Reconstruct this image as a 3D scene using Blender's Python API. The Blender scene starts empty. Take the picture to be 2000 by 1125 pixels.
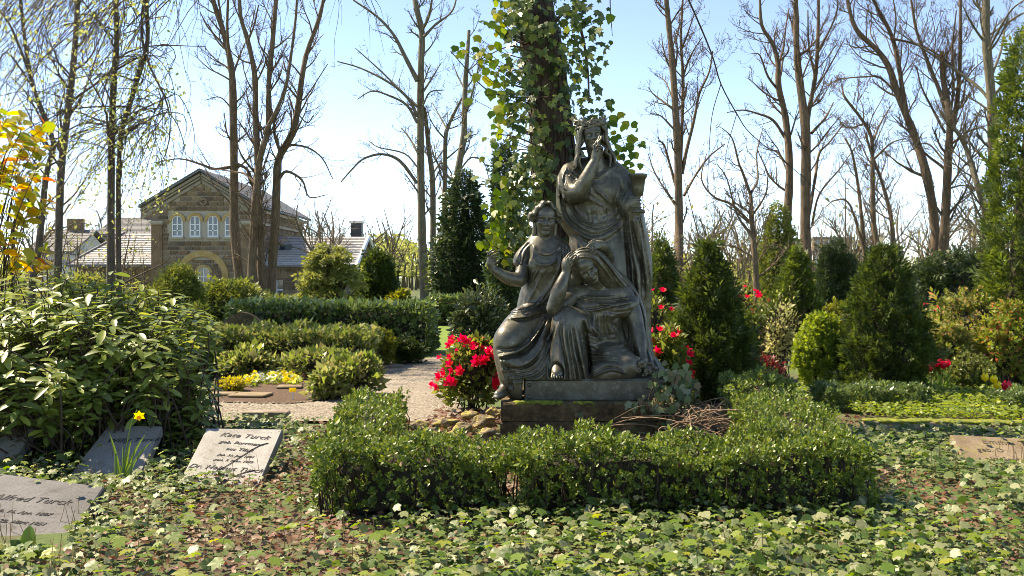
import bpy, math, random
import numpy as np
from mathutils import Vector, Matrix, noise as mnoise

# ------------------------------------------------------------------ camera, sky, sun, exposure
F, HZ, H = 1900.0, 540.0, 1.35          # focal length in photo pixels, horizon row, eye height
SC = bpy.context.scene
COL = SC.collection
cam = bpy.data.cameras.new('camera'); camo = bpy.data.objects.new('camera', cam); COL.objects.link(camo)
camo.location = (0, 0, H); camo.rotation_euler = (math.radians(90), 0, 0)
cam.sensor_width = 36.0; cam.lens = 36.0 * F / 2000.0
cam.shift_y = -(562.5 - HZ) / 2000.0
cam.clip_start = 0.05; cam.clip_end = 3000
SC.camera = camo
SUN_EL, SUN_AZ = math.radians(50), math.radians(-64)      # azimuth from +Y (view direction), negative = to the left
wd = bpy.data.worlds.new('World'); SC.world = wd; wd.use_nodes = True
nt = wd.node_tree; bg = nt.nodes['Background']
sky = nt.nodes.new('ShaderNodeTexSky'); sky.sky_type = 'NISHITA'; sky.sun_disc = False
sky.sun_elevation = SUN_EL; sky.sun_rotation = SUN_AZ
sky.air_density = 0.6; sky.dust_density = 0.0; sky.ozone_density = 2.0; sky.altitude = 900
nt.links.new(sky.outputs[0], bg.inputs[0]); bg.inputs[1].default_value = 0.14
sl = bpy.data.lights.new('sun', 'SUN'); sl.energy = 4.4; sl.angle = math.radians(0.6); sl.color = (1, .93, .80)
so = bpy.data.objects.new('sun', sl); COL.objects.link(so)
sdir = Vector((math.sin(SUN_AZ) * math.cos(SUN_EL), math.cos(SUN_AZ) * math.cos(SUN_EL), math.sin(SUN_EL)))
so.rotation_euler = sdir.to_track_quat('Z', 'Y').to_euler(); so.location = sdir * 60
SC.view_settings.view_transform = 'Standard'; SC.view_settings.look = 'None'
SC.view_settings.exposure = 1.5; SC.view_settings.use_white_balance = True; SC.view_settings.white_balance_temperature = 7800; SC.view_settings.white_balance_tint = 12; SC.view_settings.gamma = 1.0; SC.view_settings.use_curve_mapping = False
SC.cycles.use_denoising = True; SC.cycles.pixel_filter_type = 'GAUSSIAN'; SC.cycles.filter_width = 1.0
SC.cycles.max_bounces = 8; SC.cycles.transparent_max_bounces = 8
SC.cycles.sample_clamp_indirect = 6.0

R_ = np.random.RandomState
def P(px, py, Y):                        # a point of the place: photo column, photo row, metres ahead
    return Vector(((px - 1000) / F * Y, Y, H - (py - HZ) / F * Y))
def G(px, py, z=0.0):                    # the ground point seen at a photo position
    Y = (H - z) * F / (py - HZ)
    return Vector(((px - 1000) / F * Y, Y, z))
def lerp(a, b, t): return a + (b - a) * t

# ------------------------------------------------------------------ object helpers
def tag(o, label=None, cat=None, group=None, kind=None):
    if label: o['label'] = label
    if cat: o['category'] = cat
    if group: o['group'] = group
    if kind: o['kind'] = kind
    return o
def empty(name, loc=(0, 0, 0), rz=0.0):
    o = bpy.data.objects.new(name, None); COL.objects.link(o)
    o.location = loc; o.rotation_euler[2] = rz; o.empty_display_size = .1
    return o
def put(name, me, mat=None, parent=None, kind=None, smooth=False):
    o = bpy.data.objects.new(name, me); COL.objects.link(o)
    if mat is not None:
        for m in (mat if isinstance(mat, (list, tuple)) else [mat]): me.materials.append(m)
    if parent is not None:
        o.parent = parent
        if parent.parent is None: o.matrix_parent_inverse = inv(parent)
    if kind: o['kind'] = kind
    if smooth: me.polygons.foreach_set('use_smooth', np.ones(len(me.polygons), bool))
    return o
def inv(parent):
    return Matrix.LocRotScale(parent.location, parent.rotation_euler, None).inverted()
def mesh_np(name, V, Fc, mi=None, smooth=True):
    """V (n,3) ; Fc (m,k) one polygon size, or a list of such arrays"""
    if not isinstance(Fc, list): Fc = [Fc]
    Fc = [np.asarray(f, np.int32) for f in Fc if len(f)]
    me = bpy.data.meshes.new(name)
    V = np.asarray(V, np.float32)
    me.vertices.add(len(V)); me.vertices.foreach_set('co', V.ravel())
    nl = sum(f.size for f in Fc); npoly = sum(len(f) for f in Fc)
    me.loops.add(nl); me.polygons.add(npoly)
    me.loops.foreach_set('vertex_index', np.concatenate([f.ravel() for f in Fc]))
    tot = np.concatenate([np.full(len(f), f.shape[1], np.int32) for f in Fc])
    st = np.concatenate([[0], np.cumsum(tot)[:-1]]).astype(np.int32)
    me.polygons.foreach_set('loop_start', st); me.polygons.foreach_set('loop_total', tot)
    if mi is not None: me.polygons.foreach_set('material_index', np.asarray(mi, np.int32))
    me.update(calc_edges=True)
    me.polygons.foreach_set('use_smooth', np.full(npoly, bool(smooth)))
    return me
class MB:                                # mesh builder: boxes, prisms, tubes
    def __init__(s): s.V = []; s.F = {}; s.n = 0
    def add(s, V, Fs):
        for f in Fs: s.F.setdefault(len(f), []).append([i + s.n for i in f])
        s.V.extend([tuple(v) for v in V]); s.n += len(V)
    def box(s, c, d, rot=None, bev=0.0):
        hx, hy, hz = d[0] / 2, d[1] / 2, d[2] / 2
        if bev <= 0:
            V = [Vector((x * hx, y * hy, z * hz)) for z in (-1, 1) for y in (-1, 1) for x in (-1, 1)]
            Fs = [(0, 2, 3, 1), (4, 5, 7, 6), (0, 1, 5, 4), (2, 6, 7, 3), (0, 4, 6, 2), (1, 3, 7, 5)]
        else:                            # chamfered box
            b = min(bev, hx * .9, hy * .9, hz * .9); V = []; idx = {}
            for sx in (-1, 1):
                for sy in (-1, 1):
                    for sz in (-1, 1):
                        for ax in range(3):
                            q = [sx * (hx - b), sy * (hy - b), sz * (hz - b)]
                            q[ax] = (sx * hx, sy * hy, sz * hz)[ax]
                            idx[(sx, sy, sz, ax)] = len(V); V.append(Vector(q))
            Fs = []
            I = lambda sx, sy, sz, a: idx[(sx, sy, sz, a)]
            for q in (-1, 1):
                Fs.append([I(q, a, b_, 0) for a, b_ in ((-1, -1), (1, -1), (1, 1), (-1, 1))][::q])
                Fs.append([I(a, q, b_, 1) for a, b_ in ((-1, -1), (1, -1), (1, 1), (-1, 1))][::-q])
                Fs.append([I(a, b_, q, 2) for a, b_ in ((-1, -1), (1, -1), (1, 1), (-1, 1))][::q])
            for a in (-1, 1):
                for c2 in (-1, 1):
                    Fs.append([I(-1, a, c2, 1), I(1, a, c2, 1), I(1, a, c2, 2), I(-1, a, c2, 2)][::(1 if a * c2 < 0 else -1) * -1])
                    Fs.append([I(a, -1, c2, 0), I(a, 1, c2, 0), I(a, 1, c2, 2), I(a, -1, c2, 2)][::(1 if a * c2 > 0 else -1) * -1])
                    Fs.append([I(a, c2, -1, 0), I(a, c2, 1, 0), I(a, c2, 1, 1), I(a, c2, -1, 1)][::(1 if a * c2 < 0 else -1) * -1])
                    for e in (-1, 1):
                        Fs.append([I(a, c2, e, 0), I(a, c2, e, 1), I(a, c2, e, 2)][::a * c2 * e])
        if rot is not None: V = [rot @ v for v in V]
        s.add([v + Vector(c) for v in V], Fs); return s
    def prism(s, pts, axis_vec):         # planar outline (3D points) swept along axis_vec
        n = len(pts); a = Vector(axis_vec)
        V = [Vector(p) for p in pts] + [Vector(p) + a for p in pts]
        Fs = [list(range(n))[::-1], list(range(n, 2 * n))] + [[i, (i + 1) % n, n + (i + 1) % n, n + i] for i in range(n)]
        s.add(V, Fs); return s
    def tube(s, pts, rad, sides=8, cap=True):
        V, Q = tube_np(np.array([tuple(p) for p in pts], float), np.broadcast_to(np.asarray(rad, float), (len(pts),)), sides)
        Fs = [list(q) for q in Q]
        if cap:
            Fs.append(list(range(sides))[::-1]); m = (len(pts) - 1) * sides; Fs.append(list(range(m, m + sides)))
        s.add(V, Fs); return s
    def lathe(s, prof, c, sides=20, rot=None):
        V = []; Fs = []; n = len(prof)
        for i, (r, z) in enumerate(prof):
            for k in range(sides):
                a = 2 * math.pi * k / sides
                v = Vector((r * math.cos(a), r * math.sin(a), z))
                V.append((rot @ v if rot is not None else v) + Vector(c))
        for i in range(n - 1):
            for k in range(sides):
                k2 = (k + 1) % sides
                Fs.append((i * sides + k, i * sides + k2, (i + 1) * sides + k2, (i + 1) * sides + k))
        Fs.append(list(range(sides))[::-1]); Fs.append(list(range((n - 1) * sides, n * sides)))
        s.add(V, Fs); return s
    def mesh(s, name, smooth=False):
        return mesh_np(name, np.array(s.V), [np.array(s.F[k]) for k in sorted(s.F)], smooth=smooth)
    def build(s, name, mat, parent=None, kind=None, smooth=False):
        return put(name, s.mesh(name, smooth), mat, parent, kind)
def tube_np(p, r, sides):
    n = len(p); t = np.gradient(p, axis=0); t /= np.linalg.norm(t, axis=1, keepdims=True) + 1e-9
    ref = np.array([0, 0, 1.]) if abs(t[0, 2]) < .9 else np.array([1., 0, 0])
    u = np.zeros_like(p); w = np.zeros_like(p); a = np.cross(t[0], ref)
    for i in range(n):
        a = a - t[i] * np.dot(a, t[i]); l = np.linalg.norm(a)
        if l < 1e-6: a = np.cross(t[i], ref); l = np.linalg.norm(a) + 1e-9
        a = a / l; u[i] = a; w[i] = np.cross(t[i], a)
    an = np.arange(sides) * 2 * np.pi / sides
    V = p[:, None] + r[:, None, None] * (np.cos(an)[None, :, None] * u[:, None] + np.sin(an)[None, :, None] * w[:, None])
    i = np.arange(n - 1)[:, None] * sides; k = np.arange(sides)[None]; k2 = (k + 1) % sides
    Q = np.stack([i + k, i + k2, i + sides + k2, i + sides + k], -1).reshape(-1, 4)
    return V.reshape(-1, 3), Q
def tubes_mesh(name, tl, mi=None):       # tl: list of (pts, radii, sides)
    VV = []; QQ = []; n = 0
    for p, r, s in tl:
        V, Q = tube_np(np.asarray(p, float), np.asarray(r, float), s); VV.append(V); QQ.append(Q + n); n += len(V)
    return mesh_np(name, np.concatenate(VV), np.concatenate(QQ))
def catmull(pts, m=6):
    p = np.array([tuple(q) for q in pts], float)
    if len(p) < 3: 
        t = np.linspace(0, 1, m + 1)[:, None]; return p[:1] + (p[1:] - p[:1]) * t
    q = np.vstack([2 * p[0] - p[1], p, 2 * p[-1] - p[-2]]); out = []
    for i in range(1, len(q) - 2):
        t = np.linspace(0, 1, m, endpoint=False)[:, None]
        a, b, c, d = q[i - 1], q[i], q[i + 1], q[i + 2]
        out.append(.5 * (2 * b + (c - a) * t + (2 * a - 5 * b + 4 * c - d) * t * t + (3 * b - a - 3 * c + d) * t ** 3))
    out.append(p[-1:]); return np.concatenate(out)
def nrm(v): return v / (np.linalg.norm(v, axis=-1, keepdims=True) + 1e-9)
def leaves_mesh(name, T, TF, pos, axis, up, size, wid=None, mi=None):
    """copies of a leaf template: T (k,3) with x across, y along, z up out of the blade; TF list of faces (same length)"""
    pos = np.asarray(pos, np.float32); axis = nrm(np.asarray(axis, np.float32)); up = np.asarray(up, np.float32)
    x = nrm(np.cross(axis, up)); z = np.cross(x, axis)
    N = len(pos); size = np.broadcast_to(np.asarray(size, np.float32), (N,))
    wid = size if wid is None else size * wid
    T = np.asarray(T, np.float32)
    V = pos[:, None] + (T[None, :, 0:1] * wid[:, None, None]) * x[:, None] + (T[None, :, 1:2] * size[:, None, None]) * axis[:, None] + (T[None, :, 2:3] * size[:, None, None]) * z[:, None]
    k = len(T); out = []; mis = []
    by = {}
    for f in TF: by.setdefault(len(f), []).append(f)
    for n, fs in by.items():
        f = np.array(fs)[None] + (np.arange(N) * k)[:, None, None]
        out.append(f.reshape(-1, n))
        if mi is not None: mis.append(np.repeat(np.asarray(mi), len(fs)))
    return mesh_np(name, V.reshape(-1, 3), out, np.concatenate(mis) if mi is not None else None)

# ------------------------------------------------------------------ materials
def new_mat(name):
    m = bpy.data.materials.new(name); m.use_nodes = True; n = m.node_tree
    return m, n, n.nodes['Principled BSDF']
def ramp(n, cols, pos=None):
    r = n.nodes.new('ShaderNodeValToRGB'); e = r.color_ramp.elements
    k = len(cols); pos = pos or [i / (k - 1) for i in range(k)]
    while len(e) < k: e.new(.5)
    for i in range(k): e[i].position = pos[i]; e[i].color = (*cols[i], 1)
    return r
def noise_tex(n, scale, detail=4, rough=.55, coord='Object', dist=0.0):
    tc = n.nodes.new('ShaderNodeTexCoord'); t = n.nodes.new('ShaderNodeTexNoise')
    t.inputs['Scale'].default_value = scale; t.inputs['Detail'].default_value = detail; t.inputs['Roughness'].default_value = rough
    t.inputs['Distortion'].default_value = dist
    n.links.new(tc.outputs[coord], t.inputs['Vector']); return t
def bump(n, b, src, strength, dist=.01):
    u = n.nodes.new('ShaderNodeBump'); u.inputs['Strength'].default_value = strength; u.inputs['Distance'].default_value = dist
    n.links.new(src, u.inputs['Height']); n.links.new(u.outputs[0], b.inputs['Normal']); return u
def mat_noise(name, cols, scale=6, rough=.8, metal=0, bstr=.3, bdist=.01, bscale=None, detail=6, spec=.4, pos=None, dist=0.0, coord='Object'):
    m, n, b = new_mat(name)
    t = noise_tex(n, scale, detail, .6, coord, dist); r = ramp(n, cols, pos or [.3 + .4 * i / (len(cols) - 1) for i in range(len(cols))])
    n.links.new(t.outputs[0], r.inputs[0]); n.links.new(r.outputs[0], b.inputs['Base Color'])
    b.inputs['Roughness'].default_value = rough; b.inputs['Metallic'].default_value = metal
    b.inputs['Specular IOR Level'].default_value = spec
    if bstr:
        t2 = noise_tex(n, bscale or scale * 4, 5, .6, coord); bump(n, b, t2.outputs[0], bstr, bdist)
    return m
def mat_leaf(name, cols, trans=.4, rough=.45, spec=.5, pos=None, tcol=None, isl=True, sat=None):
    """foliage: every leaf its own tint (random per island), part of the light passes through the blade"""
    m, n, b = new_mat(name); out = n.nodes['Material Output']
    g = n.nodes.new('ShaderNodeNewGeometry'); oi = n.nodes.new('ShaderNodeObjectInfo')
    r = ramp(n, cols, pos)
    n.links.new(g.outputs['Random Per Island'] if isl else oi.outputs['Random'], r.inputs[0])
    n.links.new(r.outputs[0], b.inputs['Base Color'])
    b.inputs['Roughness'].default_value = rough; b.inputs['Specular IOR Level'].default_value = spec
    t = n.nodes.new('ShaderNodeBsdfTranslucent'); mx = n.nodes.new('ShaderNodeMixShader'); mx.inputs[0].default_value = trans
    hs = n.nodes.new('ShaderNodeHueSaturation'); hs.inputs['Hue'].default_value = .485; hs.inputs['Saturation'].default_value = 1.1; hs.inputs['Value'].default_value = 1.7
    n.links.new(r.outputs[0], hs.inputs['Color']); n.links.new(hs.outputs[0], t.inputs['Color'])
    n.links.new(b.outputs[0], mx.inputs[1]); n.links.new(t.outputs[0], mx.inputs[2]); n.links.new(mx.outputs[0], out.inputs['Surface'])
    return m
# ------------------------------------------------------------------ sculpting with distance fields
class Sdf:
    """a grid of distances; shapes are melted together and the zero surface becomes one continuous mesh"""
    def __init__(s, lo, hi, vox):
        s.lo = np.array(lo, float); s.vx = vox
        s.n = np.ceil((np.array(hi) - s.lo) / vox).astype(int) + 1
        s.f = np.full(s.n, 1.0, np.float32)
        s.ax = [s.lo[i] + np.arange(s.n[i]) * vox for i in range(3)]
    def win(s, lo, hi, m):
        a = np.clip(np.floor((np.array(lo) - m - s.lo) / s.vx).astype(int), 0, s.n)
        b = np.clip(np.ceil((np.array(hi) + m - s.lo) / s.vx).astype(int) + 1, 0, s.n)
        if np.any(b <= a): return None, None
        sl = tuple(slice(a[i], b[i]) for i in range(3))
        g = (s.ax[0][sl[0]].astype(np.float32)[:, None, None], s.ax[1][sl[1]].astype(np.float32)[None, :, None], s.ax[2][sl[2]].astype(np.float32)[None, None, :])
        return sl, g
    def mix(s, sl, d, k, sub=False):
        a = s.f[sl]
        if sub:
            h = np.clip(.5 - .5 * (a + d) / k, 0, 1); s.f[sl] = a * (1 - h) + (-d) * h + k * h * (1 - h)
        else:
            h = np.clip(.5 + .5 * (a - d) / k, 0, 1); s.f[sl] = a * (1 - h) + d * h - k * h * (1 - h)
    def cone(s, a, b, ra, rb, k=.02, sub=False, flat=None):
        """tapered capsule; flat=(dir, f) squeezes it along dir by f"""
        a = np.array(a, float); b = np.array(b, float); m = max(ra, rb)
        sl, g = s.win(np.minimum(a, b) - m, np.maximum(a, b) + m, k + s.vx * 3)
        if sl is None: return s
        ba = b - a; L2 = float(ba @ ba) + 1e-9
        px, py, pz = g[0] - a[0], g[1] - a[1], g[2] - a[2]
        t = np.clip((px * ba[0] + py * ba[1] + pz * ba[2]) / L2, 0, 1)
        dx, dy, dz = px - t * ba[0], py - t * ba[1], pz - t * ba[2]
        if flat is not None:
            u = np.array(flat[0], float); u /= np.linalg.norm(u); f = flat[1]
            q = (dx * u[0] + dy * u[1] + dz * u[2]) * (1 / f - 1)
            dx, dy, dz = dx + q * u[0], dy + q * u[1], dz + q * u[2]
            d = (np.sqrt(dx * dx + dy * dy + dz * dz) - (ra + t * (rb - ra))) * min(1, f * 1.3)
        else: d = np.sqrt(dx * dx + dy * dy + dz * dz) - (ra + t * (rb - ra))
        s.mix(sl, d.astype(np.float32), k, sub); return s
    def chain(s, pts, rs, k=.02, sub=False, m=4, flat=None):
        n = len(pts); rs = np.broadcast_to(np.asarray(rs, float), (n,))
        q = catmull([tuple(p) + (r,) for p, r in zip([tuple(p) for p in pts], rs)], m) if n > 2 else np.array([tuple(p) + (r,) for p, r in zip([tuple(p) for p in pts], rs)])
        for i in range(len(q) - 1): s.cone(q[i, :3], q[i + 1, :3], max(q[i, 3], .001), max(q[i + 1, 3], .001), k, sub, flat)
        return s
    def ell(s, c, r, k=.02, rot=None, sub=False):
        c = np.array(c, float); r = np.array(r, float); m = r.max()
        sl, g = s.win(c - m, c + m, k + s.vx * 3)
        if sl is None: return s
        px, py, pz = g[0] - c[0], g[1] - c[1], g[2] - c[2]
        if rot is not None:
            M = np.array(rot).T
            px, py, pz = [M[i][0] * px + M[i][1] * py + M[i][2] * pz for i in range(3)]
        q = np.sqrt((px / r[0]) ** 2 + (py / r[1]) ** 2 + (pz / r[2]) ** 2)
        q2 = np.sqrt((px / r[0] ** 2) ** 2 + (py / r[1] ** 2) ** 2 + (pz / r[2] ** 2) ** 2) + 1e-6
        d = q * (q - 1) / q2
        s.mix(sl, d.astype(np.float32), k, sub); return s
    def hit(s, px, py, Y0=7.6, Y1=9.4):
        """where the sight line of a photo position first meets the surface"""
        Y = np.arange(Y0, Y1, s.vx * .5); p = np.stack([(px - 1000) / F * Y, Y, H - (py - HZ) / F * Y], 1)
        i = np.round((p - s.lo) / s.vx).astype(int); ok = np.all((i >= 0) & (i < s.n), 1)
        v = np.full(len(Y), 1.0); v[ok] = s.f[i[ok, 0], i[ok, 1], i[ok, 2]]
        w = np.where(v < 0)[0]
        j = w[0] if len(w) else int(np.argmin(v))
        return p[j]
    def relief(s, R):
        """carve a relief (heights over photo positions) into the surface"""
        for w in (2, 1, 1):
            for ax in (0, 1): R.h = sum(np.roll(R.h, k, ax) for k in range(-w, w + 1)) / (2 * w + 1)
        R.h *= 1.75
        m = np.argwhere(np.abs(s.f) < .075); q = m * s.vx + s.lo
        px = 1000 + q[:, 0] / q[:, 1] * F; py = HZ + (H - q[:, 2]) / q[:, 1] * F
        s.f[tuple(m.T)] -= R.at(px, py).astype(np.float32) * (8.4 / F)
        return s
    def floor(s, z, x0=-9, x1=9):
        a = (s.ax[0] >= x0) & (s.ax[0] <= x1); w = s.f[a]
        s.f[a] = np.maximum(w, (z - s.ax[2]).astype(np.float32)[None, None, :]); return s
    def mesh(s, name, relax=1, thin=.5):
        f = s.f; n = f.shape
        ins = f < 0
        c = np.zeros((n[0] - 1, n[1] - 1, n[2] - 1), np.int8)
        for i in (0, 1):
            for j in (0, 1):
                for k in (0, 1): c += ins[i:n[0] - 1 + i, j:n[1] - 1 + j, k:n[2] - 1 + k]
        act = (c > 0) & (c < 8); ids = np.full(act.shape, -1, np.int32)
        I = np.argwhere(act); ids[tuple(I.T)] = np.arange(len(I))
        acc = np.zeros((len(I), 3)); cnt = np.zeros(len(I))
        cor = [(0, 0, 0), (1, 0, 0), (0, 1, 0), (1, 1, 0), (0, 0, 1), (1, 0, 1), (0, 1, 1), (1, 1, 1)]
        val = np.stack([f[I[:, 0] + a, I[:, 1] + b, I[:, 2] + d] for a, b, d in cor], 1)
        for a in range(8):
            for b in range(a + 1, 8):
                df = np.abs(np.array(cor[a]) - np.array(cor[b]))
                if df.sum() != 1: continue
                va, vb = val[:, a], val[:, b]; w = (va < 0) != (vb < 0)
                t = np.where(w, va / np.where(w, va - vb, 1), 0)[:, None]
                pt = np.array(cor[a]) + (np.array(cor[b]) - np.array(cor[a])) * t
                acc += pt * w[:, None]; cnt += w
        V = (I + acc / cnt[:, None]) * s.vx + s.lo
        Q = []
        for ax in range(3):
            a0 = np.moveaxis(ins, ax, 0); d = a0[:-1] != a0[1:]
            u, v = [x for x in range(3) if x != ax]
            E = np.argwhere(d)
            E = E[(E[:, 1] > 0) & (E[:, 2] > 0) & (E[:, 1] < a0.shape[1] - 1) & (E[:, 2] < a0.shape[2] - 1)]
            fl = a0[E[:, 0], E[:, 1], E[:, 2]]
            def idx(du, dv):
                q = np.zeros((len(E), 3), int); q[:, ax] = E[:, 0]; q[:, u] = E[:, 1] - du; q[:, v] = E[:, 2] - dv
                return ids[q[:, 0], q[:, 1], q[:, 2]]
            q = np.stack([idx(1, 1), idx(0, 1), idx(0, 0), idx(1, 0)], 1)
            flip = fl if ax != 1 else ~fl
            q[~flip] = q[~flip][:, ::-1]; Q.append(q)
        Q = np.concatenate(Q); Q = Q[(Q >= 0).all(1)]
        for _ in range(relax):
            a = Q.ravel(); b = np.roll(Q, -1, 1).ravel(); C = np.bincount(a, minlength=len(V))
            S = np.stack([np.bincount(a, V[b, c], len(V)) for c in range(3)], 1)
            V = V * .5 + .5 * S / np.maximum(C, 1)[:, None]
        me = mesh_np(name, V, Q)
        if thin < 1:                     # fewer faces where the surface is calm
            o = bpy.data.objects.new('tmp', me); COL.objects.link(o); d = o.modifiers.new('d', 'DECIMATE'); d.ratio = thin
            m2 = bpy.data.meshes.new_from_object(o.evaluated_get(bpy.context.evaluated_depsgraph_get())); bpy.data.objects.remove(o); bpy.data.meshes.remove(me); m2.name = name
            m2.polygons.foreach_set('use_smooth', np.ones(len(m2.polygons), bool)); return m2
        return me
class Relief:
    """cloth folds as a height map (photo pixels)"""
    def __init__(s, x0, y0, x1, y1):
        s.x0, s.y0, s.k = x0, y0, 2.0; s.h = np.zeros((int((y1 - y0) * 2) + 2, int((x1 - x0) * 2) + 2))
    def at(s, px, py):
        u = np.clip((px - s.x0) * s.k, 0, s.h.shape[1] - 1.01); v = np.clip((py - s.y0) * s.k, 0, s.h.shape[0] - 1.01)
        i = u.astype(int); j = v.astype(int); a = u - i; b = v - j
        return s.h[j, i] * (1 - a) * (1 - b) + s.h[j, i + 1] * a * (1 - b) + s.h[j + 1, i] * (1 - a) * b + s.h[j + 1, i + 1] * a * b
    def line(s, pts, w, a, p=1.6, ends=True):
        """a single ridge (a>0) or groove (a<0) of half width w and height a"""
        q = catmull(pts, 8); q = (q - (s.x0, s.y0)) * s.k; W = w * s.k
        lo = np.maximum(np.floor(q.min(0) - W).astype(int), 0); hi = np.ceil(q.max(0) + W).astype(int) + 1
        hi = np.minimum(hi, (s.h.shape[1], s.h.shape[0]))
        if np.any(hi <= lo): return s
        X, Y = np.meshgrid(np.arange(lo[0], hi[0]), np.arange(lo[1], hi[1])); D = np.full(X.shape, 1e9); T = np.zeros(X.shape)
        for i in range(len(q) - 1):
            d = q[i + 1] - q[i]; t = np.clip(((X - q[i, 0]) * d[0] + (Y - q[i, 1]) * d[1]) / (d @ d + 1e-9), 0, 1)
            e = (X - q[i, 0] - t * d[0]) ** 2 + (Y - q[i, 1] - t * d[1]) ** 2; m = e < D
            D[m] = e[m]; T[m] = ((i + t) / (len(q) - 1))[m]
        tp = np.clip(np.sin(T * math.pi * .94 + .12), 0, 1) ** .6 if ends else 1
        s.h[lo[1]:hi[1], lo[0]:hi[0]] += a * np.clip(1 - np.sqrt(D) / W, 0, 1) ** p * tp
        return s
    def family(s, A, B, n, a, seed=0, wob=.35, soft=.5, ends=(.1, .1)):
        """n folds running along the lines A..B: rounded crests, sharp valleys"""
        rg = R_(seed); i = np.linspace(0, 1, 260)
        def res(C):
            C = catmull(C, 8); L = np.concatenate([[0], np.cumsum(np.linalg.norm(np.diff(C, axis=0), axis=1))]); L /= L[-1]
            return np.stack([np.interp(i, L, C[:, c]) for c in (0, 1)], 1)
        A = res(A); B = res(B); t = np.linspace(0, 1, 320)
        X = A[:, None, 0] + (B - A)[:, None, 0] * t; Y = A[:, None, 1] + (B - A)[:, None, 1] * t
        S, T = np.meshgrid(i, t, indexing='ij')
        ph = rg.rand(4) * 6.28
        u = (T + .10 * np.sin(T * 7.5 + ph[3]) * np.minimum(1, 4 * T * (1 - T)) * 1.2) * n + wob * (np.sin(S * 3.1 + ph[0] + T * 4) * .6 + np.sin(S * 6.5 + ph[1] - T * 7) * .3) + .25 * np.sin(T * 5 + ph[2])
        cell = np.floor(u); fr = u - cell
        am = .35 + 1.5 * np.abs(np.sin(cell * 12.9898 + ph[3]) * 43758.5453 % 1)
        hgt = (np.sin(fr * math.pi) ** soft) * 2 - 1.1
        fall = np.clip(S / ends[0], 0, 1) * np.clip((1 - S) / ends[1], 0, 1) if ends else 1
        fall = fall * np.clip(T / .08, 0, 1) * np.clip((1 - T) / .08, 0, 1)
        hv = a * am * hgt * fall * (.75 + .25 * np.sin(S * 7 + cell * 2))
        ix = np.round((X - s.x0) * s.k).astype(int); iy = np.round((Y - s.y0) * s.k).astype(int)
        ok = (ix >= 0) & (iy >= 0) & (ix < s.h.shape[1]) & (iy < s.h.shape[0])
        fl = iy[ok] * s.h.shape[1] + ix[ok]; N = s.h.size
        c = np.bincount(fl, minlength=N); w = np.bincount(fl, hv[ok], N)
        s.h += (w / np.maximum(c, 1)).reshape(s.h.shape)
        return s
# ------------------------------------------------------------------ leaf shapes and bush builders
OVAL_T = [(0, 0, 0), (-.3, .42, .07), (0, 1, -.04), (.3, .42, .07), (0, .45, 0)]; OVAL_F = [(0, 4, 2, 1), (0, 3, 2, 4)]
def long_leaf(w=.17, bend=-.22, fold=.05):
    T = [(0, 0, 0)]; F_ = []
    for i, (y, a) in enumerate(((.12, .45), (.38, .95), (.65, 1), (.88, .6))):
        z = bend * y * y; T += [(-w * a, y, z + fold * a), (0, y, z), (w * a, y, z + fold * a)]
    T.append((0, 1, bend)); F_ += [(0, 2, 1), (0, 3, 2)]
    for i in range(3):
        b = 1 + 3 * i; F_ += [(b, b + 1, b + 4, b + 3), (b + 1, b + 2, b + 5, b + 4)]
    F_ += [(10, 11, 13), (11, 12, 13)]; return T, F_
RHODO_T, RHODO_F = long_leaf()
def star_leaf(lobes, depth=.5, cup=.08, base=.12):
    """a lobed leaf (ivy, maple): lobes = list of (angle in degrees from the tip, length)"""
    T = [(0, .32, 0)]; out = [(0, 0, 0)]
    L = sorted(lobes)
    for i, (a, l) in enumerate(L):
        r = math.radians(a); out.append((math.sin(r) * l, .32 + math.cos(r) * l, -cup * l))
        if i < len(L) - 1:
            r2 = math.radians((a + L[i + 1][0]) / 2); l2 = depth * (l + L[i + 1][1]) / 2; out.append((math.sin(r2) * l2, .32 + math.cos(r2) * l2, cup * .3))
    T += out; n = len(out); return T, [(0, 1 + i, 1 + (i + 1) % n)[::-1] for i in range(n)]
IVY_T, IVY_F = star_leaf([(-128, .46), (-62, .56), (0, .74), (62, .56), (128, .46)], .62)
MAPLE_T, MAPLE_F = star_leaf([(-150, .3), (-108, .5), (-56, .62), (0, .72), (56, .62), (108, .5), (150, .3)], .64, .16)
def merge_t(parts):
    T = []; F_ = []
    for t, f in parts:
        n = len(T); T += list(t); F_ += [tuple(i + n for i in q) for q in f]
    return T, F_
def xf(T, rot, off=(0, 0, 0), sc=1.0): return [tuple(rot @ Vector(p) * sc + Vector(off)) for p in T]
def sprig(n=7, tilt=.75, sc=.62, seed=0, base=(OVAL_T, OVAL_F), stem=.5):
    """leaves standing round a short shoot that points along +y"""
    rg = R_(seed); parts = []
    for i in range(n):
        a = i * 2.4 + rg.uniform(-.3, .3); h = stem * i / n; q = tilt * (1.1 - .6 * i / n)
        parts.append((xf(base[0], Matrix.Rotation(a, 3, 'Y') @ Matrix.Rotation(q, 3, 'X'), (0, h, 0), sc * (1 - .3 * i / n)), base[1]))
    return merge_t(parts)
SMALL = ([(0, 0, 0), (-.26, .5, .04), (0, 1, 0), (.26, .5, .04)], [(0, 3, 2, 1)])
BOX_T, BOX_F = sprig(7, .9, .52, 1, SMALL, .55)
SHOOT_T, SHOOT_F = sprig(9, 1.0, .55, 2, SMALL, .6)
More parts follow.
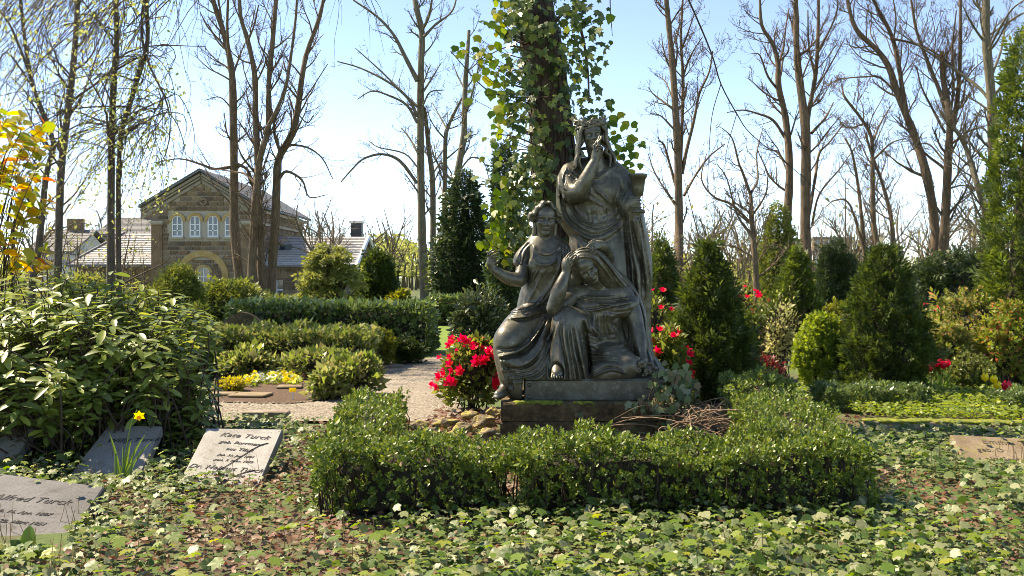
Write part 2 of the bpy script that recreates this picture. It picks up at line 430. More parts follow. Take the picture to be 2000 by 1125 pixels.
def fan(n=7, spread=1.0, w=.1, seed=0, droop=.12):
    """a flat conifer spray: narrow fingers off a short axis"""
    rg = R_(seed); T = []; F_ = []
    for i in range(n):
        t = i / (n - 1); side = -1 if i % 2 else 1; a = side * spread * (1 - .55 * t) * (0 if i == n - 1 else 1); y0 = .55 * t; l = (.55 - .25 * abs(t - .4)) * rg.uniform(.85, 1.15)
        b = len(T); dx, dy = math.sin(a), math.cos(a); nx, ny = dy, -dx; z = rg.uniform(-.05, .05)
        T += [(0, y0, 0), (dx * l * .5 - nx * w * .5, y0 + dy * l * .5 - ny * w * .5, z), (dx * l, y0 + dy * l, z - droop * l), (dx * l * .5 + nx * w * .5, y0 + dy * l * .5 + ny * w * .5, z)]
        F_.append((b, b + 3, b + 2, b + 1))
    return T, F_
THUJA_T, THUJA_F = fan(6, .9, .13, 3)
YEW_T, YEW_F = fan(6, 1.2, .13, 5, .2)
def tri_fan(n, spread, w, seed):
    T, F_ = fan(n, spread, w, seed); K = []; f = []
    for i in range(n):
        b = 4 * i; o = len(K); K += [tuple((np.array(T[b]) * .0 + np.array(T[b + 1]) * .75 + np.array(T[b]) * .25)), T[b + 2], tuple(np.array(T[b + 3]) * .75 + np.array(T[b]) * .25)]; f.append((o, o + 2, o + 1))
    return K, f
FAR_T, FAR_F = tri_fan(5, 1.1, .3, 7)

TWIG = mat_noise('twig_wood', [(.03, .02, .013), (.075, .05, .032)], 20, .9, bstr=.3)
def lumpy(p, f, a, seed=0):
    """smooth 3d noise at many points (sum of sines, fast)"""
    rg = R_(seed); v = np.zeros(len(p))
    for i in range(7):
        k = rg.randn(3) * f * (1 + .35 * i); v += np.sin(p @ k + rg.rand() * 6.28) / (1 + .3 * i)
    return v * a / 2.4
def ell_points(c, rad, n, rg, lo=-.35, shell=.16, lump=.12, f=5.0, seed=0):
    """points and outward directions over a bumpy ellipsoid"""
    d = nrm(rg.randn(n * 2, 3)); d = d[d[:, 2] > lo][:n]
    k = 1 + lumpy(d * 1.0, f, lump, seed); s = 1 - shell * rg.rand(len(d)) ** 1.5
    rad = np.array(rad); return np.array(tuple(c)) + d * rad * (k * s)[:, None], nrm(d / rad)
def cone_points(c, r, h, n, rg, shell=.2, pw=.8, lump=.1, seed=0, r0=.72):
    """a slender cone: base radius r at a quarter height, pointed top"""
    t = rg.rand(n * 2) ** 1.0; prof = np.where(t < .3, r0 + (1 - r0) * t / .3, np.clip((1 - t) / .7, 0, 1) ** pw)
    keep = rg.rand(n * 2) < prof * .9 + .1; t = t[keep][:n]; prof = prof[keep][:n]; a = rg.uniform(0, 6.28, len(t))
    q = np.stack([np.cos(a) * r, np.sin(a) * r, t * h], 1); k = 1 + lumpy(q / max(r, .1), 3.0, lump, seed); s = 1 - shell * rg.rand(len(t)) ** 1.6
    rr = r * prof * k * s + .01
    pos = np.array(tuple(c)) + np.stack([np.cos(a) * rr, np.sin(a) * rr, t * h], 1)
    return pos, nrm(np.stack([np.cos(a), np.sin(a), np.full(len(a), .35)], 1))
def box_points(x0, x1, y0, y1, z0, z1, n, rg, shell=.05, lump=.04, seed=0, top=.4):
    """points over the top and four sides of a clipped hedge"""
    A = np.array([(x1 - x0) * (y1 - y0) * 1.3, (x1 - x0) * (z1 - z0), (x1 - x0) * (z1 - z0) * .5, (y1 - y0) * (z1 - z0), (y1 - y0) * (z1 - z0)]); w = rg.choice(5, n, p=A / A.sum())
    u = rg.rand(n); v = rg.rand(n); X = x0 + u * (x1 - x0); Y = y0 + v * (y1 - y0); Z = z0 + v * (z1 - z0)
    p = np.zeros((n, 3)); d = np.zeros((n, 3))
    for k in range(5):
        m = w == k
        if k == 0: p[m] = np.stack([X, Y, np.full(n, z1)], 1)[m]; d[m] = (0, 0, 1)
        if k == 1: p[m] = np.stack([X, np.full(n, y0), Z], 1)[m]; d[m] = (0, -1, .25)
        if k == 2: p[m] = np.stack([X, np.full(n, y1), Z], 1)[m]; d[m] = (0, 1, .25)
        if k == 3: p[m] = np.stack([np.full(n, x0), y0 + u * (y1 - y0), Z], 1)[m]; d[m] = (-1, 0, .25)
        if k == 4: p[m] = np.stack([np.full(n, x1), y0 + u * (y1 - y0), Z], 1)[m]; d[m] = (1, 0, .25)
    p += d * (lumpy(p, 6, lump, seed) - shell * rg.rand(n) ** 1.5)[:, None]
    return p, d
def foliage(root, pos, d, T, F_, size, mat, rg, spread=.5, upb=.3, name='foliage', wid=None, inner=None, rag=.09):
    n0 = len(pos)
    if inner is not None: pos = np.concatenate([pos, inner]); d = np.concatenate([d, nrm(rg.randn(len(inner), 3))])
    N = len(pos); ax = d + rg.randn(N, 3) * spread + np.array((0, 0, upb)); up = d * .6 + rg.randn(N, 3) * .5 + np.array((0, 0, .5))
    sz = rg.uniform(size[0], size[1], N); sz[n0:] *= 1.8; sz *= np.where(rg.rand(N) < rag, 1.75, 1)
    return put(name, leaves_mesh(name, T, F_, pos, ax, up, sz, wid), mat, root, kind='stuff')
def inner_body(root, kind, c, a, seed=0):
    """solid stand-in for inner twigs, added to block sunlight through a bush or hedge"""
    if kind == 'box': x0, x1, y0, y1, z1, sk = a; n = max(int((x1 - x0) / .12), 3)
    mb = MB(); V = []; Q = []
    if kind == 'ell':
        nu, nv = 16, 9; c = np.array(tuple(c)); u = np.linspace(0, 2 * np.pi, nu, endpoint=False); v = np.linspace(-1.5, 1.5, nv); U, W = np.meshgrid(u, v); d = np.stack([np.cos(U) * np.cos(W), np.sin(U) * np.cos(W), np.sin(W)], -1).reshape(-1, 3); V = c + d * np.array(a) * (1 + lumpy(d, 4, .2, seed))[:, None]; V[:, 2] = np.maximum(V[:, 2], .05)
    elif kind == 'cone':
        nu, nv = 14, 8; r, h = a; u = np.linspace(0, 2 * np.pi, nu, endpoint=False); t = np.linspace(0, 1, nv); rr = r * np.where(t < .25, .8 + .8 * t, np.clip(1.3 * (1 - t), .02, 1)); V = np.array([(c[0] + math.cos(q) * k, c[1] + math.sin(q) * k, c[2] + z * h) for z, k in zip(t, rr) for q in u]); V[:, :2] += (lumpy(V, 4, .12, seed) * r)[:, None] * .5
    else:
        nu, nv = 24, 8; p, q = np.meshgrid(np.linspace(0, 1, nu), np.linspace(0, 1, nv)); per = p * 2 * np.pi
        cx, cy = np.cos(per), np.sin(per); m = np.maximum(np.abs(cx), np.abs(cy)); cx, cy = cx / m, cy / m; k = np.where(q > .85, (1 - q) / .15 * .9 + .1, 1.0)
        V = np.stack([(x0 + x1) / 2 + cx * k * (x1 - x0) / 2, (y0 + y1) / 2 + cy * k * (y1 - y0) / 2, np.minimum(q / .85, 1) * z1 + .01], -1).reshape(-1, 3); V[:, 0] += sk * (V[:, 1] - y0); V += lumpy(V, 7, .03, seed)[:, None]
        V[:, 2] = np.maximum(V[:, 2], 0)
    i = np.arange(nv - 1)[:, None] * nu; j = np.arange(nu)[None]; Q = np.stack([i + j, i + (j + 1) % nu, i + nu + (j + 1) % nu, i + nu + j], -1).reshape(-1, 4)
    put('light_blocker', mesh_np('light_blocker', V, Q), INNER, root)  # added solid core, keeps sun from shining through the leaf shell
INNER = mat_noise('light_blocker_brown', [(.025, .022, .012), (.05, .042, .024)], 25, .95, bstr=.8, bdist=.02, bscale=60)  # even twig brown of the added light-blocking cores
def stems(root, c, pts, rg, n=14, r=.008, mat=None, name='branches'):
    """woody stems from the base out to some of the leaf positions"""
    c = np.array(tuple(c)); tl = []
    for i in rg.choice(len(pts), min(n, len(pts)), replace=False):
        q = pts[i]; b = c + rg.randn(3) * np.array((.05, .05, 0)) * (1 + np.linalg.norm(q - c)); mid = (b + q) / 2 + rg.randn(3) * .05 * np.linalg.norm(q - b) + np.array((0, 0, .1)) * np.linalg.norm(q - b)
        p = catmull([b, mid, q], 4); tl.append((p, np.linspace(r, r * .35, len(p)), 5))
    put(name, tubes_mesh(name, tl), mat or TWIG, root)
def core(root, c, rad, mat=None, name='inner_twigs', seed=0, n=260, r=.004, lo=-.5):
    """the tangle of thin woody twigs inside a bush"""
    rg = R_(seed + 77); d = nrm(rg.randn(n, 3)); d = d[d[:, 2] > lo]; c = np.array(tuple(c)); rad = np.array(rad); tl = []
    for q in d:
        a = c + q * rad * rg.uniform(.1, .4) + rg.randn(3) * rad * .12; b = c + q * rad * rg.uniform(.78, .95) + rg.randn(3) * rad * .1; m = (a + b) / 2 + rg.randn(3) * rad * .1
        tl.append((np.array([a, m, b]), np.array([r * 1.6, r * 1.2, r * .6]), 3))
    put(name, tubes_mesh(name, tl), mat or TWIG, root, kind='stuff')
def bush(name, label, px, py_top, py_base, w, Y, T, F_, size, mat, n=2200, seed=0, cat='shrub', depth=None, lump=.14, spread=.5, upb=.3, group=None, lo=-.75, shell=.22, f=4.0, nst=10, inner=True):
    """an ellipsoidal bush: photo column of its middle, rows of top and base, width in photo pixels"""
    rg = R_(seed + 100); top = P(px, py_top, Y).z; bot = 0.0; h = top - bot; rx = w / 2 * Y / F; ry = depth / 2 if depth else rx * .85
    cz = bot + h * .45; c = Vector((P(px, 0, Y).x, Y, cz)); rad = (rx, ry, top - cz)
    rt = tag(empty(name, (c.x, c.y, 0)), label, cat, group)
    pos, d = ell_points(c, np.array(rad) * .9, int(n * .45), rg, lo, shell, lump, f, seed); pl = [pos]; dl = [d]; nl = 6
    for k in range(nl):
        u = nrm(rg.randn(3) * (1, 1, .8) + (0, 0, .25)); cc = np.array(tuple(c)) + u * np.array(rad) * rg.uniform(.5, .8); q, e = ell_points(cc, np.array(rad) * rg.uniform(.28, .5), int(n * .55 / nl), rg, -.5, shell + .1, lump, f, seed + k); pl.append(q); dl.append(e)
    pos = np.concatenate(pl); d = np.concatenate(dl); pos[:, 2] = np.where(pos[:, 2] < .02, rg.uniform(.01, .1, len(pos)), pos[:, 2])
    if inner and shell < .45: inner_body(rt, 'ell', Vector((c.x, c.y, c.z + rad[2] * .12)), np.array(rad) * (.55, .55, .5), seed)
    foliage(rt, pos, d, T, F_, size, mat, rg, spread, upb)
    stems(rt, (c.x, c.y, 0), pos, rg, nst, .006 + .006 * rx)
    if inner: core(rt, c, rad, seed=seed, n=int(min(500, 120 + 260 * rx)))
    return rt
def conifer(name, label, px, py_top, py_base, w, Y, mat, n=5200, seed=0, size=(.05, .1), T=None, F_=None, pw=.85, r0=.75, lump=.24, cat='conifer', group=None, z0=None, spread=.45, upb=.7):
    rg = R_(seed + 200); zb = P(px, py_base, Y).z if z0 is None else z0; zb = min(max(zb, 0), .3); h = P(px, py_top, Y).z - zb; r = w / 2 * Y / F; c = (P(px, 0, Y).x, Y, zb)
    rt = tag(empty(name, (c[0], c[1], 0)), label, cat, group)
    pos, d = cone_points(c, r, h, n, rg, .24, pw, lump, seed, r0)
    inner_body(rt, 'cone', c, (r * .62, h * .88), seed)
    foliage(rt, pos, d, T or THUJA_T, F_ or THUJA_F, size, mat, rg, spread, upb)
    p = np.array([(c[0], c[1], -.1), (c[0] + .01, c[1], zb + h * .5), (c[0], c[1], zb + h * .93)]); put('trunk', tubes_mesh('trunk', [(p, np.array([r * .12, r * .08, r * .015]), 7)]), TWIG, rt)
    tl = []
    for i in rg.choice(len(pos), 150, replace=False):
        q = pos[i]; z = max(q[2] - .5 * math.hypot(q[0] - c[0], q[1] - c[1]), .05); a = np.array((c[0], c[1], z)); tl.append((np.array([a, (a + q) / 2 + (0, 0, -.02), q]), np.array([.008, .006, .003]), 3))
    put('limbs', tubes_mesh('limbs', tl), TWIG, rt, kind='stuff')
    return rt
# ------------------------------------------------------------------ ground, path, lawn
def ground_sheet():
    m, n, b = new_mat('woodland_soil')
    t = noise_tex(n, .9, 8, .6); t2 = noise_tex(n, 14, 8, .7)
    r = ramp(n, [(.05, .034, .02), (.09, .06, .036), (.14, .10, .06)], [.35, .5, .68]); n.links.new(t2.outputs[0], r.inputs[0])
    r2 = ramp(n, [(.045, .075, .015), (.085, .125, .025)], [.3, .7]); n.links.new(t2.outputs[0], r2.inputs[0])
    f = ramp(n, [(0, 0, 0), (1, 1, 1)], [.38, .5]); n.links.new(t.outputs[0], f.inputs[0])
    mx = n.nodes.new('ShaderNodeMixRGB'); n.links.new(f.outputs[0], mx.inputs[0]); n.links.new(r.outputs[0], mx.inputs[1]); n.links.new(r2.outputs[0], mx.inputs[2])
    n.links.new(mx.outputs[0], b.inputs['Base Color']); b.inputs['Roughness'].default_value = .95
    bump(n, b, t2.outputs[0], .8, .03)
    # sheet out to the horizon, fine near the camera
    ys = np.concatenate([np.linspace(-6, 14, 70), np.geomspace(15, 1400, 30)]); xs = np.concatenate([-np.geomspace(900, 9, 14), np.linspace(-8, 8, 60), np.geomspace(9, 900, 14)])
    X, Y = np.meshgrid(xs, ys); Z = np.zeros_like(X); rg = R_(1)
    near = (Y < 15) & (np.abs(X) < 9)
    Z[near] = np.array([mnoise.noise((x * .9, y * .9, 0)) * .022 for x, y in zip(X[near], Y[near])]) - .012
    V = np.stack([X, Y, Z], -1).reshape(-1, 3); nx = len(xs)
    i = (np.arange(len(ys) - 1)[:, None] * nx + np.arange(nx - 1)[None]).ravel(); Q = np.stack([i, i + 1, i + nx + 1, i + nx], 1)
    tag(put('ground', mesh_np('ground', V, Q), m), kind='structure')
ground_sheet()
def sheet(name, px, z, mat, sub=1):
    """a flat patch of ground from photo positions"""
    pts = [G(x, y, z) for x, y in px]
    o = put(name, mesh_np(name, np.array([tuple(p) for p in pts]), np.array([list(range(len(pts)))[::-1]]), smooth=False), mat)
    me = o.data
    if me.polygons[0].normal.z < 0: me.flip_normals()
    return tag(o, kind='structure')
def mat_gravel():
    m, n, b = new_mat('gravel')
    tc = n.nodes.new('ShaderNodeTexCoord'); v = n.nodes.new('ShaderNodeTexVoronoi'); v.inputs['Scale'].default_value = 42
    n.links.new(tc.outputs['Object'], v.inputs['Vector'])
    r = ramp(n, [(.13, .108, .08), (.21, .18, .138), (.31, .275, .22), (.16, .138, .105)]); n.links.new(v.outputs['Color'], r.inputs[0])
    t = noise_tex(n, 1.1, 6, .65); r2 = ramp(n, [(.82, .78, .72), (1.06, 1.05, 1.02)], [.35, .65]); n.links.new(t.outputs[0], r2.inputs[0])
    mx = n.nodes.new('ShaderNodeMixRGB'); mx.blend_type = 'MULTIPLY'; mx.inputs[0].default_value = 1
    n.links.new(r.outputs[0], mx.inputs[1]); n.links.new(r2.outputs[0], mx.inputs[2]); n.links.new(mx.outputs[0], b.inputs['Base Color'])
    b.inputs['Roughness'].default_value = .9; bump(n, b, v.outputs['Distance'], 1.0, .012); return m
GRAVEL = mat_gravel()
PATH_PX = [(300, 818), (560, 822), (870, 822), (905, 800), (880, 760), (880, 725), (930, 700), (985, 670), (1010, 655), (990, 652), (940, 662), (905, 678), (870, 692), (835, 699), (745, 708), (712, 730), (690, 752), (640, 782), (560, 790), (420, 786), (300, 784)]
tag(sheet('path', PATH_PX, .016, GRAVEL), 'pale gravel path winding between the hedges', None)
LAWN = mat_noise('lawn_turf', [(.07, .12, .01), (.12, .19, .02), (.17, .25, .03)], 9, .9, bstr=.6, bdist=.02, bscale=120)
sheet('lawn', [(700, 700), (1000, 700), (1040, 664), (1000, 640), (820, 630), (640, 640)], .012, LAWN)
MULCH = mat_noise('bark_mulch', [(.04, .024, .014), (.10, .06, .035), (.19, .125, .075)], 40, .95, bstr=1, bdist=.02, bscale=90)
sheet('grave_bed', [(410, 784), (560, 788), (636, 780), (700, 745), (700, 725), (420, 728)], .02, MULCH)
# loose pebbles on the path, single small stones
def pebbles():
    rg = R_(3); poly = [(G(x, y).x, G(x, y).y) for x, y in PATH_PX]
    def inside(x, y):
        c = False; j = len(poly) - 1
        for i in range(len(poly)):
            if (poly[i][1] > y) != (poly[j][1] > y) and x < (poly[j][0] - poly[i][0]) * (y - poly[i][1]) / (poly[j][1] - poly[i][1]) + poly[i][0]: c = not c
            j = i
        return c
    pts = []
    while len(pts) < 5200:
        y = 8.9 + 8 * rg.rand() ** 2; x = rg.uniform(-4, 0)
        if inside(x, y): pts.append((x, y, .018))
    oct_ = np.array([(1, 0, 0), (0, 1, 0), (-1, 0, 0), (0, -1, 0), (0, 0, .6), (0, 0, -.6)], float) * .5
    fs = [(0, 1, 4), (1, 2, 4), (2, 3, 4), (3, 0, 4)]
    a = rg.uniform(0, 6.28, len(pts)); ax = np.stack([np.cos(a), np.sin(a), 0 * a], 1)
    me = leaves_mesh('pebbles', oct_, fs, np.array(pts), ax, np.tile((0, 0, 1.), (len(pts), 1)) + rg.randn(len(pts), 3) * .15, rg.uniform(.012, .034, len(pts)), wid=rg.uniform(.6, 1.1, len(pts)))
    m, n, b = new_mat('pebble'); g = n.nodes.new('ShaderNodeNewGeometry'); r = ramp(n, [(.14, .115, .085), (.25, .215, .165), (.33, .295, .24)]); n.links.new(g.outputs['Random Per Island'], r.inputs[0]); n.links.new(r.outputs[0], b.inputs['Base Color']); b.inputs['Roughness'].default_value = .85
    tag(put('loose_gravel', me, m), 'loose pebbles scattered over the gravel path', 'gravel', kind='stuff')
pebbles()
# ------------------------------------------------------------------ the bronze group
def mat_bronze():
    m, n, b = new_mat('bronze')
    t = noise_tex(n, 5, 7, .62); r = ramp(n, [(.042, .036, .022), (.078, .069, .044), (.12, .11, .072)], [.3, .5, .72])
    n.links.new(t.outputs[0], r.inputs[0])
    t3 = noise_tex(n, 22, 6, .7); r3 = ramp(n, [(0, 0, 0), (1, 1, 1)], [.5, .75])
    mx = n.nodes.new('ShaderNodeMixRGB'); mx.inputs[2].default_value = (.17, .17, .12, 1)
    n.links.new(t3.outputs[0], r3.inputs[0]); n.links.new(r3.outputs[0], mx.inputs[0]); n.links.new(r.outputs[0], mx.inputs[1])
    n.links.new(mx.outputs[0], b.inputs['Base Color'])
    b.inputs['Metallic'].default_value = .35; b.inputs['Specular IOR Level'].default_value = .7
    rr = ramp(n, [(.32, .32, .32), (.52, .52, .52)], [.35, .65]); n.links.new(t.outputs[0], rr.inputs[0]); n.links.new(rr.outputs[0], b.inputs['Roughness'])
    t2 = noise_tex(n, 90, 5, .65); bump(n, b, t2.outputs[0], .22, .004)
    return m
BRONZE = mat_bronze()
def mat_plinth():
    m, n, b = new_mat('weathered_plinth_stone'); t = noise_tex(n, 3.5, 9, .68); r = ramp(n, [(.045, .03, .014), (.12, .083, .042), (.24, .18, .10)], [.32, .5, .68]); n.links.new(t.outputs[0], r.inputs[0])
    t2 = noise_tex(n, 7, 8, .7, dist=.6); f = ramp(n, [(0, 0, 0), (1, 1, 1)], [.52, .66]); n.links.new(t2.outputs[0], f.inputs[0]); mx = n.nodes.new('ShaderNodeMixRGB'); mx.inputs[2].default_value = (.10, .10, .03, 1)
    n.links.new(f.outputs[0], mx.inputs[0]); n.links.new(r.outputs[0], mx.inputs[1])
    t3 = noise_tex(n, 26, 6, .75); f3 = ramp(n, [(.45, .45, .45), (1.25, 1.2, 1.15)], [.35, .65]); n.links.new(t3.outputs[0], f3.inputs[0]); mm = n.nodes.new('ShaderNodeMixRGB'); mm.blend_type = 'MULTIPLY'; mm.inputs[0].default_value = 1; n.links.new(mx.outputs[0], mm.inputs[1]); n.links.new(f3.outputs[0], mm.inputs[2])
    n.links.new(mm.outputs[0], b.inputs['Base Color']); b.inputs['Roughness'].default_value = .92; b.inputs['Specular IOR Level'].default_value = .25; t4 = noise_tex(n, 40, 8, .7); bump(n, b, t4.outputs[0], .9, .01); return m
STONE_DARK = mat_plinth()
MOSS = mat_noise('moss', [(.05, .07, .008), (.16, .19, .02), (.3, .27, .03)], 30, .95, bstr=.9, bdist=.01, bscale=160)

def dn(a): return np.array(tuple(a))
def hd(c, hh, yaw=0, pitch=0, roll=0):
    """head frame -> function (x,y,z) in head heights to world; roll>0 tips the crown to the photo's left"""
    M = Matrix.Rotation(-roll, 3, 'Y') @ Matrix.Rotation(yaw, 3, 'Z') @ Matrix.Rotation(pitch, 3, 'X')
    A = np.array(M @ Matrix(((1, 0, 0), (0, -1, 0), (0, 0, 1))))
    return (lambda x, y, z: dn(c) + hh * (A @ np.array((x, y, z)))), A
def face(s, c, hh, yaw=0, pitch=0, roll=0):
    L, A = hd(c, hh, yaw, pitch, roll); e = lambda p, r, k=.03, sub=False: s.ell(L(*p), np.array(r) * hh, k * hh, A, sub)
    def cn(p, q, a, b, k=.03, sub=False): s.cone(L(*p), L(*q), a * hh, b * hh, k * hh, sub)
    e((0, -.08, .13), (.325, .40, .36), .05); e((0, .08, -.12), (.245, .28, .35), .10)
    e((0, .235, -.40), (.10, .09, .075), .08); e((0, .1, .2), (.28, .24, .2), .1)
    for q in (-1, 1):
        cn((q * .215, .0, -.14), (q * .045, .215, -.41), .055, .05, .09)
        e((q * .15, .2, -.10), (.11, .115, .10), .08)
    for q in (-1, 1):
        e((q * .135, .37, .005), (.105, .13, .066), .03, True)
        e((q * .132, .245, -.004), (.075, .06, .05), .012)
        cn((q * .06, .318, .022), (q * .20, .27, .02), .016, .014, .012); cn((q * .07, .30, -.035), (q * .19, .268, -.03), .012, .011, .012)
        cn((q * .045, .34, .088), (q * .225, .285, .075), .036, .03, .035)
    cn((0, .325, .07), (0, .425, -.135), .034, .042, .022); cn((0, .40, -.15), (0, .34, -.17), .036, .045, .03)
    for q in (-1, 1): e((q * .052, .355, -.155), (.035, .05, .032), .02)
    cn((-.085, .318, -.262), (0, .362, -.246), .022, .03, .02); cn((.085, .318, -.262), (0, .362, -.246), .022, .03, .02)
    cn((-.07, .318, -.292), (.07, .318, -.292), .024, .024, .02); e((0, .345, -.297), (.06, .03, .025), .02)
    cn((-.095, .335, -.272), (.095, .335, -.272), .014, .014, .012, True)
    e((0, .335, -.345), (.08, .03, .02), .03, True)
    return L
def finger(s, pts, r=.0098, k=.0035): s.chain(pts, np.linspace(r, r * .78, len(pts)), k, m=3)

ROOT = empty('bronze_sculpture', P(1140, 745, 8.5))
tag(ROOT, 'dark weathered bronze group of three robed women on a stone plinth', 'sculpture')

# ---- standing woman -------------------------------------------------------------
def standing():
    Y = 8.72
    s = Sdf(P(1060, 745, 8.3) - Vector((.1, 0, .02)), P(1310, 300, 9.05) + Vector((.05, 0, .1)), .0094)
    r = lambda q: q * 8.6 / F
    fy = ((0, 1, 0), .72)
    s.chain([P(1168, 345, Y), P(1166, 385, Y), P(1172, 435, Y + .02), P(1182, 500, Y), P(1192, 580, Y), P(1200, 660, Y), P(1204, 730, Y)],
            [r(40), r(45), r(43), r(56), r(62), r(68), r(74)], .05, m=3, flat=fy)
    s.chain([P(1118, 338, Y), P(1150, 326, Y + .02), P(1186, 328, Y + .02), P(1212, 348, Y)], [r(15), r(14), r(14), r(16)], .06)                     # shoulders
    for x in (1143, 1192): s.ell(P(x, 375, Y - .09), (r(20), r(17), r(20)), .05)
    s.chain([P(1116, 334, Y), P(1110, 354, Y - .06), P(1120, 372, Y - .14), P(1133, 374, Y - .2)], [r(17), r(19), r(20), r(16)], .04)    # sleeve
    s.cone(P(1140, 440, Y), P(1128, 540, Y), r(22), r(30), .06)
    s.chain([P(1108, 340, Y + .05), P(1103, 380, Y + .02), P(1108, 425, Y + .03), P(1126, 452, Y)], [r(11), r(12), r(13), r(14)], .05)   # mantle edge
    s.chain([P(1216, 350, Y), P(1228, 385, Y - .05), P(1226, 400, Y - .15), P(1238, 392, Y - .22)], [r(18), r(17), r(15), r(10)], .04)    # arm under the mantle
    s.chain([P(1238, 405, Y - .2), P(1246, 460, Y - .12), P(1252, 520, Y - .08), P(1256, 600, Y - .05), P(1256, 690, Y), P(1282, 725, Y)], [r(11), r(15), r(19), r(13), r(12), r(16)], .05)
    s.chain([P(1248, 415, Y - .12), P(1256, 470, Y - .03), P(1264, 522, Y)], [r(8), r(10), r(9)], .03)
    s.ell(P(1180, 590, Y - .12), (r(34), r(26), r(90)), .08); s.cone(P(1220, 400, Y - .06), P(1230, 480, Y - .05), r(15), r(18), .04)
    R = Relief(1060, 295, 1320, 750)
    R.family([(1096, 322), (1112, 316), (1150, 345), (1176, 372), (1196, 400)], [(1120, 384), (1135, 392), (1158, 398), (1176, 404), (1194, 412)], 5, 3.2, 3, .3)
    R.family([(1098, 318), (1090, 345), (1096, 372), (1128, 384)], [(1132, 330), (1118, 345), (1120, 356), (1136, 362)], 4, 3, 2, .3)
    R.family([(1088, 372), (1100, 432), (1150, 470), (1204, 446), (1240, 392)], [(1118, 392), (1134, 414), (1166, 424), (1204, 410), (1236, 382)], 5, 4.2, 1, .3, ends=(.04, .06))
    R.family([(1200, 330), (1203, 362), (1194, 400)], [(1226, 345), (1226, 372), (1212, 404)], 3, 3, 4, .3)
    R.family([(1152, 344), (1170, 358), (1192, 340)], [(1158, 366), (1172, 382), (1190, 372)], 3, 1.6, 9)
    R.line([(1136, 338), (1165, 347), (1202, 324)], 3, 3); R.line([(1196, 332), (1200, 365), (1194, 398)], 3.5, 3.5); R.line([(1158, 362), (1178, 382), (1194, 400)], 3.5, 3.5)
    R.family([(1140, 405), (1146, 425), (1152, 440)], [(1192, 405), (1190, 425), (1184, 440)], 5, 2, 30)
    R.line([(1091, 350), (1091, 402), (1112, 442), (1160, 468), (1205, 448), (1226, 420)], 7, 4); R.line([(1100, 420), (1130, 458), (1165, 476), (1200, 464)], 5, -4)
    R.family([(1118, 468), (1124, 560), (1130, 740)], [(1214, 462), (1220, 560), (1226, 740)], 5, 5, 6, .5)
    R.family([(1212, 436), (1220, 560), (1226, 740)], [(1254, 420), (1276, 524), (1266, 560)], 5, 5, 7, .35, ends=(.03, .1))
    R.line([(1228, 415), (1236, 520), (1240, 700)], 4.5, 6); R.line([(1219, 430), (1228, 540), (1231, 720)], 4, -6); R.line([(1247, 420), (1254, 540), (1250, 690)], 3.5, -6)
    R.family([(1232, 560), (1238, 640), (1240, 735)], [(1264, 556), (1260, 640), (1292, 728)], 3, 4, 8)
    s.relief(R); s.floor(.49)
    robe = put('robe', s.mesh('robe'), BRONZE)
    # body: head, neck, arms, hands
    b = Sdf(P(1096, 415, 8.25) - Vector((.02, 0, 0)), P(1262, 228, 9.0), .006)
    c = P(1157, 266, 8.6); hh = r(60)
    Lf = face(b, c, hh, yaw=.06, pitch=-.04, roll=.10)
    b.chain([Lf(0, -.1, -.2), P(1166, 315, 8.65), P(1168, 345, 8.7)], [r(12.5), r(13), r(22)], .035)
    b.ell(P(1168, 350, 8.71), (r(48), r(24), r(22)), .05)
    b.chain([P(1108, 345, 8.62), P(1120, 372, 8.52), P(1132, 374, 8.47)], [r(15), r(14.5), r(14)], .02)
    b.chain([P(1132, 374, 8.47), P(1146, 348, 8.44), P(1162, 313, 8.43)], [r(14), r(12.5), r(7.5)], .02)
    b.chain([P(1162, 313, 8.43), P(1166, 300, 8.43), P(1169, 291, 8.43)], [r(7.5), r(8.6), r(8.4)], .015, flat=((0, 1, 0), .7))
    fg = lambda pts, q=2.05: finger(b, [P(x, y, z) for x, y, z in pts], r(q))
    fg([(1165, 293, 8.42), (1163, 281, 8.42), (1169, 272, 8.43), (1171, 265, 8.45)], 2.2); fg([(1169, 291, 8.41), (1168, 279, 8.41), (1174, 271, 8.42), (1175, 266, 8.44)], 2.2)
    fg([(1172, 293, 8.41), (1173, 285, 8.39), (1167, 284, 8.38), (1163, 289, 8.39)]); fg([(1175, 296, 8.41), (1177, 290, 8.39), (1171, 289, 8.38), (1167, 294, 8.39)])
    fg([(1164, 300, 8.42), (1160, 291, 8.41), (1159, 283, 8.42)], 2.2)
    b.chain([P(1226, 402, 8.58), P(1236, 396, 8.5)], [r(8), r(8)], .015)
    for i, yy in enumerate((390, 397, 404)):
        fg([(1230, yy + 2, 8.5), (1236, yy, 8.46), (1246, yy, 8.46), (1252, yy + 1, 8.5)], 2.5)
    fg([(1232, 392, 8.5), (1240, 387, 8.47), (1250, 384, 8.48)], 2.4)
    body = put('standing_figure', b.mesh('standing_figure'), BRONZE, ROOT)
    # hair
    h = Sdf(P(1100, 345, 8.45), P(1222, 226, 8.9), .0058)
    h.ell(Lf(0, -.18, .17), (hh * .38, hh * .40, hh * .38), .02); h.ell(Lf(0, .34, -.12), (hh * .28, hh * .38, hh * .44), .02, sub=True)
    rg = R_(3)
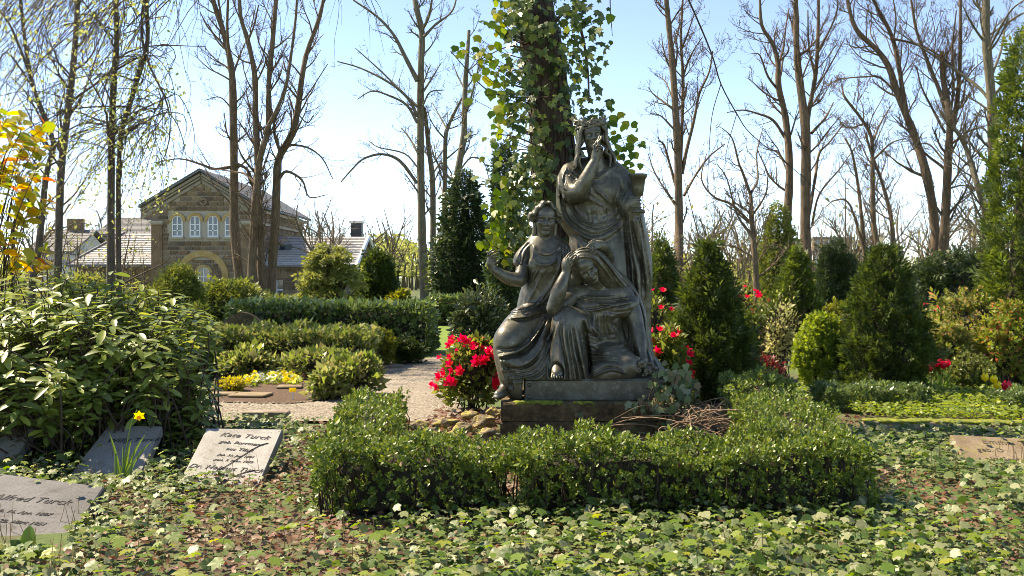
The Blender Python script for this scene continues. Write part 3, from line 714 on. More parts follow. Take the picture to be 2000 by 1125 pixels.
    for sd in (-1, 1):
        for j in range(10):
            o = rg.uniform(-.03, .03); y = .15 - j * .06; w = .05 * (-1) ** j
            pts = [Lf(sd * .04, y + .10, .44), Lf(sd * (.27 + o), y + .05, .33), Lf(sd * (.40 - o), y, .12), Lf(sd * (.38 + w), y - .04, -.12), Lf(sd * (.50 + o), y - .05, -.34), Lf(sd * (.46 + w * 1.5), y - .04, -.56), Lf(sd * (.57 + w), y - .02, -.74), Lf(sd * (.54 + w * 2), y, -.98 - .1 * (j % 2))]
            h.chain(pts, [r(2.6), r(3.6), r(4.0), r(4.0), r(3.8), r(3.4), r(2.7), r(1.4)], .003, m=4)
    put('hair', h.mesh('hair'), BRONZE, body)
    robe.parent = body
    # wreath of leaves on the head
    w = Sdf(P(1112, 285, 8.4), P(1206, 222, 8.85), .0056); rg = R_(4)
    for j in range(4):
        pts = [Lf(.47 * math.sin(a), -.12 + .46 * math.cos(a), .38 + .035 * math.sin(3 * a + j * 2) + .05 * (j - 1.5) - .05 * math.cos(a)) for a in np.linspace(0, 2 * math.pi, 22)]
        w.chain(pts, r(1.9), .004, m=2)
    for j in range(90):
        a = rg.uniform(0, 6.28); z = rg.uniform(-.06, .14); sd = rg.choice((-1, 1)) * rg.uniform(.2, .42)
        p = Lf(.47 * math.sin(a), -.12 + .46 * math.cos(a), .38 + z - .05 * math.cos(a)); q = Lf(.47 * math.sin(a + sd) * rg.uniform(1.0, 1.22), -.12 + .46 * math.cos(a + sd) * rg.uniform(1, 1.2), .38 + z + rg.uniform(-.1, .2) - .05 * math.cos(a))
        w.cone(p, (p + q) / 2, r(1.0), r(2.7), .003); w.cone((p + q) / 2, q, r(2.7), r(.8), .003)
    put('wreath', w.mesh('wreath'), BRONZE, body)
    # chalice
    mb = MB(); c = P(1246, 412, 8.5); z = lambda py: (412 - py) * 8.52 / F
    q = lambda x: x * 8.52 / F
    mb.lathe([(q(14), z(416)), (q(14), z(411)), (q(7), z(408)), (q(4), z(402)), (q(4), z(390)), (q(6), z(384)), (q(10), z(381)), (q(12.5), z(366)), (q(14.2), z(350)), (q(15.4), z(350)), (q(18.5), z(343)), (q(18.5), z(340.5)), (q(15), z(342)), (q(11.5), z(366)), (q(8), z(378)), (.001, z(379))], c, 28)
    put('chalice', mb.mesh('chalice', True), BRONZE, body)
    me = body.data
    return body
standing()

# ---- seated woman with the raised hand -----------------------------------------
def seated():
    r = lambda q: q * 8.4 / F
    s = Sdf(P(955, 800, 7.85), P(1125, 455, 8.95), .009)
    fy = ((0, 1, 0), .75)
    s.chain([P(1062, 482, 8.56), P(1064, 510, 8.53), P(1058, 555, 8.54), P(1050, 595, 8.56), P(1058, 640, 8.58)], [r(34), r(38), r(33), r(36), r(50)], .05, m=3, flat=fy)
    for x in (1043, 1082): s.ell(P(x, 518, 8.44), (r(17), r(14), r(17)), .05)
    s.chain([P(1036, 484, 8.54), P(1023, 498, 8.52), P(1016, 511, 8.5)], [r(11), r(12), r(12.5)], .03)
    s.chain([P(1098, 482, 8.56), P(1104, 520, 8.6)], [r(14), r(15)], .04)
    s.chain([P(1060, 640, 8.58), P(1026, 640, 8.36), P(992, 662, 8.14)], [r(46), r(36), r(23)], .05)
    s.chain([P(992, 664, 8.15), P(994, 700, 8.14), P(1008, 755, 8.12)], [r(24), r(23), r(25)], .05)
    s.chain([P(1070, 650, 8.45), P(1064, 690, 8.28), P(1060, 740, 8.18)], [r(44), r(38), r(34)], .05)
    s.chain([P(1030, 690, 8.3), P(1032, 745, 8.2)], [r(46), r(42)], .06)
    s.chain([P(1060, 690, 8.6), P(1060, 745, 8.6)], [r(62), r(62)], .06)
    R = Relief(940, 440, 1140, 800)
    R.family([(1032, 474), (1050, 498), (1078, 500), (1104, 476)], [(1034, 500), (1050, 522), (1076, 524), (1100, 506)], 4, 2.6, 11, .25)
    R.line([(1036, 474), (1054, 494), (1076, 496), (1100, 474)], 3, 4)
    R.family([(1092, 474), (1090, 520), (1072, 556), (1044, 594)], [(1120, 480), (1116, 530), (1098, 572), (1076, 604)], 5, 4, 12, .3, ends=(.05, .05))
    R.family([(1090, 522), (1066, 545), (1040, 590)], [(1036, 526), (1030, 556), (1020, 598)], 5, 2, 13)
    R.family([(992, 600), (1018, 599), (1042, 592), (1072, 578)], [(998, 624), (1026, 622), (1052, 616), (1082, 602)], 4, 4.6, 14, .25, ends=(.03, .05))
    R.line([(996, 624), (1026, 624), (1056, 614)], 5, -6)
    R.family([(1030, 470), (1014, 490), (1004, 514)], [(1048, 480), (1040, 506), (1030, 524)], 4, 2.4, 15)
    R.line([(1000, 512), (1012, 517), (1026, 514)], 3, 4); R.line([(1034, 476), (1030, 510), (1034, 550)], 4, -4)
    R.family([(1066, 616), (1042, 650), (1006, 678), (968, 690)], [(1094, 640), (1080, 700), (1056, 742), (1000, 752)], 5, 6.5, 16, .35, ends=(.06, .06))
    R.line([(1058, 640), (1030, 668), (1000, 682), (972, 682)], 5, -6); R.line([(1080, 640), (1052, 690), (1015, 716), (978, 724)], 5, 6)
    R.family([(972, 690), (978, 724), (994, 765)], [(1010, 700), (1012, 730), (1012, 765)], 3, 3, 17)
    s.relief(R); s.floor(.497, .085); s.floor(.33)
    robe = s.mesh('robe')
    b = Sdf(P(944, 790, 7.9), P(1192, 384, 8.85), .0068)
    c = P(1066, 428, 8.47); hh = r(66)
    Lf = face(b, c, hh, yaw=.05, pitch=.10, roll=-.05)
    b.chain([Lf(0, -.1, -.2), P(1064, 470, 8.52), P(1064, 492, 8.55)], [r(14), r(14), r(22)], .035)
    b.ell(P(1064, 500, 8.55), (r(40), r(22), r(24)), .05)
    b.chain([P(1026, 500, 8.52), P(1020, 528, 8.46), P(1016, 547, 8.42)], [r(11), r(11.5), r(12)], .02)
    b.chain([P(1014, 548, 8.42), P(990, 542, 8.38), P(965, 527, 8.35)], [r(12.5), r(11), r(6.5)], .02)
    b.chain([P(965, 527, 8.35), P(960, 516, 8.35), P(960, 508, 8.35)], [r(6.6), r(8), r(8)], .015, flat=((0, 1, 0), .7))
    fg = lambda pts, q=2.0: finger(b, [P(x, y, z) for x, y, z in pts], r(q))
    fg([(957, 510, 8.35), (953, 500, 8.34), (956, 492, 8.32), (963, 487, 8.31)]); fg([(959, 506, 8.34), (957, 497, 8.32), (964, 492, 8.3), (971, 490, 8.3)])
    fg([(961, 507, 8.33), (961, 500, 8.31), (968, 496, 8.29), (976, 494, 8.29)]); fg([(964, 511, 8.33), (966, 505, 8.31), (971, 502, 8.3), (976, 501, 8.3)], 1.8)
    fg([(964, 518, 8.34), (971, 511, 8.32), (975, 508, 8.32)], 2.2)
    # the other arm passes behind and rests its hand on the mourner's head
    b.chain([P(1108, 500, 8.62), P(1150, 530, 8.62), P(1188, 512, 8.46), P(1184, 488, 8.28)], [r(13), r(12), r(10), r(7)], .02)
    b.chain([P(1184, 488, 8.28), P(1176, 480, 8.2), P(1168, 478, 8.16)], [r(7), r(8.4), r(8)], .015)
    for i, (x, y) in enumerate(((1145, 484), (1148, 489), (1153, 493), (1160, 495))):
        fg([(1170 + i, 474 + 3 * i, 8.14), (1160 + i, 472 + 4.4 * i, 8.09), (x + 5, y - 5, 8.05), (x, y + 1, 8.04)], 2.3)
    fg([(1172, 474, 8.2), (1160, 469, 8.18), (1150, 475, 8.14)], 2.3)
    # lower leg and bare foot
    b.chain([P(1060, 500, 8.58), P(1058, 600, 8.62), P(1050, 648, 8.56), P(998, 668, 8.2), P(994, 715, 8.15), P(986, 756, 8.08)], [r(18), r(16), r(18), r(13), r(11), r(9)], .02)
    b.chain([P(986, 758, 8.1), P(982, 766, 8.04), P(972, 772, 7.97)], [r(9), r(8.5), r(7.5)], .02)
    for i in range(5): fg([(977 - i * 3.2 + 3, 770 + i * .6, 8.0), (970 - i * 2.6 + 3, 775 + i * .3, 7.94), (967 - i * 2.2 + 3, 777, 7.925)], 2.6 - i * .25)
    body = put('seated_figure', b.mesh('seated_figure'), BRONZE, ROOT)
    put('robe', robe, BRONZE, body)
    h = Sdf(P(1024, 520, 8.3), P(1112, 378, 8.8), .0058)
    h.ell(Lf(0, -.14, .17), (hh * .35, hh * .39, hh * .36), .02); h.ell(Lf(0, .36, -.1), (hh * .25, hh * .36, hh * .38), .02, sub=True)
    for sd in (-1, 1):
        h.ell(Lf(sd * .38, -.06, .03), np.array((.13, .16, .14)) * hh, .01)
        for j in range(9):
            wv = .03 * (-1) ** j; y = .22 - .075 * j
            h.chain([Lf(sd * .012, y + .01, .475), Lf(sd * .10, y + .035, .47 + wv), Lf(sd * .19, y + .03, .37 - wv), Lf(sd * .28, y, .29 + wv), Lf(sd * .34, y - .03, .17 - wv), Lf(sd * .44, y - .08, .10 + wv), Lf(sd * .47, y - .12, -.01), Lf(sd * .38, y - .14, -.09)], [r(2.2), r(3.2), r(3.2), r(3.4), r(3.4), r(3.6), r(3.4), r(2.4)], .0025, m=4)
    for sd in (-1, 1):
        for j in range(3): h.chain([Lf(sd * .30, -.1 - .06 * j, -.05), Lf(sd * .30, -.1 - .07 * j, -.45), Lf(sd * (.36 + .05 * j), -.08, -.95)], [r(4), r(4.4), r(2)], .01)
    h.ell(Lf(0, -.5, .05), np.array((.2, .18, .2)) * hh, .03)
    put('hair', h.mesh('hair'), BRONZE, body)
    return body
seated()

# ---- mourner resting her head on her hand ---------------------------------------
def mourner():
    r = lambda q: q * 8.3 / F
    s = Sdf(P(1045, 765, 7.85), P(1330, 470, 8.9) , .0082); fy = ((0, 1, 0), .78)
    s.chain([P(1168, 590, 8.42), P(1166, 612, 8.4), P(1170, 645, 8.44), P(1176, 690, 8.5)], [r(44), r(46), r(42), r(56)], .05, m=3, flat=fy)
    for x in (1140, 1188): s.ell(P(x, 606, 8.3), (r(20), r(15), r(19)), .05)
    s.chain([P(1158, 685, 8.46), P(1130, 645, 8.3), P(1107, 624, 8.14)], [r(40), r(34), r(24)], .04)
    s.chain([P(1106, 624, 8.14), P(1104, 660, 8.14), P(1102, 700, 8.14), P(1100, 742, 8.14)], [r(24), r(26), r(30), r(34)], .04)
    s.chain([P(1110, 640, 8.2), P(1128, 700, 8.2), P(1128, 742, 8.14)], [r(22), r(24), r(17)], .04)
    s.chain([P(1150, 705, 8.44), P(1195, 705, 8.25), P(1226, 715, 8.14)], [r(36), r(30), r(24)], .04)
    s.chain([P(1226, 720, 8.15), P(1190, 728, 8.12), P(1165, 732, 8.12)], [r(20), r(19), r(16)], .04)
    s.chain([P(1170, 735, 8.5), P(1245, 735, 8.5)], [r(44), r(34)], .05)
    # arm band and cloth over the shoulder
    s.chain([P(1232, 592, 8.37), P(1216, 602, 8.32), P(1200, 604, 8.3)], [r(17), r(15), r(9)], .03)
    R = Relief(1040, 470, 1340, 770)
    R.family([(1104, 572), (1126, 580), (1176, 584), (1230, 576)], [(1122, 592), (1150, 610), (1186, 604), (1236, 598)], 3, 2.6, 21, .3)
    R.line([(1104, 568), (1128, 577), (1176, 581), (1222, 574)], 3, 4)
    R.family([(1160, 590), (1190, 592), (1238, 586)], [(1166, 604), (1196, 622), (1238, 618)], 4, 3.2, 22, .3)
    R.family([(1124, 604), (1140, 640), (1166, 668)], [(1212, 616), (1204, 640), (1206, 662)], 6, 2.6, 23, .5)
    R.line([(1140, 648), (1170, 656), (1210, 652)], 4, -4)
    R.family([(1130, 648), (1160, 668), (1200, 668), (1236, 660)], [(1136, 690), (1166, 694), (1200, 686), (1236, 682)], 4, 3.6, 24)
    R.family([(1088, 622), (1068, 670), (1056, 748)], [(1122, 616), (1138, 672), (1156, 748)], 6, 5, 25, .5, ends=(.25, .04))
    R.line([(1140, 630), (1148, 680), (1154, 740)], 6, -8); R.line([(1082, 640), (1072, 690), (1074, 740)], 5, -5)
    R.family([(1150, 690), (1180, 688), (1204, 692)], [(1152, 742), (1190, 728), (1224, 734)], 4, 3, 26)
    s.relief(R); s.ell(P(1088, 728, 7.98), (r(13), r(24), r(19)), .02, sub=True); s.floor(.5)
    robe = s.mesh('robe')
    b = Sdf(P(1055, 760, 7.85), P(1300, 478, 8.75), .0068)
    c = P(1146, 524, 8.2); hh = r(64)
    Lf = face(b, c, hh, yaw=-.10, pitch=.36, roll=.56)
    b.chain([Lf(0, -.12, -.2), P(1172, 562, 8.36), P(1172, 585, 8.42)], [r(13), r(14), r(24)], .035)
    b.chain([P(1122, 574, 8.38), P(1170, 580, 8.4), P(1216, 572, 8.4)], [r(17), r(24), r(19)], .04)
    b.ell(P(1170, 592, 8.4), (r(44), r(26), r(30)), .05)
    b.chain([P(1122, 575, 8.37), P(1100, 592, 8.25), P(1082, 602, 8.12)], [r(16), r(15), r(13.5)], .02)
    b.chain([P(1082, 602, 8.12), P(1093, 566, 8.1), P(1107, 530, 8.12)], [r(13.5), r(13), r(7.5)], .02)
    b.chain([P(1107, 530, 8.12), P(1107, 518, 8.12), P(1109, 509, 8.13)], [r(7.5), r(9), r(9)], .015)
    fg = lambda pts, q=2.1: finger(b, [P(x, y, z) for x, y, z in pts], r(q))
    fg([(1106, 512, 8.1), (1106, 503, 8.1), (1112, 495, 8.12), (1120, 490, 8.13)]); fg([(1109, 511, 8.09), (1110, 503, 8.08), (1116, 497, 8.1), (1124, 493, 8.11)])
    fg([(1112, 513, 8.08), (1114, 505, 8.07), (1119, 500, 8.08), (1126, 498, 8.1)]); fg([(1113, 517, 8.08), (1117, 511, 8.07), (1121, 507, 8.08)], 1.9)
    fg([(1110, 524, 8.1), (1115, 520, 8.09), (1119, 514, 8.1)], 2.3)
    b.chain([P(1218, 574, 8.4), P(1234, 606, 8.36), P(1243, 635, 8.33)], [r(17.5), r(16.5), r(13)], .02)
    b.chain([P(1243, 635, 8.33), P(1250, 665, 8.27), P(1254, 692, 8.22)], [r(13), r(12), r(7.5)], .02)
    b.chain([P(1254, 692, 8.22), P(1256, 704, 8.19)], [r(8), r(9)], .015)
    for i in range(4): fg([(1250 + i * 4, 706, 8.18), (1248 + i * 5, 716, 8.14), (1247 + i * 5.5, 725, 8.13), (1247 + i * 5.5, 732, 8.14)], 2.2)
    fg([(1248, 700, 8.18), (1241, 708, 8.14), (1238, 716, 8.13)], 2.2)
    # bare foot under the hem
    b.chain([P(1170, 590, 8.42), P(1172, 650, 8.48), P(1150, 680, 8.44), P(1108, 630, 8.18), P(1104, 680, 8.16), P(1093, 706, 8.1)], [r(20), r(18), r(18), r(13), r(11), r(9)], .02)
    b.chain([P(1092, 704, 8.1), P(1089, 718, 8.03), P(1088, 730, 7.97)], [r(9), r(10.5), r(10)], .02, flat=((0, 0, 1), .75))
    for i in range(5): fg([(1079 + i * 4.6, 728, 7.98), (1078 + i * 5.0, 735, 7.93), (1078 + i * 5.0, 739, 7.915)], 2.6 - .18 * i)
    body = put('mourning_figure', b.mesh('mourning_figure'), BRONZE, ROOT)
    put('robe', robe, BRONZE, body)
    # veil
    v = Sdf(P(1092, 760, 7.95), P(1320, 474, 8.8), .0072)
    v.ell(Lf(0, -.14, .17), np.array((.40, .44, .42)) * hh, .02)
    v.chain([Lf(.3, -.15, .1), P(1186, 542, 8.36), P(1206, 556, 8.45), P(1232, 578, 8.48), P(1250, 620, 8.48), P(1256, 670, 8.45), P(1262, 712, 8.4), P(1288, 735, 8.4)], [r(22), r(22), r(20), r(13), r(10), r(10), r(14), r(15)], .04)
    v.chain([Lf(-.25, -.25, -.1), P(1122, 552, 8.4)], [r(14), r(14)], .04)
    v.ell(Lf(0, .42, -.16), np.array((.31, .42, .44)) * hh, .025, hd(c, hh, -.10, .36, .56)[1], True)
    R = Relief(1080, 465, 1340, 770)
    R.family([(1114, 520), (1130, 503), (1158, 503), (1178, 522), (1200, 552), (1222, 572)], [(1112, 500), (1136, 482), (1168, 486), (1194, 512), (1220, 542), (1250, 580)], 4, 4.2, 27, .3, ends=(.03, .05))
    R.line([(1113, 522), (1128, 504), (1156, 503), (1176, 520), (1196, 548)], 3.5, 4)
    R.family([(1228, 576), (1242, 620), (1246, 660), (1250, 720)], [(1248, 572), (1264, 620), (1268, 660), (1296, 740)], 4, 3, 28)
    v.relief(R); v.floor(.5, -9, 1.22)
    put('veil', v.mesh('veil'), BRONZE, body)
    # garland of roses under her hand
    w = Sdf(P(1215, 762, 7.85), P(1330, 676, 8.4), .006); rg = R_(9)
    for (x, y, Y, q) in ((1240, 700, 8.12, 8), (1252, 710, 8.08, 8.5), (1264, 724, 8.06, 8), (1278, 738, 8.04, 7), (1246, 722, 8.08, 6), (1290, 746, 8.05, 6), (1232, 712, 8.1, 6), (1270, 712, 8.1, 6)):
        cc = dn(P(x, y, Y)); w.ell(cc, np.array((.8, .8, .8)) * r(q), .004)
        for j in range(7):
            a = j * .9; a2 = a + 1.3; q1 = r(q) * (.35 + .1 * j)
            o = lambda t: cc + np.array((math.cos(t) * q1, -r(q) * (.85 - .09 * j), math.sin(t) * q1))
            w.chain([o(a), o((a + a2) / 2), o(a2)], r(1.5), .003, m=2)
    for j in range(34):
        t = rg.rand(); p = dn(P(1232 + 66 * t, 702 + 46 * t, 8.12 - .05 * t)) + rg.randn(3) * .022; q = p + np.array((rg.randn() * .03, -.015, rg.randn() * .03))
        w.cone(p, (p + q) / 2, r(1.2), r(3.4), .003); w.cone((p + q) / 2, q, r(3.4), r(1), .003)
    put('rose_garland', w.mesh('rose_garland'), BRONZE, body)
mourner()

# ---- cast base with bolts, and the stone plinth under it ------------------------
def bases():
    z0 = .325; xl, xr = .104, 1.235
    mb = MB(); mb.box(((xl + xr) / 2, 8.03 + .48, z0 + .084), (xr - xl, .96, .168), bev=.008)
    mb.box(((xl + xr) / 2, 8.03 + .48, z0 + .164), (xr - xl - .03, .93, .03), bev=.008)
    base = mb.build('cast_base', BRONZE, ROOT)
    for (px, py) in ((1034, 752), (1034, 776), (1264, 756)):
        p = P(px, py, 8.03); m = MB()
        m.lathe([(.017, 0), (.0165, .006), (.012, .012), (.004, .0145), (.0005, .015)], p + Vector((0, .002, 0)), 12, Matrix.Rotation(math.radians(90), 3, 'X'))
        put('bolt', m.mesh('bolt', True), BRONZE, base)
    rt = empty('stone_plinth', (0.6, 8.5, 0))
    tag(rt, 'mossy two tiered dark stone plinth under the bronze women', 'plinth')
    def tier(x0, x1, y0, y1, za, zb, seed):
        n = 26; rg = R_(seed)
        # chipped front edges: box with many cuts along x, corner verts jittered
        V = []; Fc = []
        xs = np.linspace(x0, x1, n)
        for i, x in enumerate(xs):
            j = lambda s_: rg.randn() * s_
            V += [(x, y0 + j(.003), za), (x, y0 + j(.003), zb - .014 + j(.003)), (x, y0 + .012 + abs(j(.004)), zb + j(.002)), (x, y1, zb), (x, y1, za)]
        for i in range(n - 1):
            for k in range(5): Fc.append((i * 5 + k, i * 5 + (k + 1) % 5, i * 5 + 5 + (k + 1) % 5, i * 5 + 5 + k)[::-1])
        Fc5 = [list(range(5)), list(range((n - 1) * 5, n * 5))[::-1]]
        return put('plinth_slab', mesh_np('plinth_slab', np.array(V), [np.array(Fc), np.array(Fc5)], smooth=False), STONE_DARK, rt)
    tier(-.09, 1.30, 7.90, 9.05, .176, .325, 1)
    tier(-.096, 1.306, 7.894, 9.06, .0, .172, 2)
    # moss cushions along the step
    rg = R_(5); s = Sdf((-.1, 7.86, .26), (1.32, 8.06, .37), .008)
    for a, b, n, q in ((.03, .40, 60, .017), (.5, .68, 22, .013), (-.02, .1, 8, .008), (.75, 1.2, 20, .008)):
        for i in range(n):
            x = rg.uniform(a, b); y = 7.905 + abs(rg.randn()) * .035; s.ell((x, y, .325 - (.012 if y < 7.912 else 0)), (q * rg.uniform(.8, 1.6), q * rg.uniform(.6, 1.3), q * rg.uniform(.4, .9)), .012)
    put('moss', s.mesh('moss'), MOSS, rt, kind='stuff')
bases()
# ------------------------------------------------------------------ the sandstone house and the buildings beyond
def mat_block(name, cols, obj=True):
    m, n, b = new_mat(name); oi = n.nodes.new('ShaderNodeObjectInfo'); g = n.nodes.new('ShaderNodeNewGeometry')
    r = ramp(n, cols); n.links.new(oi.outputs['Random'] if obj else g.outputs['Random Per Island'], r.inputs[0])
    t = noise_tex(n, 3.2, 7, .65, 'Object'); r2 = ramp(n, [(.55, .52, .5), (1.15, 1.1, 1.05)], [.3, .7]); n.links.new(t.outputs[0], r2.inputs[0])
    mx = n.nodes.new('ShaderNodeMixRGB'); mx.blend_type = 'MULTIPLY'; mx.inputs[0].default_value = 1; n.links.new(r.outputs[0], mx.inputs[1]); n.links.new(r2.outputs[0], mx.inputs[2])
    n.links.new(mx.outputs[0], b.inputs['Base Color']); b.inputs['Roughness'].default_value = .9; t2 = noise_tex(n, 25, 5, .6); bump(n, b, t2.outputs[0], .5, .03); return m
SCOL = [(.19, .13, .075), (.27, .19, .11), (.32, .235, .14), (.24, .16, .09), (.14, .105, .072), (.3, .235, .16)]
BLOCK = mat_block('sandstone_block', SCOL); BLOCK_S = mat_block('sandstone_course', SCOL, False)
MORTAR = mat_noise('mortar', [(.36, .31, .235), (.44, .39, .3)], 8, .95, bstr=.2)
OCHRE = mat_noise('ochre_sandstone', [(.34, .21, .07), (.44, .29, .11), (.50, .36, .17)], 3, .9, bstr=.3, bscale=20)
SLATE = mat_noise('slate_tile', [(.10, .10, .10), (.15, .148, .145), (.2, .198, .195)], 5, .6, bstr=.2, spec=.3)
DARKSLATE = mat_noise('dark_slate', [(.03, .03, .033), (.05, .05, .055)], 5, .5, bstr=.2)
TILE = mat_noise('pale_roof_tile', [(.32, .31, .295), (.46, .445, .425), (.56, .545, .525)], 6, .7, bstr=.3, spec=.2)
WHITEP = mat_noise('white_paint', [(.68, .67, .64), (.8, .8, .78)], 4, .6, bstr=.05)
GREYTRIM = mat_noise('pale_cornice', [(.24, .2, .145), (.33, .28, .21)], 4, .8, bstr=.1)
m_, n_, b_ = new_mat('window_glass'); b_.inputs['Base Color'].default_value = (.03, .045, .06, 1); b_.inputs['Roughness'].default_value = .06; b_.inputs['Specular IOR Level'].default_value = .9; GLASS = m_
def gb(p): return tuple(p)
def arch_pts(cx, zb, w, h, Y, n=10):
    """outline of a round headed opening in the plane at distance Y"""
    r = w / 2; pts = [(cx - r, Y, zb), (cx + r, Y, zb)]
    for i in range(n + 1):
        a = math.pi * i / n; pts.append((cx + r * math.cos(a), Y, zb + h - r + r * math.sin(a)))
    return [Vector(p) for p in pts]
def ring(mb, cx, zc, r0, r1, Y, dy, a0=0, a1=math.pi, n=14):
    for i in range(n):
        a = a0 + (a1 - a0) * i / n; b = a0 + (a1 - a0) * (i + 1) / n
        q = [Vector((cx + r * math.cos(t), Y, zc + r * math.sin(t))) for r, t in ((r0, a), (r1, a), (r1, b), (r0, b))]
        mb.prism(q, (0, dy, 0))
def arch_window(root, cx, zb, w, h, Y, surround=True, bars=2):
    win = empty_part = None
    mb = MB(); mb.prism(arch_pts(cx, zb, w, h, Y - .02), (0, .04, 0)); win = mb.build('window', GLASS, root)
    fr = MB(); r = w / 2; ring(fr, cx, zb + h - r, r - .055, r, Y - .06, .05); fr.box((cx - r + .035, Y - .035, zb + (h - r) / 2), (.07, .05, h - r)); fr.box((cx + r - .035, Y - .035, zb + (h - r) / 2), (.07, .05, h - r))
    fr.box((cx, Y - .036, zb + .045), (w - .14, .052, .09)); fr.box((cx, Y - .034, zb + h / 2), (.075, .05, h - .08)); fr.box((cx, Y - .038, zb + h * .58), (w - .12, .045, .055))
    if bars > 1: fr.box((cx, Y - .037, zb + h * .3), (w - .12, .044, .045))
    fr.build('frame', WHITEP, win)
    sl = MB(); sl.box((cx, Y - .16, zb - .06), (w + .18, .2, .1)); sl.build('sill', OCHRE if not surround else MORTAR, win)
    if surround:
        s = MB(); ring(s, cx, zb + h - r, r + .004, r + .17, Y - .14, .14); s.build('arch_surround', OCHRE, win)
    return win
def house():
    Y = 60.0; k = Y / F; X = lambda px: (px - 1000) * k; Z = lambda py: H - (py - HZ) * k
    x0, x1 = X(297), X(493); xc = (x0 + x1) / 2; ze = Z(404); za = Z(345); D = 14.2; rg = R_(12)
    rt = tag(empty('sandstone_house', (xc, Y, 0)), 'brown sandstone gabled house with arched windows and low grey roofed wings', 'house')
    # mortar body with gable
    mb = MB(); mb.prism([Vector((x0, Y, -.2)), Vector((x1, Y, -.2)), Vector((x1, Y, ze)), Vector((xc, Y, za)), Vector((x0, Y, ze))], (0, D, 0)); wall = mb.build('wall', MORTAR, rt)
    # openings to leave free of blocks
    wins = [(X(347), Z(463), 21 * k, 42 * k), (X(381.5), Z(463), 21 * k, 42 * k), (X(416.5), Z(463), 21 * k, 42 * k), (X(450), Z(463), 21 * k, 42 * k)]
    big = (X(396), 0, 51 * k, Z(539))          # big arch: centre x, -, outer radius, springing height
    zsp = Z(540)
    def blocked(xa, xb, zA, zB):
        for cx, zb, w, h in wins:
            if xb > cx - w / 2 - .16 and xa < cx + w / 2 + .16 and zB > zb - .1 and zA < zb + h + .14: return True
        dx = max(abs((xa + xb) / 2 - big[0]) - (xb - xa) * .1, 0); dz = max((zA + zB) / 2 - zsp, 0)
        return math.hypot(dx, dz) < big[2] + .02
    bm = []
    for q in range(4):
        b = MB(); b.box((0, 0, 0), (1, 1, 1), bev=.06); bm.append(b.mesh('stone_block'))
    for q in bm: q.materials.append(BLOCK)
    z = -.05; row = 0; nb = 0; rest = MB()
    while z < za - .15:
        hgt = rg.uniform(.24, .31); x = x0 + (0 if row % 2 else -.2)
        while x < x1:
            w = rg.uniform(.38, .72); xa, xb = max(x, x0), min(x + w, x1); x += w
            if xb - xa < .1: continue
            lim = za - (za - ze) * max(abs(xa - xc), abs(xb - xc)) / (xc - x0)
            if z + hgt > lim - .1: continue
            segs = [(xa, xb)]
            if blocked(xa, xb, z, z + hgt):
                q3 = (xb - xa) / 3; segs = [(xa + q3 * i, xa + q3 * (i + 1)) for i in range(3) if q3 > .08 and not blocked(xa + q3 * i, xa + q3 * (i + 1), z, z + hgt)]
            for xa, xb in segs:
                th = rg.uniform(.05, .09); c = ((xa + xb) / 2, Y - th / 2 + .01, z + hgt / 2); dm = (xb - xa - .045, th + .02, hgt - .045)
                if nb < 300 and z > .6 and len(segs) == 1 and xb - xa > .3:
                    o = bpy.data.objects.new('stone_block', bm[nb % 4]); COL.objects.link(o); o.parent = wall; o.location = c; o.scale = dm; nb += 1
                else: rest.box(c, dm)
        z += hgt; row += 1
    # side wall towards the path, coursed stone
    z = -.05
    while z < ze - .2:
        hgt = rg.uniform(.24, .31); y = Y + .1
        while y < Y + D - .1:
            w = rg.uniform(.4, .8); w = min(w, Y + D - y); rest.box((x1 + .03, y + w / 2, z + hgt / 2), (.1, w - .03, hgt - .045)); y += w
        z += hgt
    rest.build('coursed_stones', BLOCK_S, wall, kind='stuff')
    # corner pilasters, string course and cornices
    tr = MB()
    for xa in (x0 + .33, x1 - .33): tr.box((xa, Y - .09, ze / 2 - .4), (.66, .12, ze - .8))
    tr.build('corner_pilaster', BLOCK_S, rt, kind='stuff')
    st = MB()
    for xa in (x0 + .33, x1 - .33): st.box((xa, Y - .14, Z(434)), (.8, .26, .16)); st.box((xa, Y - .12, Z(437.5)), (.72, .2, .08))
    st.box((x1 + .12, Y + D / 2, Z(434)), (.2, D, .16)); st.box((x1 + .2, Y + D / 2, ze - .18), (.34, D, .2)); st.build('string_course', MORTAR, rt)
    cw = MB(); sl = math.atan2(za - ze, xc - x0); L = math.hypot(za - ze, xc - x0) + .75
    for q in (-1, 1):
        for off, th, pr, dz in ((.02, .15, .34, .0), (-.17, .1, .24, 0), (-.42, .16, .16, 0)):
            c = Vector((xc + q * math.cos(sl) * (L / 2 - .02), Y - pr / 2, za - math.sin(sl) * (L / 2 - .02) + off + .12)); cw.box(c, (L, pr, th), Matrix.Rotation(q * sl, 3, 'Y'))
    cw.build('raking_cornice', GREYTRIM, rt)
    # roof
    rf = MB(); ov = .65
    for q in (-1, 1):
        e = Vector((xc + q * (xc - x0 + ov), 0, ze - math.tan(sl) * ov)); a = Vector((xc, 0, za)); n = Vector((q * math.sin(sl), 0, math.cos(sl)))
        pts = [Vector((e.x, Y - .55, e.z + .30)), Vector((a.x, Y - .55, a.z + .30)), Vector((a.x, Y - .55, a.z + .42)), Vector((e.x, Y - .55, e.z + .42))]; rf.prism(pts, (0, D + .9, 0))
    roof = rf.build('roof', SLATE, rt)
    tl = MB()
    for q in (-1, 1):
        for i in range(22):
            t = (i + .5) / 22; c = Vector((xc + q * (xc - x0 + ov) * t, Y + D / 2 - .1, lerp(za, ze - math.tan(sl) * ov, t) + .45)); tl.box(c, ((xc - x0 + ov) / 22 * 1.12, D + .96, .035), Matrix.Rotation(q * (sl - .06), 3, 'Y'))
    tl.build('slate_courses', SLATE, roof, kind='stuff')
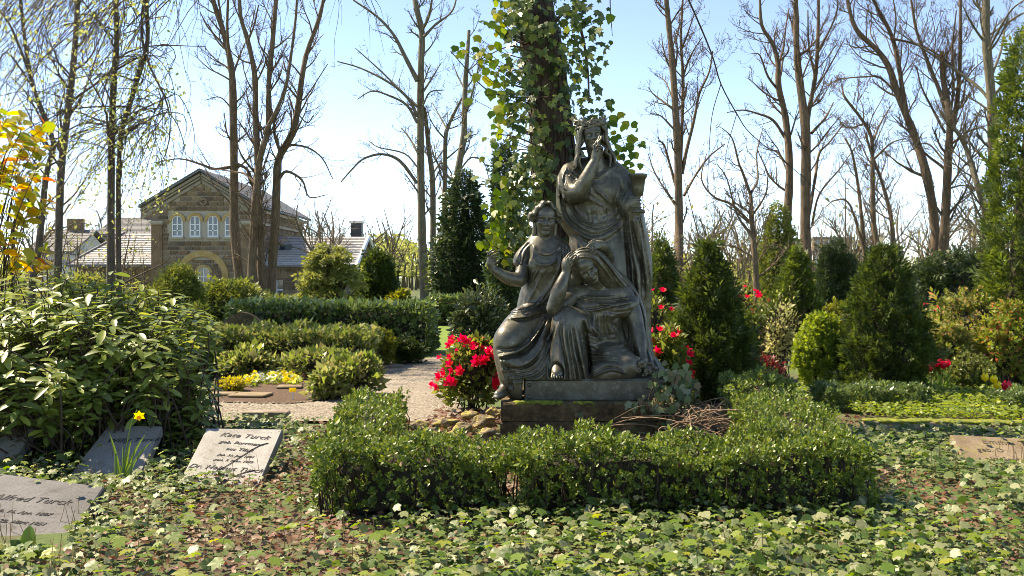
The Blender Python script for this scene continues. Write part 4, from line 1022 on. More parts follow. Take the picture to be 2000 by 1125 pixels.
    bl = MB(); bl.lathe([(.01, -.55), (.3, -.45), (.42, 0), (.3, .45), (.01, .55)], (X(470), Y + 4, Z(343)), 10); bl.build('ventilator', SLATE, roof)
    # great arch, recessed infill and its small window
    ar = MB(); ring(ar, big[0], zsp, big[2] - 12 * k, big[2], Y - .16, .2, n=22)
    for q in (-1, 1): ar.box((big[0] + q * (big[2] - 6 * k), Y - .06, zsp / 2), (12 * k, .2, zsp))
    ar.build('great_arch', OCHRE, rt)
    inf = MB(); zz = -.05; r_in = big[2] - 12 * k
    while zz < zsp + r_in:
        hh = .22; half = r_in if zz + hh < zsp else math.sqrt(max(r_in ** 2 - (zz + hh - zsp) ** 2, 0)); x = big[0] - half
        while x < big[0] + half - .05:
            w = min(rg.uniform(.3, .5), big[0] + half - x)
            if not (abs(x + w / 2 - X(399)) < .42 and zz < Z(525)): inf.box((x + w / 2, Y - .005, zz + hh / 2), (w - .025, .07, hh - .025))
            x += w
        zz += hh
    inf.build('arch_infill', BLOCK_S, rt, kind='stuff')
    arch_window(rt, X(399), Z(566), 23 * k, 44 * k, Y - .05, True)
    for cx, zb, w, h in wins: arch_window(rt, cx, zb, w, h, Y - .01)
    oc = MB(); ring(oc, X(398), Z(394), .12, .24, Y - .12, .1, 0, 2 * math.pi, 12); oc.build('gable_rosette', BLOCK_S, rt)
    # ---- wings
    def wing_wall(xa, xb, Yw, d, zt, nm):
        m = MB(); m.box(((xa + xb) / 2, Yw + d / 2, zt / 2 - .1), (xb - xa, d, zt + .2)); w_ = m.build(nm, MORTAR, rt); s = MB(); zz = -.05
        while zz < zt - .05:
            hh = min(.27, zt - zz); x = xa
            while x < xb - .05:
                w = min(rg.uniform(.4, .75), xb - x); s.box((x + w / 2, Yw - .02, zz + hh / 2), (w - .03, .08, hh - .03)); x += w
            zz += hh
        s.build('coursed_stones', BLOCK_S, w_, kind='stuff'); return w_
    Yw = 61.2; kw = Yw / F; XW = lambda px, y=Yw: (px - 1000) * y / F; ZW = lambda py, y=Yw: H - (py - HZ) * y / F
    # left wing, hipped
    xa, xb = XW(147), x0 + .1; zt = ZW(519); zr = ZW(458, 66); wing_wall(xa, xb, Yw, 9, zt, 'wing_wall')
    def slope(A, B, C, D_, n, nm, th=.06):
        """courses of tiles on the slope between eaves A-B and ridge D_-C"""
        m = MB(); A, B, C, D_ = [Vector(v) for v in (A, B, C, D_)]; nn = (B - A).cross(D_ - A).normalized(); m.prism([A, B, C, D_], nn * -.08); pl = m.build('wing_roof', SLATE, rt)
        t = MB()
        for i in range(n):
            u, v = i / n, (i + 1) / n + .012; a, b = A.lerp(D_, u) + nn * .10, B.lerp(C, u) + nn * .10; c, d = B.lerp(C, v) + nn * .03, A.lerp(D_, v) + nn * .03
            t.prism([a, b, c, d], nn * -.045)
        t.build('tile_courses', TILE, pl, kind='stuff'); return pl
    slope((XW(138), Yw - .5, zt), (xb, Yw - .5, zt), (xb, 66, zr), (XW(243, 66), 66, zr), 17, 'a')
    m = MB(); m.prism([Vector((XW(138), Yw - .5, zt)), Vector((XW(243, 66), 66, zr)), Vector((XW(138), 70.5, zt))], (0, 0, -.1)); m.build('wing_roof', SLATE, rt)
    m = MB(); m.prism([Vector((xb, 66, zr)), Vector((xb, 70.5, zt)), Vector((XW(138), 70.5, zt)), Vector((XW(243, 66), 66, zr))], (0, 0, -.1)); m.build('wing_roof', SLATE, rt)
    m = MB(); m.box(((XW(138) + xb) / 2, Yw - .58, zt - .03), (xb - XW(138), .14, .14)); m.tube([(XW(137), Yw - .5, zt + .08), (XW(243, 66), 66, zr + .12)], .09, 6); m.build('gutter', SLATE, rt)
    # right wing, gabled towards the path
    xa, xb = x1 - .1, XW(692); zt = ZW(519); zr = ZW(464, 66); wing_wall(xa, xb, Yw, 9.4, zt, 'wing_wall')
    xr = XW(697)
    slope((xa, Yw - .5, zt), (xr, Yw - .5, zt), (xr, 66, zr), (xa, 66, zr), 17, 'b')
    m = MB(); m.prism([Vector((xr, 66, zr)), Vector((xr, 71, zt)), Vector((xa, 71, zt)), Vector((xa, 66, zr))], (0, 0, -.1)); m.build('wing_roof', SLATE, rt)
    m = MB(); m.prism([Vector((xb, Yw, zt - .1)), Vector((xb, 70.6, zt - .1)), Vector((xb, 66, zr - .2))], (-.1, 0, 0)); m.build('gable_wall', BLOCK_S, rt)
    m = MB()
    for (ya, za_, yb, zb_) in ((Yw - .55, zt - .05, 66, zr + .05), (71.1, zt - .05, 66, zr + .05)): m.tube([(xr + .03, ya, za_), (xr + .03, yb, zb_)], .15, 6)
    m.build('barge_board', WHITEP, rt); m = MB(); m.box(((xa + xr) / 2, Yw - .58, zt - .03), (xr - xa, .14, .14)); m.build('gutter', SLATE, rt)
    m = MB(); c = P(697, 452, 67); m.box((c.x, 67, c.z - .3), (.75, .75, 1.7), bev=.02); ch = m.build('chimney', DARKSLATE, rt); m = MB(); m.box((c.x, 67, P(697, 434, 67).z), (.95, .95, .16), bev=.02); m.build('chimney_cap', WHITEP, ch)
    m = MB(); q = P(558, 488, 63.5); m.box(q + Vector((0, -.15, 0)), (.75, .1, .8), Matrix.Rotation(-.75, 3, 'X')); m.build('skylight', GLASS, rt)
    q = P(541, 566, Yw - .05); m = MB(); m.box((q.x, Yw - .07, q.z), (.8, .06, 1.2)); wn = m.build('window', GLASS, rt); m = MB(); m.box((q.x, Yw - .12, q.z), (.09, .05, 1.2)); m.box((q.x, Yw - .125, q.z), (.8, .05, .09)); m.build('frame', WHITEP, wn)
house()
def plain_building(name, label, px0, px1, pyt, Y, D, mat, floors, cols, win=(.6, .5), roof=None, pyb=None, cat='building', rz=0, strip=False):
    x0, x1 = P(px0, 0, Y).x, P(px1, 0, Y).x; zt = P(0, pyt, Y).z; zb = 0 if pyb is None else P(0, pyb, Y).z
    rt = tag(empty(name, ((x0 + x1) / 2, Y, 0)), label, cat); m = MB(); m.box(((x0 + x1) / 2, Y + D / 2, zt / 2 - .25), (x1 - x0, D, zt + .5)); m.build('wall', mat, rt)
    hh = (zt - zb) / floors; ww = (x1 - x0) / cols
    for f in range(floors):
        for c in range(cols):
            cx = x0 + (c + .5) * ww; cz = zb + (f + .5) * hh; w = ww * win[0]; h = hh * win[1]
            m = MB(); m.box((cx, Y - .02, cz), (w, .08, h)); wn = m.build('window', GLASS, rt)
            m = MB(); m.box((cx, Y - .08, cz), (w * .06, .06, h)); m.box((cx, Y - .07, cz - h / 2), (w * 1.08, .12, h * .07)); m.box((cx, Y - .07, cz + h / 2), (w * 1.04, .1, h * .06)); m.build('frame', WHITEP, wn)
    if roof == 'flat': m = MB(); m.box(((x0 + x1) / 2, Y + D / 2, zt + .12), (x1 - x0 + .5, D + .5, .24)); m.build('roof', SLATE, rt)
    if roof == 'gable':
        zr = zt + 1.9; m = MB(); m.prism([Vector((x0, Y, zt - .05)), Vector((x0, Y + D / 2, zr - .15)), Vector((x0, Y + D, zt - .05))], (x1 - x0, 0, 0)); m.build('gable_wall', mat, rt)
        m = MB()
        for ya, yb in ((Y - .5, Y + D / 2), (Y + D + .5, Y + D / 2)): m.prism([Vector((x0 - .4, ya, zt)), Vector((x0 - .4, yb, zr)), Vector((x0 - .4, yb, zr + .12)), Vector((x0 - .4, ya, zt + .12))], (x1 - x0 + .8, 0, 0))
        r_ = m.build('roof', SLATE, rt)
        t = MB()
        for i in range(14):
            u = i / 14; t.box(((x0 + x1) / 2, lerp(Y - .5, Y + D / 2, u + .035), lerp(zt, zr, u + .035) + .17), (x1 - x0 + .9, D / 2 / 14 * 1.3, .05), Matrix.Rotation(math.atan2(zr - zt, D / 2) - .12, 3, 'X'))
        t.build('tile_courses', SLATE, r_, kind='stuff')
        m = MB(); m.box((lerp(x0, x1, .55), Y + D / 2, zr + .35), (1.1, .8, 1.4)); m.build('chimney', BLOCK_S, rt)
    return rt
PALE = mat_noise('pale_render', [(.62, .60, .55), (.72, .70, .66)], 2, .85, bstr=.1)
BRICKY = mat_noise('grey_brown_cladding', [(.25, .2, .165), (.33, .27, .22)], 1.2, .85, bstr=.1)
plain_building('white_house', 'white rendered house glimpsed behind the dark leaning trees', 62, 136, 496, 75, 8, PALE, 2, 3, (.3, .42), 'gable', cat='house')
plain_building('neighbour_house', 'brownish house with tiled roof and chimney behind the left wing', 196, 300, 462, 92, 9, BRICKY, 2, 4, (.35, .45), 'gable', cat='house')
tower = plain_building('apartment_block', 'brown grey apartment block standing tallest on the horizon', 1592, 1664, 466, 150, 10, BRICKY, 6, 7, (.6, .45), 'flat')
office = plain_building('office_block', 'long white office block with dark window bands below the brown apartment block', 1588, 1690, 493, 138, 14, PALE, 4, 9, (.86, .42), 'flat')
plain_building('low_office', 'small pale rooftop building right of the brown apartment block', 1672, 1712, 500, 142, 8, PALE, 3, 4, (.7, .4), 'flat')
# ------------------------------------------------------------------ bare trees
def mat_bark(name, cols, sc=3.0):
    m, n, b = new_mat(name)
    tc = n.nodes.new('ShaderNodeTexCoord'); mp = n.nodes.new('ShaderNodeMapping'); mp.inputs['Scale'].default_value = (sc * 3, sc * 3, sc * .5)
    n.links.new(tc.outputs['Object'], mp.inputs[0]); t = n.nodes.new('ShaderNodeTexNoise'); t.inputs['Scale'].default_value = 2.2; t.inputs['Detail'].default_value = 8; t.inputs['Roughness'].default_value = .68
    n.links.new(mp.outputs[0], t.inputs['Vector']); r = ramp(n, cols, [.3, .5, .7]); n.links.new(t.outputs[0], r.inputs[0]); n.links.new(r.outputs[0], b.inputs['Base Color'])
    b.inputs['Roughness'].default_value = .9; bump(n, b, t.outputs[0], .8, .03); return m
BARK_A = mat_bark('bark_brown', [(.052, .033, .018), (.125, .083, .046), (.21, .15, .086)])
BARK_B = mat_bark('bark_grey_green', [(.055, .045, .027), (.13, .108, .064), (.225, .185, .112)])
BARK_C = mat_bark('bark_dark', [(.03, .022, .017), (.08, .058, .042), (.15, .115, .08)])
class Tree:
    def __init__(s, seed): s.rg = R_(seed); s.trunk = []; s.crown = []; s.tips = []
    def stem(s, pts, w0, w1, Y, sides=9, to='trunk', dY=0.0, jit=.25, m=4):
        """pts photo positions from the bottom up; w = width in photo pixels"""
        n = len(pts); yy = Y + dY * np.linspace(0, 1, n) + np.concatenate([[0], s.rg.randn(n - 1) * jit * .4])
        p = catmull([P(x, y, q) for (x, y), q in zip(pts, yy)], m)
        r = np.linspace(w0, w1, len(p)) * Y / F / 2 * .82
        r = r * (1 + .05 * s.rg.randn(len(p)))
        if to == 'trunk' and p[0, 2] < 1.2 and n > 4 and p[0, 2] > -.2:
            p = np.vstack([[p[0, 0] + (p[0, 0] - p[3, 0]) * .3, p[0, 1], -.15], p]); r = np.concatenate([[r[0] * 1.35], r]); r[1:4] *= (1.18, 1.1, 1.04)
        getattr(s, to).append((p, r, sides)); return p, r
    def grow(s, p0, d, L, r0, lev, up=.25, wig=.25, kids=4, seg=6, ang=(.5, 1.0), grav=0.0):
        rg = s.rg; p = np.array(p0, float); d = np.array(d, float); d /= np.linalg.norm(d) + 1e-9
        pts = [p.copy()]; st = L / seg
        for i in range(seg):
            d = d + rg.randn(3) * wig * .5 + np.array((0, 0, up - grav)) * (.35 + .3 * i / seg); d /= np.linalg.norm(d); p = p + d * st; pts.append(p.copy())
        pts = np.array(pts); rr = r0 * np.linspace(1, .32, seg + 1)
        s.crown.append((pts, rr, 5 if lev >= 3 else 4 if lev == 2 else 3)); s.tips.append((pts[-1], d))
        for k in range(getattr(s, 'spurs', 0) if lev < 3 else 0):
            i = rg.randint(1, seg + 1); a = rg.randn(3) * .8 + d * .5 + np.array((0, 0, .5)); a /= np.linalg.norm(a) + 1e-9; q = pts[i]; l = L * rg.uniform(.08, .2) + .12
            s.crown.append((np.array([q, q + a * l * .5 + rg.randn(3) * .03 * l, q + a * l]), np.array([.009, .007, .004]), 3))
        if lev <= 0: return
        for k in range(kids):
            t = rg.uniform(.2, .97); i = min(int(t * seg), seg - 1); q = pts[i] + (pts[i + 1] - pts[i]) * (t * seg - i)
            dd = pts[i + 1] - pts[i]; dd /= np.linalg.norm(dd); a = rg.randn(3); a -= dd * (a @ dd); a /= np.linalg.norm(a) + 1e-9
            an = rg.uniform(*ang); nd = dd * math.cos(an) + a * math.sin(an)
            s.grow(q, nd, L * rg.uniform(.3, .6) * (1.15 - .5 * t), rr[i] * rg.uniform(.5, .7), lev - 1, up, wig * 1.15, max(kids - 1, 2), max(seg - 1, 3), ang, grav)
    def dress(s, p, r, n, L, lev=2, t0=.3, up=.3, kids=4, rad=.45, ang=(.5, 1.1), wig=.25, grav=0.0, flat=.6):
        """side branches along a traced stem"""
        rg = s.rg
        for k in range(n):
            t = t0 + (1 - t0) * (k + rg.rand()) / n; i = min(int(t * (len(p) - 1)), len(p) - 2)
            dd = p[i + 1] - p[i]; dd = dd / (np.linalg.norm(dd) + 1e-9); a = rg.randn(3) * np.array((1, flat, .4)); a -= dd * (a @ dd); a /= np.linalg.norm(a) + 1e-9
            an = rg.uniform(*ang); s.grow(p[i], dd * math.cos(an) + a * math.sin(an), L * rg.uniform(.5, 1.2) * (1.2 - .6 * t), min(r[i] * rad, .06) * rg.uniform(.6, 1), lev, up, wig, kids, 6, ang, grav)
    def build(s, name, label, cat='tree', group=None, mat=None, base=None, root=None):
        b = base if base is not None else s.trunk[0][0][0]
        rt = root or tag(empty(name, (b[0], b[1], 0)), label, cat, group)
        if s.trunk: put('trunk', tubes_mesh('trunk', s.trunk), mat or BARK_A, rt)
        if s.crown: put('crown', tubes_mesh('crown', s.crown), mat or BARK_A, rt, kind='stuff')
        return rt
GT = 'bare trees around the graveyard'
def tree(seed, label, Y, stems, limbs=(), n=9, L=2.6, mat=None, up=.3, lev=2, kids=5, sides=9, group=GT, name='bare_tree', t0=.3, ln=8):
    t = Tree(seed); t.spurs = 1
    for (pts, w0, w1) in stems:
        p, r = t.stem(pts, w0, w1, Y + t.rg.uniform(-.3, .3), sides); t.dress(p, r, int(n * 1.5), L, lev, t0, up, kids)
    for (pts, w0, w1) in limbs:
        p, r = t.stem(pts, w0, w1, Y + t.rg.uniform(-.2, .2), 5, 'crown', t.rg.uniform(-2, 2)); t.dress(p, r, ln, L * .55, max(lev - 1, 1), .25, up, 3)
    return t.build(name, label, 'tree', group, mat)

tree(1, 'slender dark leaning tree beside the white house', 30, [([(108, 600), (112, 560), (118, 360), (126, 272), (138, 179), (146, 96), (152, 0), (158, -90)], 20, 11)],
     [([(120, 300), (90, 250), (50, 180), (20, 150)], 7, 2), ([(140, 150), (110, 120), (60, 100), (10, 60)], 6, 2), ([(132, 230), (160, 190), (185, 120), (210, 60)], 6, 2)], 12, 2.2, BARK_C)
tree(2, 'crooked dark tree forking low before the white house', 26, [([(60, 625), (64, 545), (76, 480), (90, 345), (104, 290), (96, 250), (60, 150), (40, 0), (36, -60)], 19, 6)],
     [([(80, 440), (50, 380), (20, 340), (-30, 320)], 8, 2), ([(60, 150), (24, 58), (0, 20), (-20, -30)], 7, 3), ([(70, 180), (13, 102), (-10, 150)], 6, 2)], 11, 2.0, BARK_C)
tree(3, 'tall tree standing on the house gable side, first of the pair', 44, [([(472, 600), (468, 553), (458, 450), (457, 360), (456, 256), (454, 160), (448, 112), (435, 58), (416, 0), (410, -40)], 26, 10)],
     [([(448, 112), (444, 60), (446, -20)], 9, 5), ([(456, 325), (420, 330), (390, 320), (350, 310), (300, 318)], 9, 2), ([(454, 150), (468, 110), (478, 85)], 6, 3), ([(457, 318), (482, 330), (492, 352), (494, 380)], 9, 4), ([(455, 215), (430, 190), (400, 196)], 4, 1.5)], 13, 2.6, BARK_A)
tree(4, 'tall many stemmed tree before the house eaves', 42, [([(490, 600), (492, 520), (498, 400), (504, 330), (502, 288), (499, 224), (497, 144), (483, 77), (470, 32), (466, -30)], 22, 8), ([(500, 380), (506, 320), (514, 285), (524, 250), (525, 160), (531, 96), (539, 0), (541, -40)], 17, 9)],
     [([(516, 262), (545, 205), (560, 160), (570, 96), (578, 30), (580, -20)], 10, 5), ([(500, 360), (478, 340), (455, 335), (415, 330)], 7, 2), ([(484, 80), (496, 50), (505, 10)], 5, 3), ([(526, 180), (546, 150), (556, 110)], 5, 2)], 12, 2.4, BARK_A)
tree(5, 'twin stemmed tree with arching side limbs next to the layered conifer', 43, [([(514, 605), (511, 540), (508, 470), (506, 396), (502, 330)], 24, 12), ([(528, 605), (533, 500), (538, 430), (542, 330), (548, 302), (570, 262), (582, 210), (590, 150), (600, 100), (622, 40), (636, -20)], 24, 8)],
     [([(545, 350), (560, 335), (590, 352), (604, 385), (640, 380)], 9, 2), ([(560, 282), (600, 288), (630, 310), (650, 350)], 6, 2), ([(548, 300), (536, 262), (534, 230), (522, 190)], 9, 4), ([(584, 200), (600, 186), (640, 125)], 5, 2), ([(580, 220), (600, 240), (612, 225)], 4, 2), ([(500, 340), (470, 300), (455, 250)], 6, 2)], 12, 2.4, BARK_A)
tree(6, 'tall tree with long drooping lower limbs above the gravel path', 40, [([(832, 605), (828, 560), (824, 450), (822, 360), (821, 224), (822, 128), (824, 64), (814, 19), (805, -30)], 22, 12)],
     [([(815, 158), (790, 109), (768, 67), (736, 32), (690, 0)], 12, 4), ([(815, 228), (797, 192), (758, 160), (704, 133), (659, 120)], 9, 2.5), ([(815, 208), (784, 179), (745, 140), (694, 94)], 8, 2), ([(815, 240), (794, 205), (758, 186), (726, 178), (698, 194)], 8, 2),
      ([(817, 300), (800, 270), (784, 250)], 6, 3), ([(815, 358), (781, 314), (746, 301), (710, 310), (688, 330), (666, 355)], 9, 3), ([(818, 330), (790, 300), (740, 288), (720, 275)], 5, 2), ([(828, 72), (851, 48), (883, 22), (895, -20)], 8, 3), ([(826, 180), (845, 150), (862, 122)], 6, 2), ([(826, 206), (840, 180), (868, 176)], 5, 2), ([(824, 60), (838, 30), (845, -10)], 8, 5)], 8, 1.8, BARK_B, up=.15)
tree(7, 'forked pale stemmed tree close behind the tall one by the path', 41, [([(850, 605), (846, 500), (845, 360), (838, 294), (832, 237), (829, 211)], 17, 8), ([(866, 600), (868, 450), (869, 360), (870, 272), (876, 246), (890, 215), (902, 192)], 16, 5)],
     [([(845, 340), (862, 318), (880, 335), (884, 360)], 5, 2), ([(872, 250), (858, 225), (844, 200)], 5, 2)], 7, 1.6, BARK_B)
tree(8, 'golden barked tree rising beside the dark spruce', 38, [([(876, 608), (882, 450), (890, 360), (905, 272), (907, 224), (909, 160), (912, 118), (916, 60)], 22, 8)],
     [([(900, 290), (915, 268), (930, 262)], 6, 2), ([(908, 226), (920, 190), (930, 150), (938, 120)], 6, 3), ([(896, 335), (920, 308), (945, 318), (955, 350)], 5, 2), ([(908, 175), (895, 150), (885, 125)], 5, 2)], 7, 1.6, BARK_B)
tree(9, 'tall tree with steep forks standing nearest the chalice', 36, [([(1325, 610), (1326, 520), (1326, 430), (1324, 306), (1318, 191), (1311, 96), (1305, 38), (1299, -30)], 24, 11), ([(1328, 330), (1332, 248), (1334, 153), (1330, 76), (1334, -10)], 10, 5), ([(1332, 340), (1340, 298), (1355, 237), (1366, 183), (1385, 141), (1392, 100)], 10, 3)],
     [([(1336, 382), (1360, 340), (1385, 306), (1416, 281)], 7, 3), ([(1320, 362), (1308, 320), (1297, 283), (1285, 275)], 8, 3), ([(1316, 252), (1290, 226), (1269, 222)], 5, 2), ([(1318, 400), (1280, 340), (1266, 300)], 6, 2), ([(1334, 150), (1348, 110), (1372, 72)], 6, 2), ([(1313, 190), (1300, 160), (1288, 150)], 4, 2), ([(1330, 100), (1345, 60), (1358, 20)], 5, 2)], 9, 1.7, BARK_A)
tree(10, 'low crooked tree with spreading antler limbs between the conifers', 24, [([(1478, 640), (1477, 545), (1472, 470), (1469, 430), (1466, 375)], 16, 9)],
     [([(1466, 380), (1450, 335), (1443, 318), (1430, 270), (1410, 250)], 8, 2), ([(1468, 375), (1480, 350), (1478, 300), (1490, 250)], 7, 2), ([(1470, 440), (1430, 400), (1395, 385), (1370, 350), (1380, 300)], 8, 2), ([(1474, 470), (1440, 420), (1420, 350), (1400, 320)], 7, 2), ([(1470, 420), (1495, 380), (1500, 340)], 6, 2)], 9, 1.3, BARK_A, up=.2, kids=5)
tree(11, 'tall ivy flecked tree, left one of the close pair behind the cone conifers', 36, [([(1534, 612), (1535, 545), (1538, 430), (1542, 325), (1534, 229), (1521, 172), (1519, 122), (1508, 84), (1488, 50), (1484, 0)], 24, 6)],
     [([(1534, 270), (1510, 235), (1480, 222), (1450, 215), (1420, 220)], 8, 2), ([(1520, 130), (1530, 95), (1534, 60), (1540, 20)], 7, 3), ([(1524, 180), (1500, 150), (1484, 108), (1468, 105)], 7, 2), ([(1522, 120), (1540, 100), (1536, 80)], 5, 2), ([(1540, 340), (1520, 300), (1490, 290)], 5, 2)], 10, 1.9, BARK_A)
tree(12, 'tall trunk forking high, right one of the close pair behind the cone conifers', 35, [([(1578, 614), (1576, 540), (1573, 430), (1574, 268), (1565, 183), (1557, 115), (1555, 40), (1554, -30)], 30, 11), ([(1575, 290), (1578, 229), (1592, 153), (1597, 88), (1599, -10)], 13, 7)],
     [([(1580, 420), (1592, 350), (1600, 300), (1618, 280), (1650, 240)], 9, 3), ([(1585, 260), (1612, 230), (1628, 200)], 8, 3), ([(1592, 150), (1580, 90), (1578, 20)], 6, 3), ([(1598, 100), (1620, 60), (1635, 20), (1636, -20)], 6, 3), ([(1590, 180), (1620, 130), (1650, 75)], 5, 2), ([(1586, 440), (1600, 380), (1640, 330), (1668, 290)], 6, 2)], 10, 1.9, BARK_A)
tree(13, 'thin red brown tree arching over the low apartment block', 30, [([(1690, 622), (1690, 520), (1683, 430), (1676, 363), (1664, 298), (1650, 270)], 12, 4)], [([(1690, 500), (1660, 400), (1630, 392), (1612, 405)], 7, 2)], 10, 1.5, BARK_A)
tree(14, 'crooked red brown tree with two stems beside the low apartment block', 29, [([(1716, 625), (1716, 500), (1706, 430), (1704, 325), (1702, 268), (1680, 229), (1650, 190), (1645, 170)], 15, 4), ([(1748, 625), (1745, 500), (1741, 430), (1725, 363), (1704, 306), (1690, 260)], 14, 5)],
     [([(1704, 280), (1720, 240), (1745, 200)], 6, 2), ([(1708, 310), (1740, 280), (1770, 270)], 6, 2), ([(1690, 240), (1660, 250), (1640, 240)], 5, 2)], 11, 1.5, BARK_A)
tree(15, 'big leaning tree with sweeping crooked limbs behind the yew bush', 34, [([(1830, 610), (1828, 500), (1825, 430), (1810, 344), (1787, 268), (1756, 191), (1737, 134), (1714, 99), (1672, 57), (1655, 0), (1652, -30)], 26, 7), ([(1775, 240), (1767, 205), (1756, 134), (1741, 69), (1706, 0), (1700, -30)], 14, 6)],
     [([(1757, 190), (1720, 152), (1690, 150), (1640, 155), (1610, 170)], 6, 2), ([(1745, 80), (1750, 40), (1745, 0)], 5, 3), ([(1740, 75), (1800, 90), (1850, 120), (1900, 170)], 7, 3), ([(1812, 350), (1780, 330), (1760, 280)], 5, 2), ([(1714, 99), (1690, 100), (1664, 80)], 4, 2)], 12, 2.0, BARK_A)
tree(16, 'stout tree with a forest of upright forks behind the yew bush', 33, [([(1838, 610), (1842, 500), (1846, 430), (1852, 306), (1855, 229), (1842, 153), (1840, 100)], 28, 10), ([(1856, 260), (1869, 200), (1875, 120), (1876, -20)], 13, 7), ([(1852, 230), (1836, 180), (1812, 120), (1790, 60), (1778, -10)], 11, 5)],
     [([(1846, 260), (1820, 210), (1800, 170), (1790, 130)], 7, 3), ([(1852, 240), (1862, 180), (1860, 100), (1868, 20)], 7, 3), ([(1858, 230), (1880, 200), (1890, 150), (1930, 110)], 6, 2), ([(1848, 370), (1880, 362), (1905, 372)], 5, 3), ([(1848, 320), (1810, 280), (1770, 300)], 5, 2), ([(1840, 160), (1850, 110), (1870, 60)], 6, 3)], 12, 1.9, BARK_A)
tree(17, 'thick straight grey trunk next to the tall clipped conifer', 31, [([(1948, 622), (1945, 540), (1943, 430), (1940, 325), (1936, 191), (1926, 76), (1926, -30)], 32, 17), ([(1940, 540), (1928, 430), (1909, 363), (1890, 298), (1871, 260), (1850, 240)], 19, 7)],
     [([(1936, 200), (1910, 170), (1870, 140), (1810, 100), (1750, 60)], 9, 3), ([(1938, 190), (1970, 150), (1985, 90), (2010, 50)], 8, 3), ([(1930, 100), (1950, 60), (1975, 20), (2000, 0)], 7, 3), ([(1928, 90), (1900, 50), (1880, 10)], 7, 3), ([(1942, 215), (1960, 260), (1965, 340)], 6, 3), ([(1930, 70), (1990, 30), (2040, 10)], 6, 3), ([(1936, 275), (1920, 250), (1890, 255)], 5, 2), ([(1930, 40), (1910, 10), (1905, -30)], 7, 4), ([(1936, 150), (1955, 100), (1965, 50), (1990, 30)], 7, 3)], 12, 1.8, BARK_B)
# the weeping tree whose hanging twigs and young leaves fill the upper corner
def weeping():
    t = Tree(40); Y = 18
    pA, rA = t.stem([(215, 700), (216, 560), (217, 360), (218, 272), (222, 160), (228, 80), (226, 0), (232, -90), (250, -190)], 20, 9, Y); pB, rB = t.stem([(232, 700), (232, 560), (231, 360), (236, 272), (240, 236)], 15, 9, Y + .3)
    limbs = [([(238, 250), (253, 205), (272, 144), (288, 80), (286, 0), (290, -80)], 12, 8, -1), ([(248, 208), (200, 208), (150, 212), (90, 225)], 6, 2, -1), ([(236, 255), (180, 240), (140, 250), (120, 270)], 5, 2, -1), ([(283, -20), (277, 64), (290, 122), (320, 186), (331, 221)], 8, 3, -1), ([(320, 186), (302, 220), (292, 245)], 4, 2, -1),
             ([(240, 262), (270, 244), (290, 228)], 5, 2, 0), ([(226, 10), (200, -60), (120, -130), (40, -120), (-40, -60)], 9, 3, -3), ([(250, -190), (340, -180), (450, -150), (600, -110), (680, -70)], 9, 3, -5), ([(250, -190), (300, -230), (420, -220), (560, -180)], 8, 3, -3), ([(230, -90), (300, -130), (360, -110), (380, -40)], 7, 3, -3), ([(225, -30), (180, -70), (100, -60), (20, -10)], 7, 3, -2)]
    hang = []
    for pts, w0, w1, dy in limbs:
        p, r = t.stem(pts, w0, w1, Y, 6, 'crown', dy); hang.append((p, r))
    rg = t.rg
    # twigs hang in long curved whips, most sweep down to the left
    def whip(p0, d, L, r0, sweep, lev=1):
        p = np.array(p0); pts = [p.copy()]; d = np.array(d, float); n = 9
        for i in range(n):
            d = d + np.array((sweep, 0, -.42)) * .5 + rg.randn(3) * .10; d /= np.linalg.norm(d); p = p + d * L / n; pts.append(p.copy())
        pts = np.array(pts); t.crown.append((pts, np.linspace(r0, r0 * .35, n + 1), 3)); t.tips.append((pts[-1], d))
        if lev:
            for k in range(3):
                i = rg.randint(2, n); whip(pts[i], d + rg.randn(3) * .6, L * rg.uniform(.25, .5), r0 * .55, sweep, 0)
        for k in range(4):
            i = rg.randint(1, n); t.tips.append((pts[i], d))
    for j, (p, r) in enumerate(hang):
        hi = p[:, 2].max() > 4.5
        for k in range(24 if hi else 12):
            i = rg.randint(1, len(p)); x = 1000 + p[i][0] / p[i][1] * F
            sw = -.35 if x < 330 else -.05
            whip(p[i], (rg.uniform(-.9, .5), rg.uniform(-.5, .5), rg.uniform(-.2, .5)), rg.uniform(1.0, 3.0) if x < 330 else rg.uniform(.8, 2.0), rg.uniform(.007, .013), sw * rg.uniform(.3, 1.6))
    for k in range(95):                                            # whips from the crown above the frame
        x = rg.uniform(-40, 330); whip(P(x + rg.uniform(0, 120), rg.uniform(-190, -20), Y + rg.uniform(-3, 2)), (rg.uniform(-1, .1), 0, rg.uniform(-.5, .1)), rg.uniform(1.6, 4.2), rg.uniform(.007, .014), -.32 * rg.uniform(.2, 1.6))
    t.dress(pA, rA, 16, 2.0, 2, .35, -.1, 3, grav=.15); t.dress(pB, rB, 8, 1.5, 1, .3, -.1, 3, grav=.15)
    rt = t.build('weeping_tree', 'weeping tree with twin dark trunks and small unfolding leaves', 'tree', GT, BARK_C)
    tips = np.array([a for a, b in t.tips]); tips = tips[(tips[:, 0] / tips[:, 1] * F + 1000) < 345]
    tips = tips[rg.rand(len(tips)) < .38]; pos = np.repeat(tips, 2, 0) + rg.randn(len(tips) * 2, 3) * .12; pos = np.concatenate([pos, np.array([P(rg.uniform(150, 350), rg.uniform(120, 420), Y + rg.uniform(-2, 2)) for _ in range(420)])])
    N = len(pos); put('foliage', leaves_mesh('foliage', LEAF_T, LEAF_F, pos, rg.randn(N, 3) + (0, 0, -.6), rg.randn(N, 3) + (0, -.3, .8), rg.uniform(.05, .105, N)), SPRING, rt, kind='stuff')
LEAF_T = [(0, 0, 0), (-.27, .45, .06), (0, 1, -.05), (.27, .45, .06), (0, .5, 0)]; LEAF_F = [(0, 4, 2, 1), (0, 3, 2, 4)]
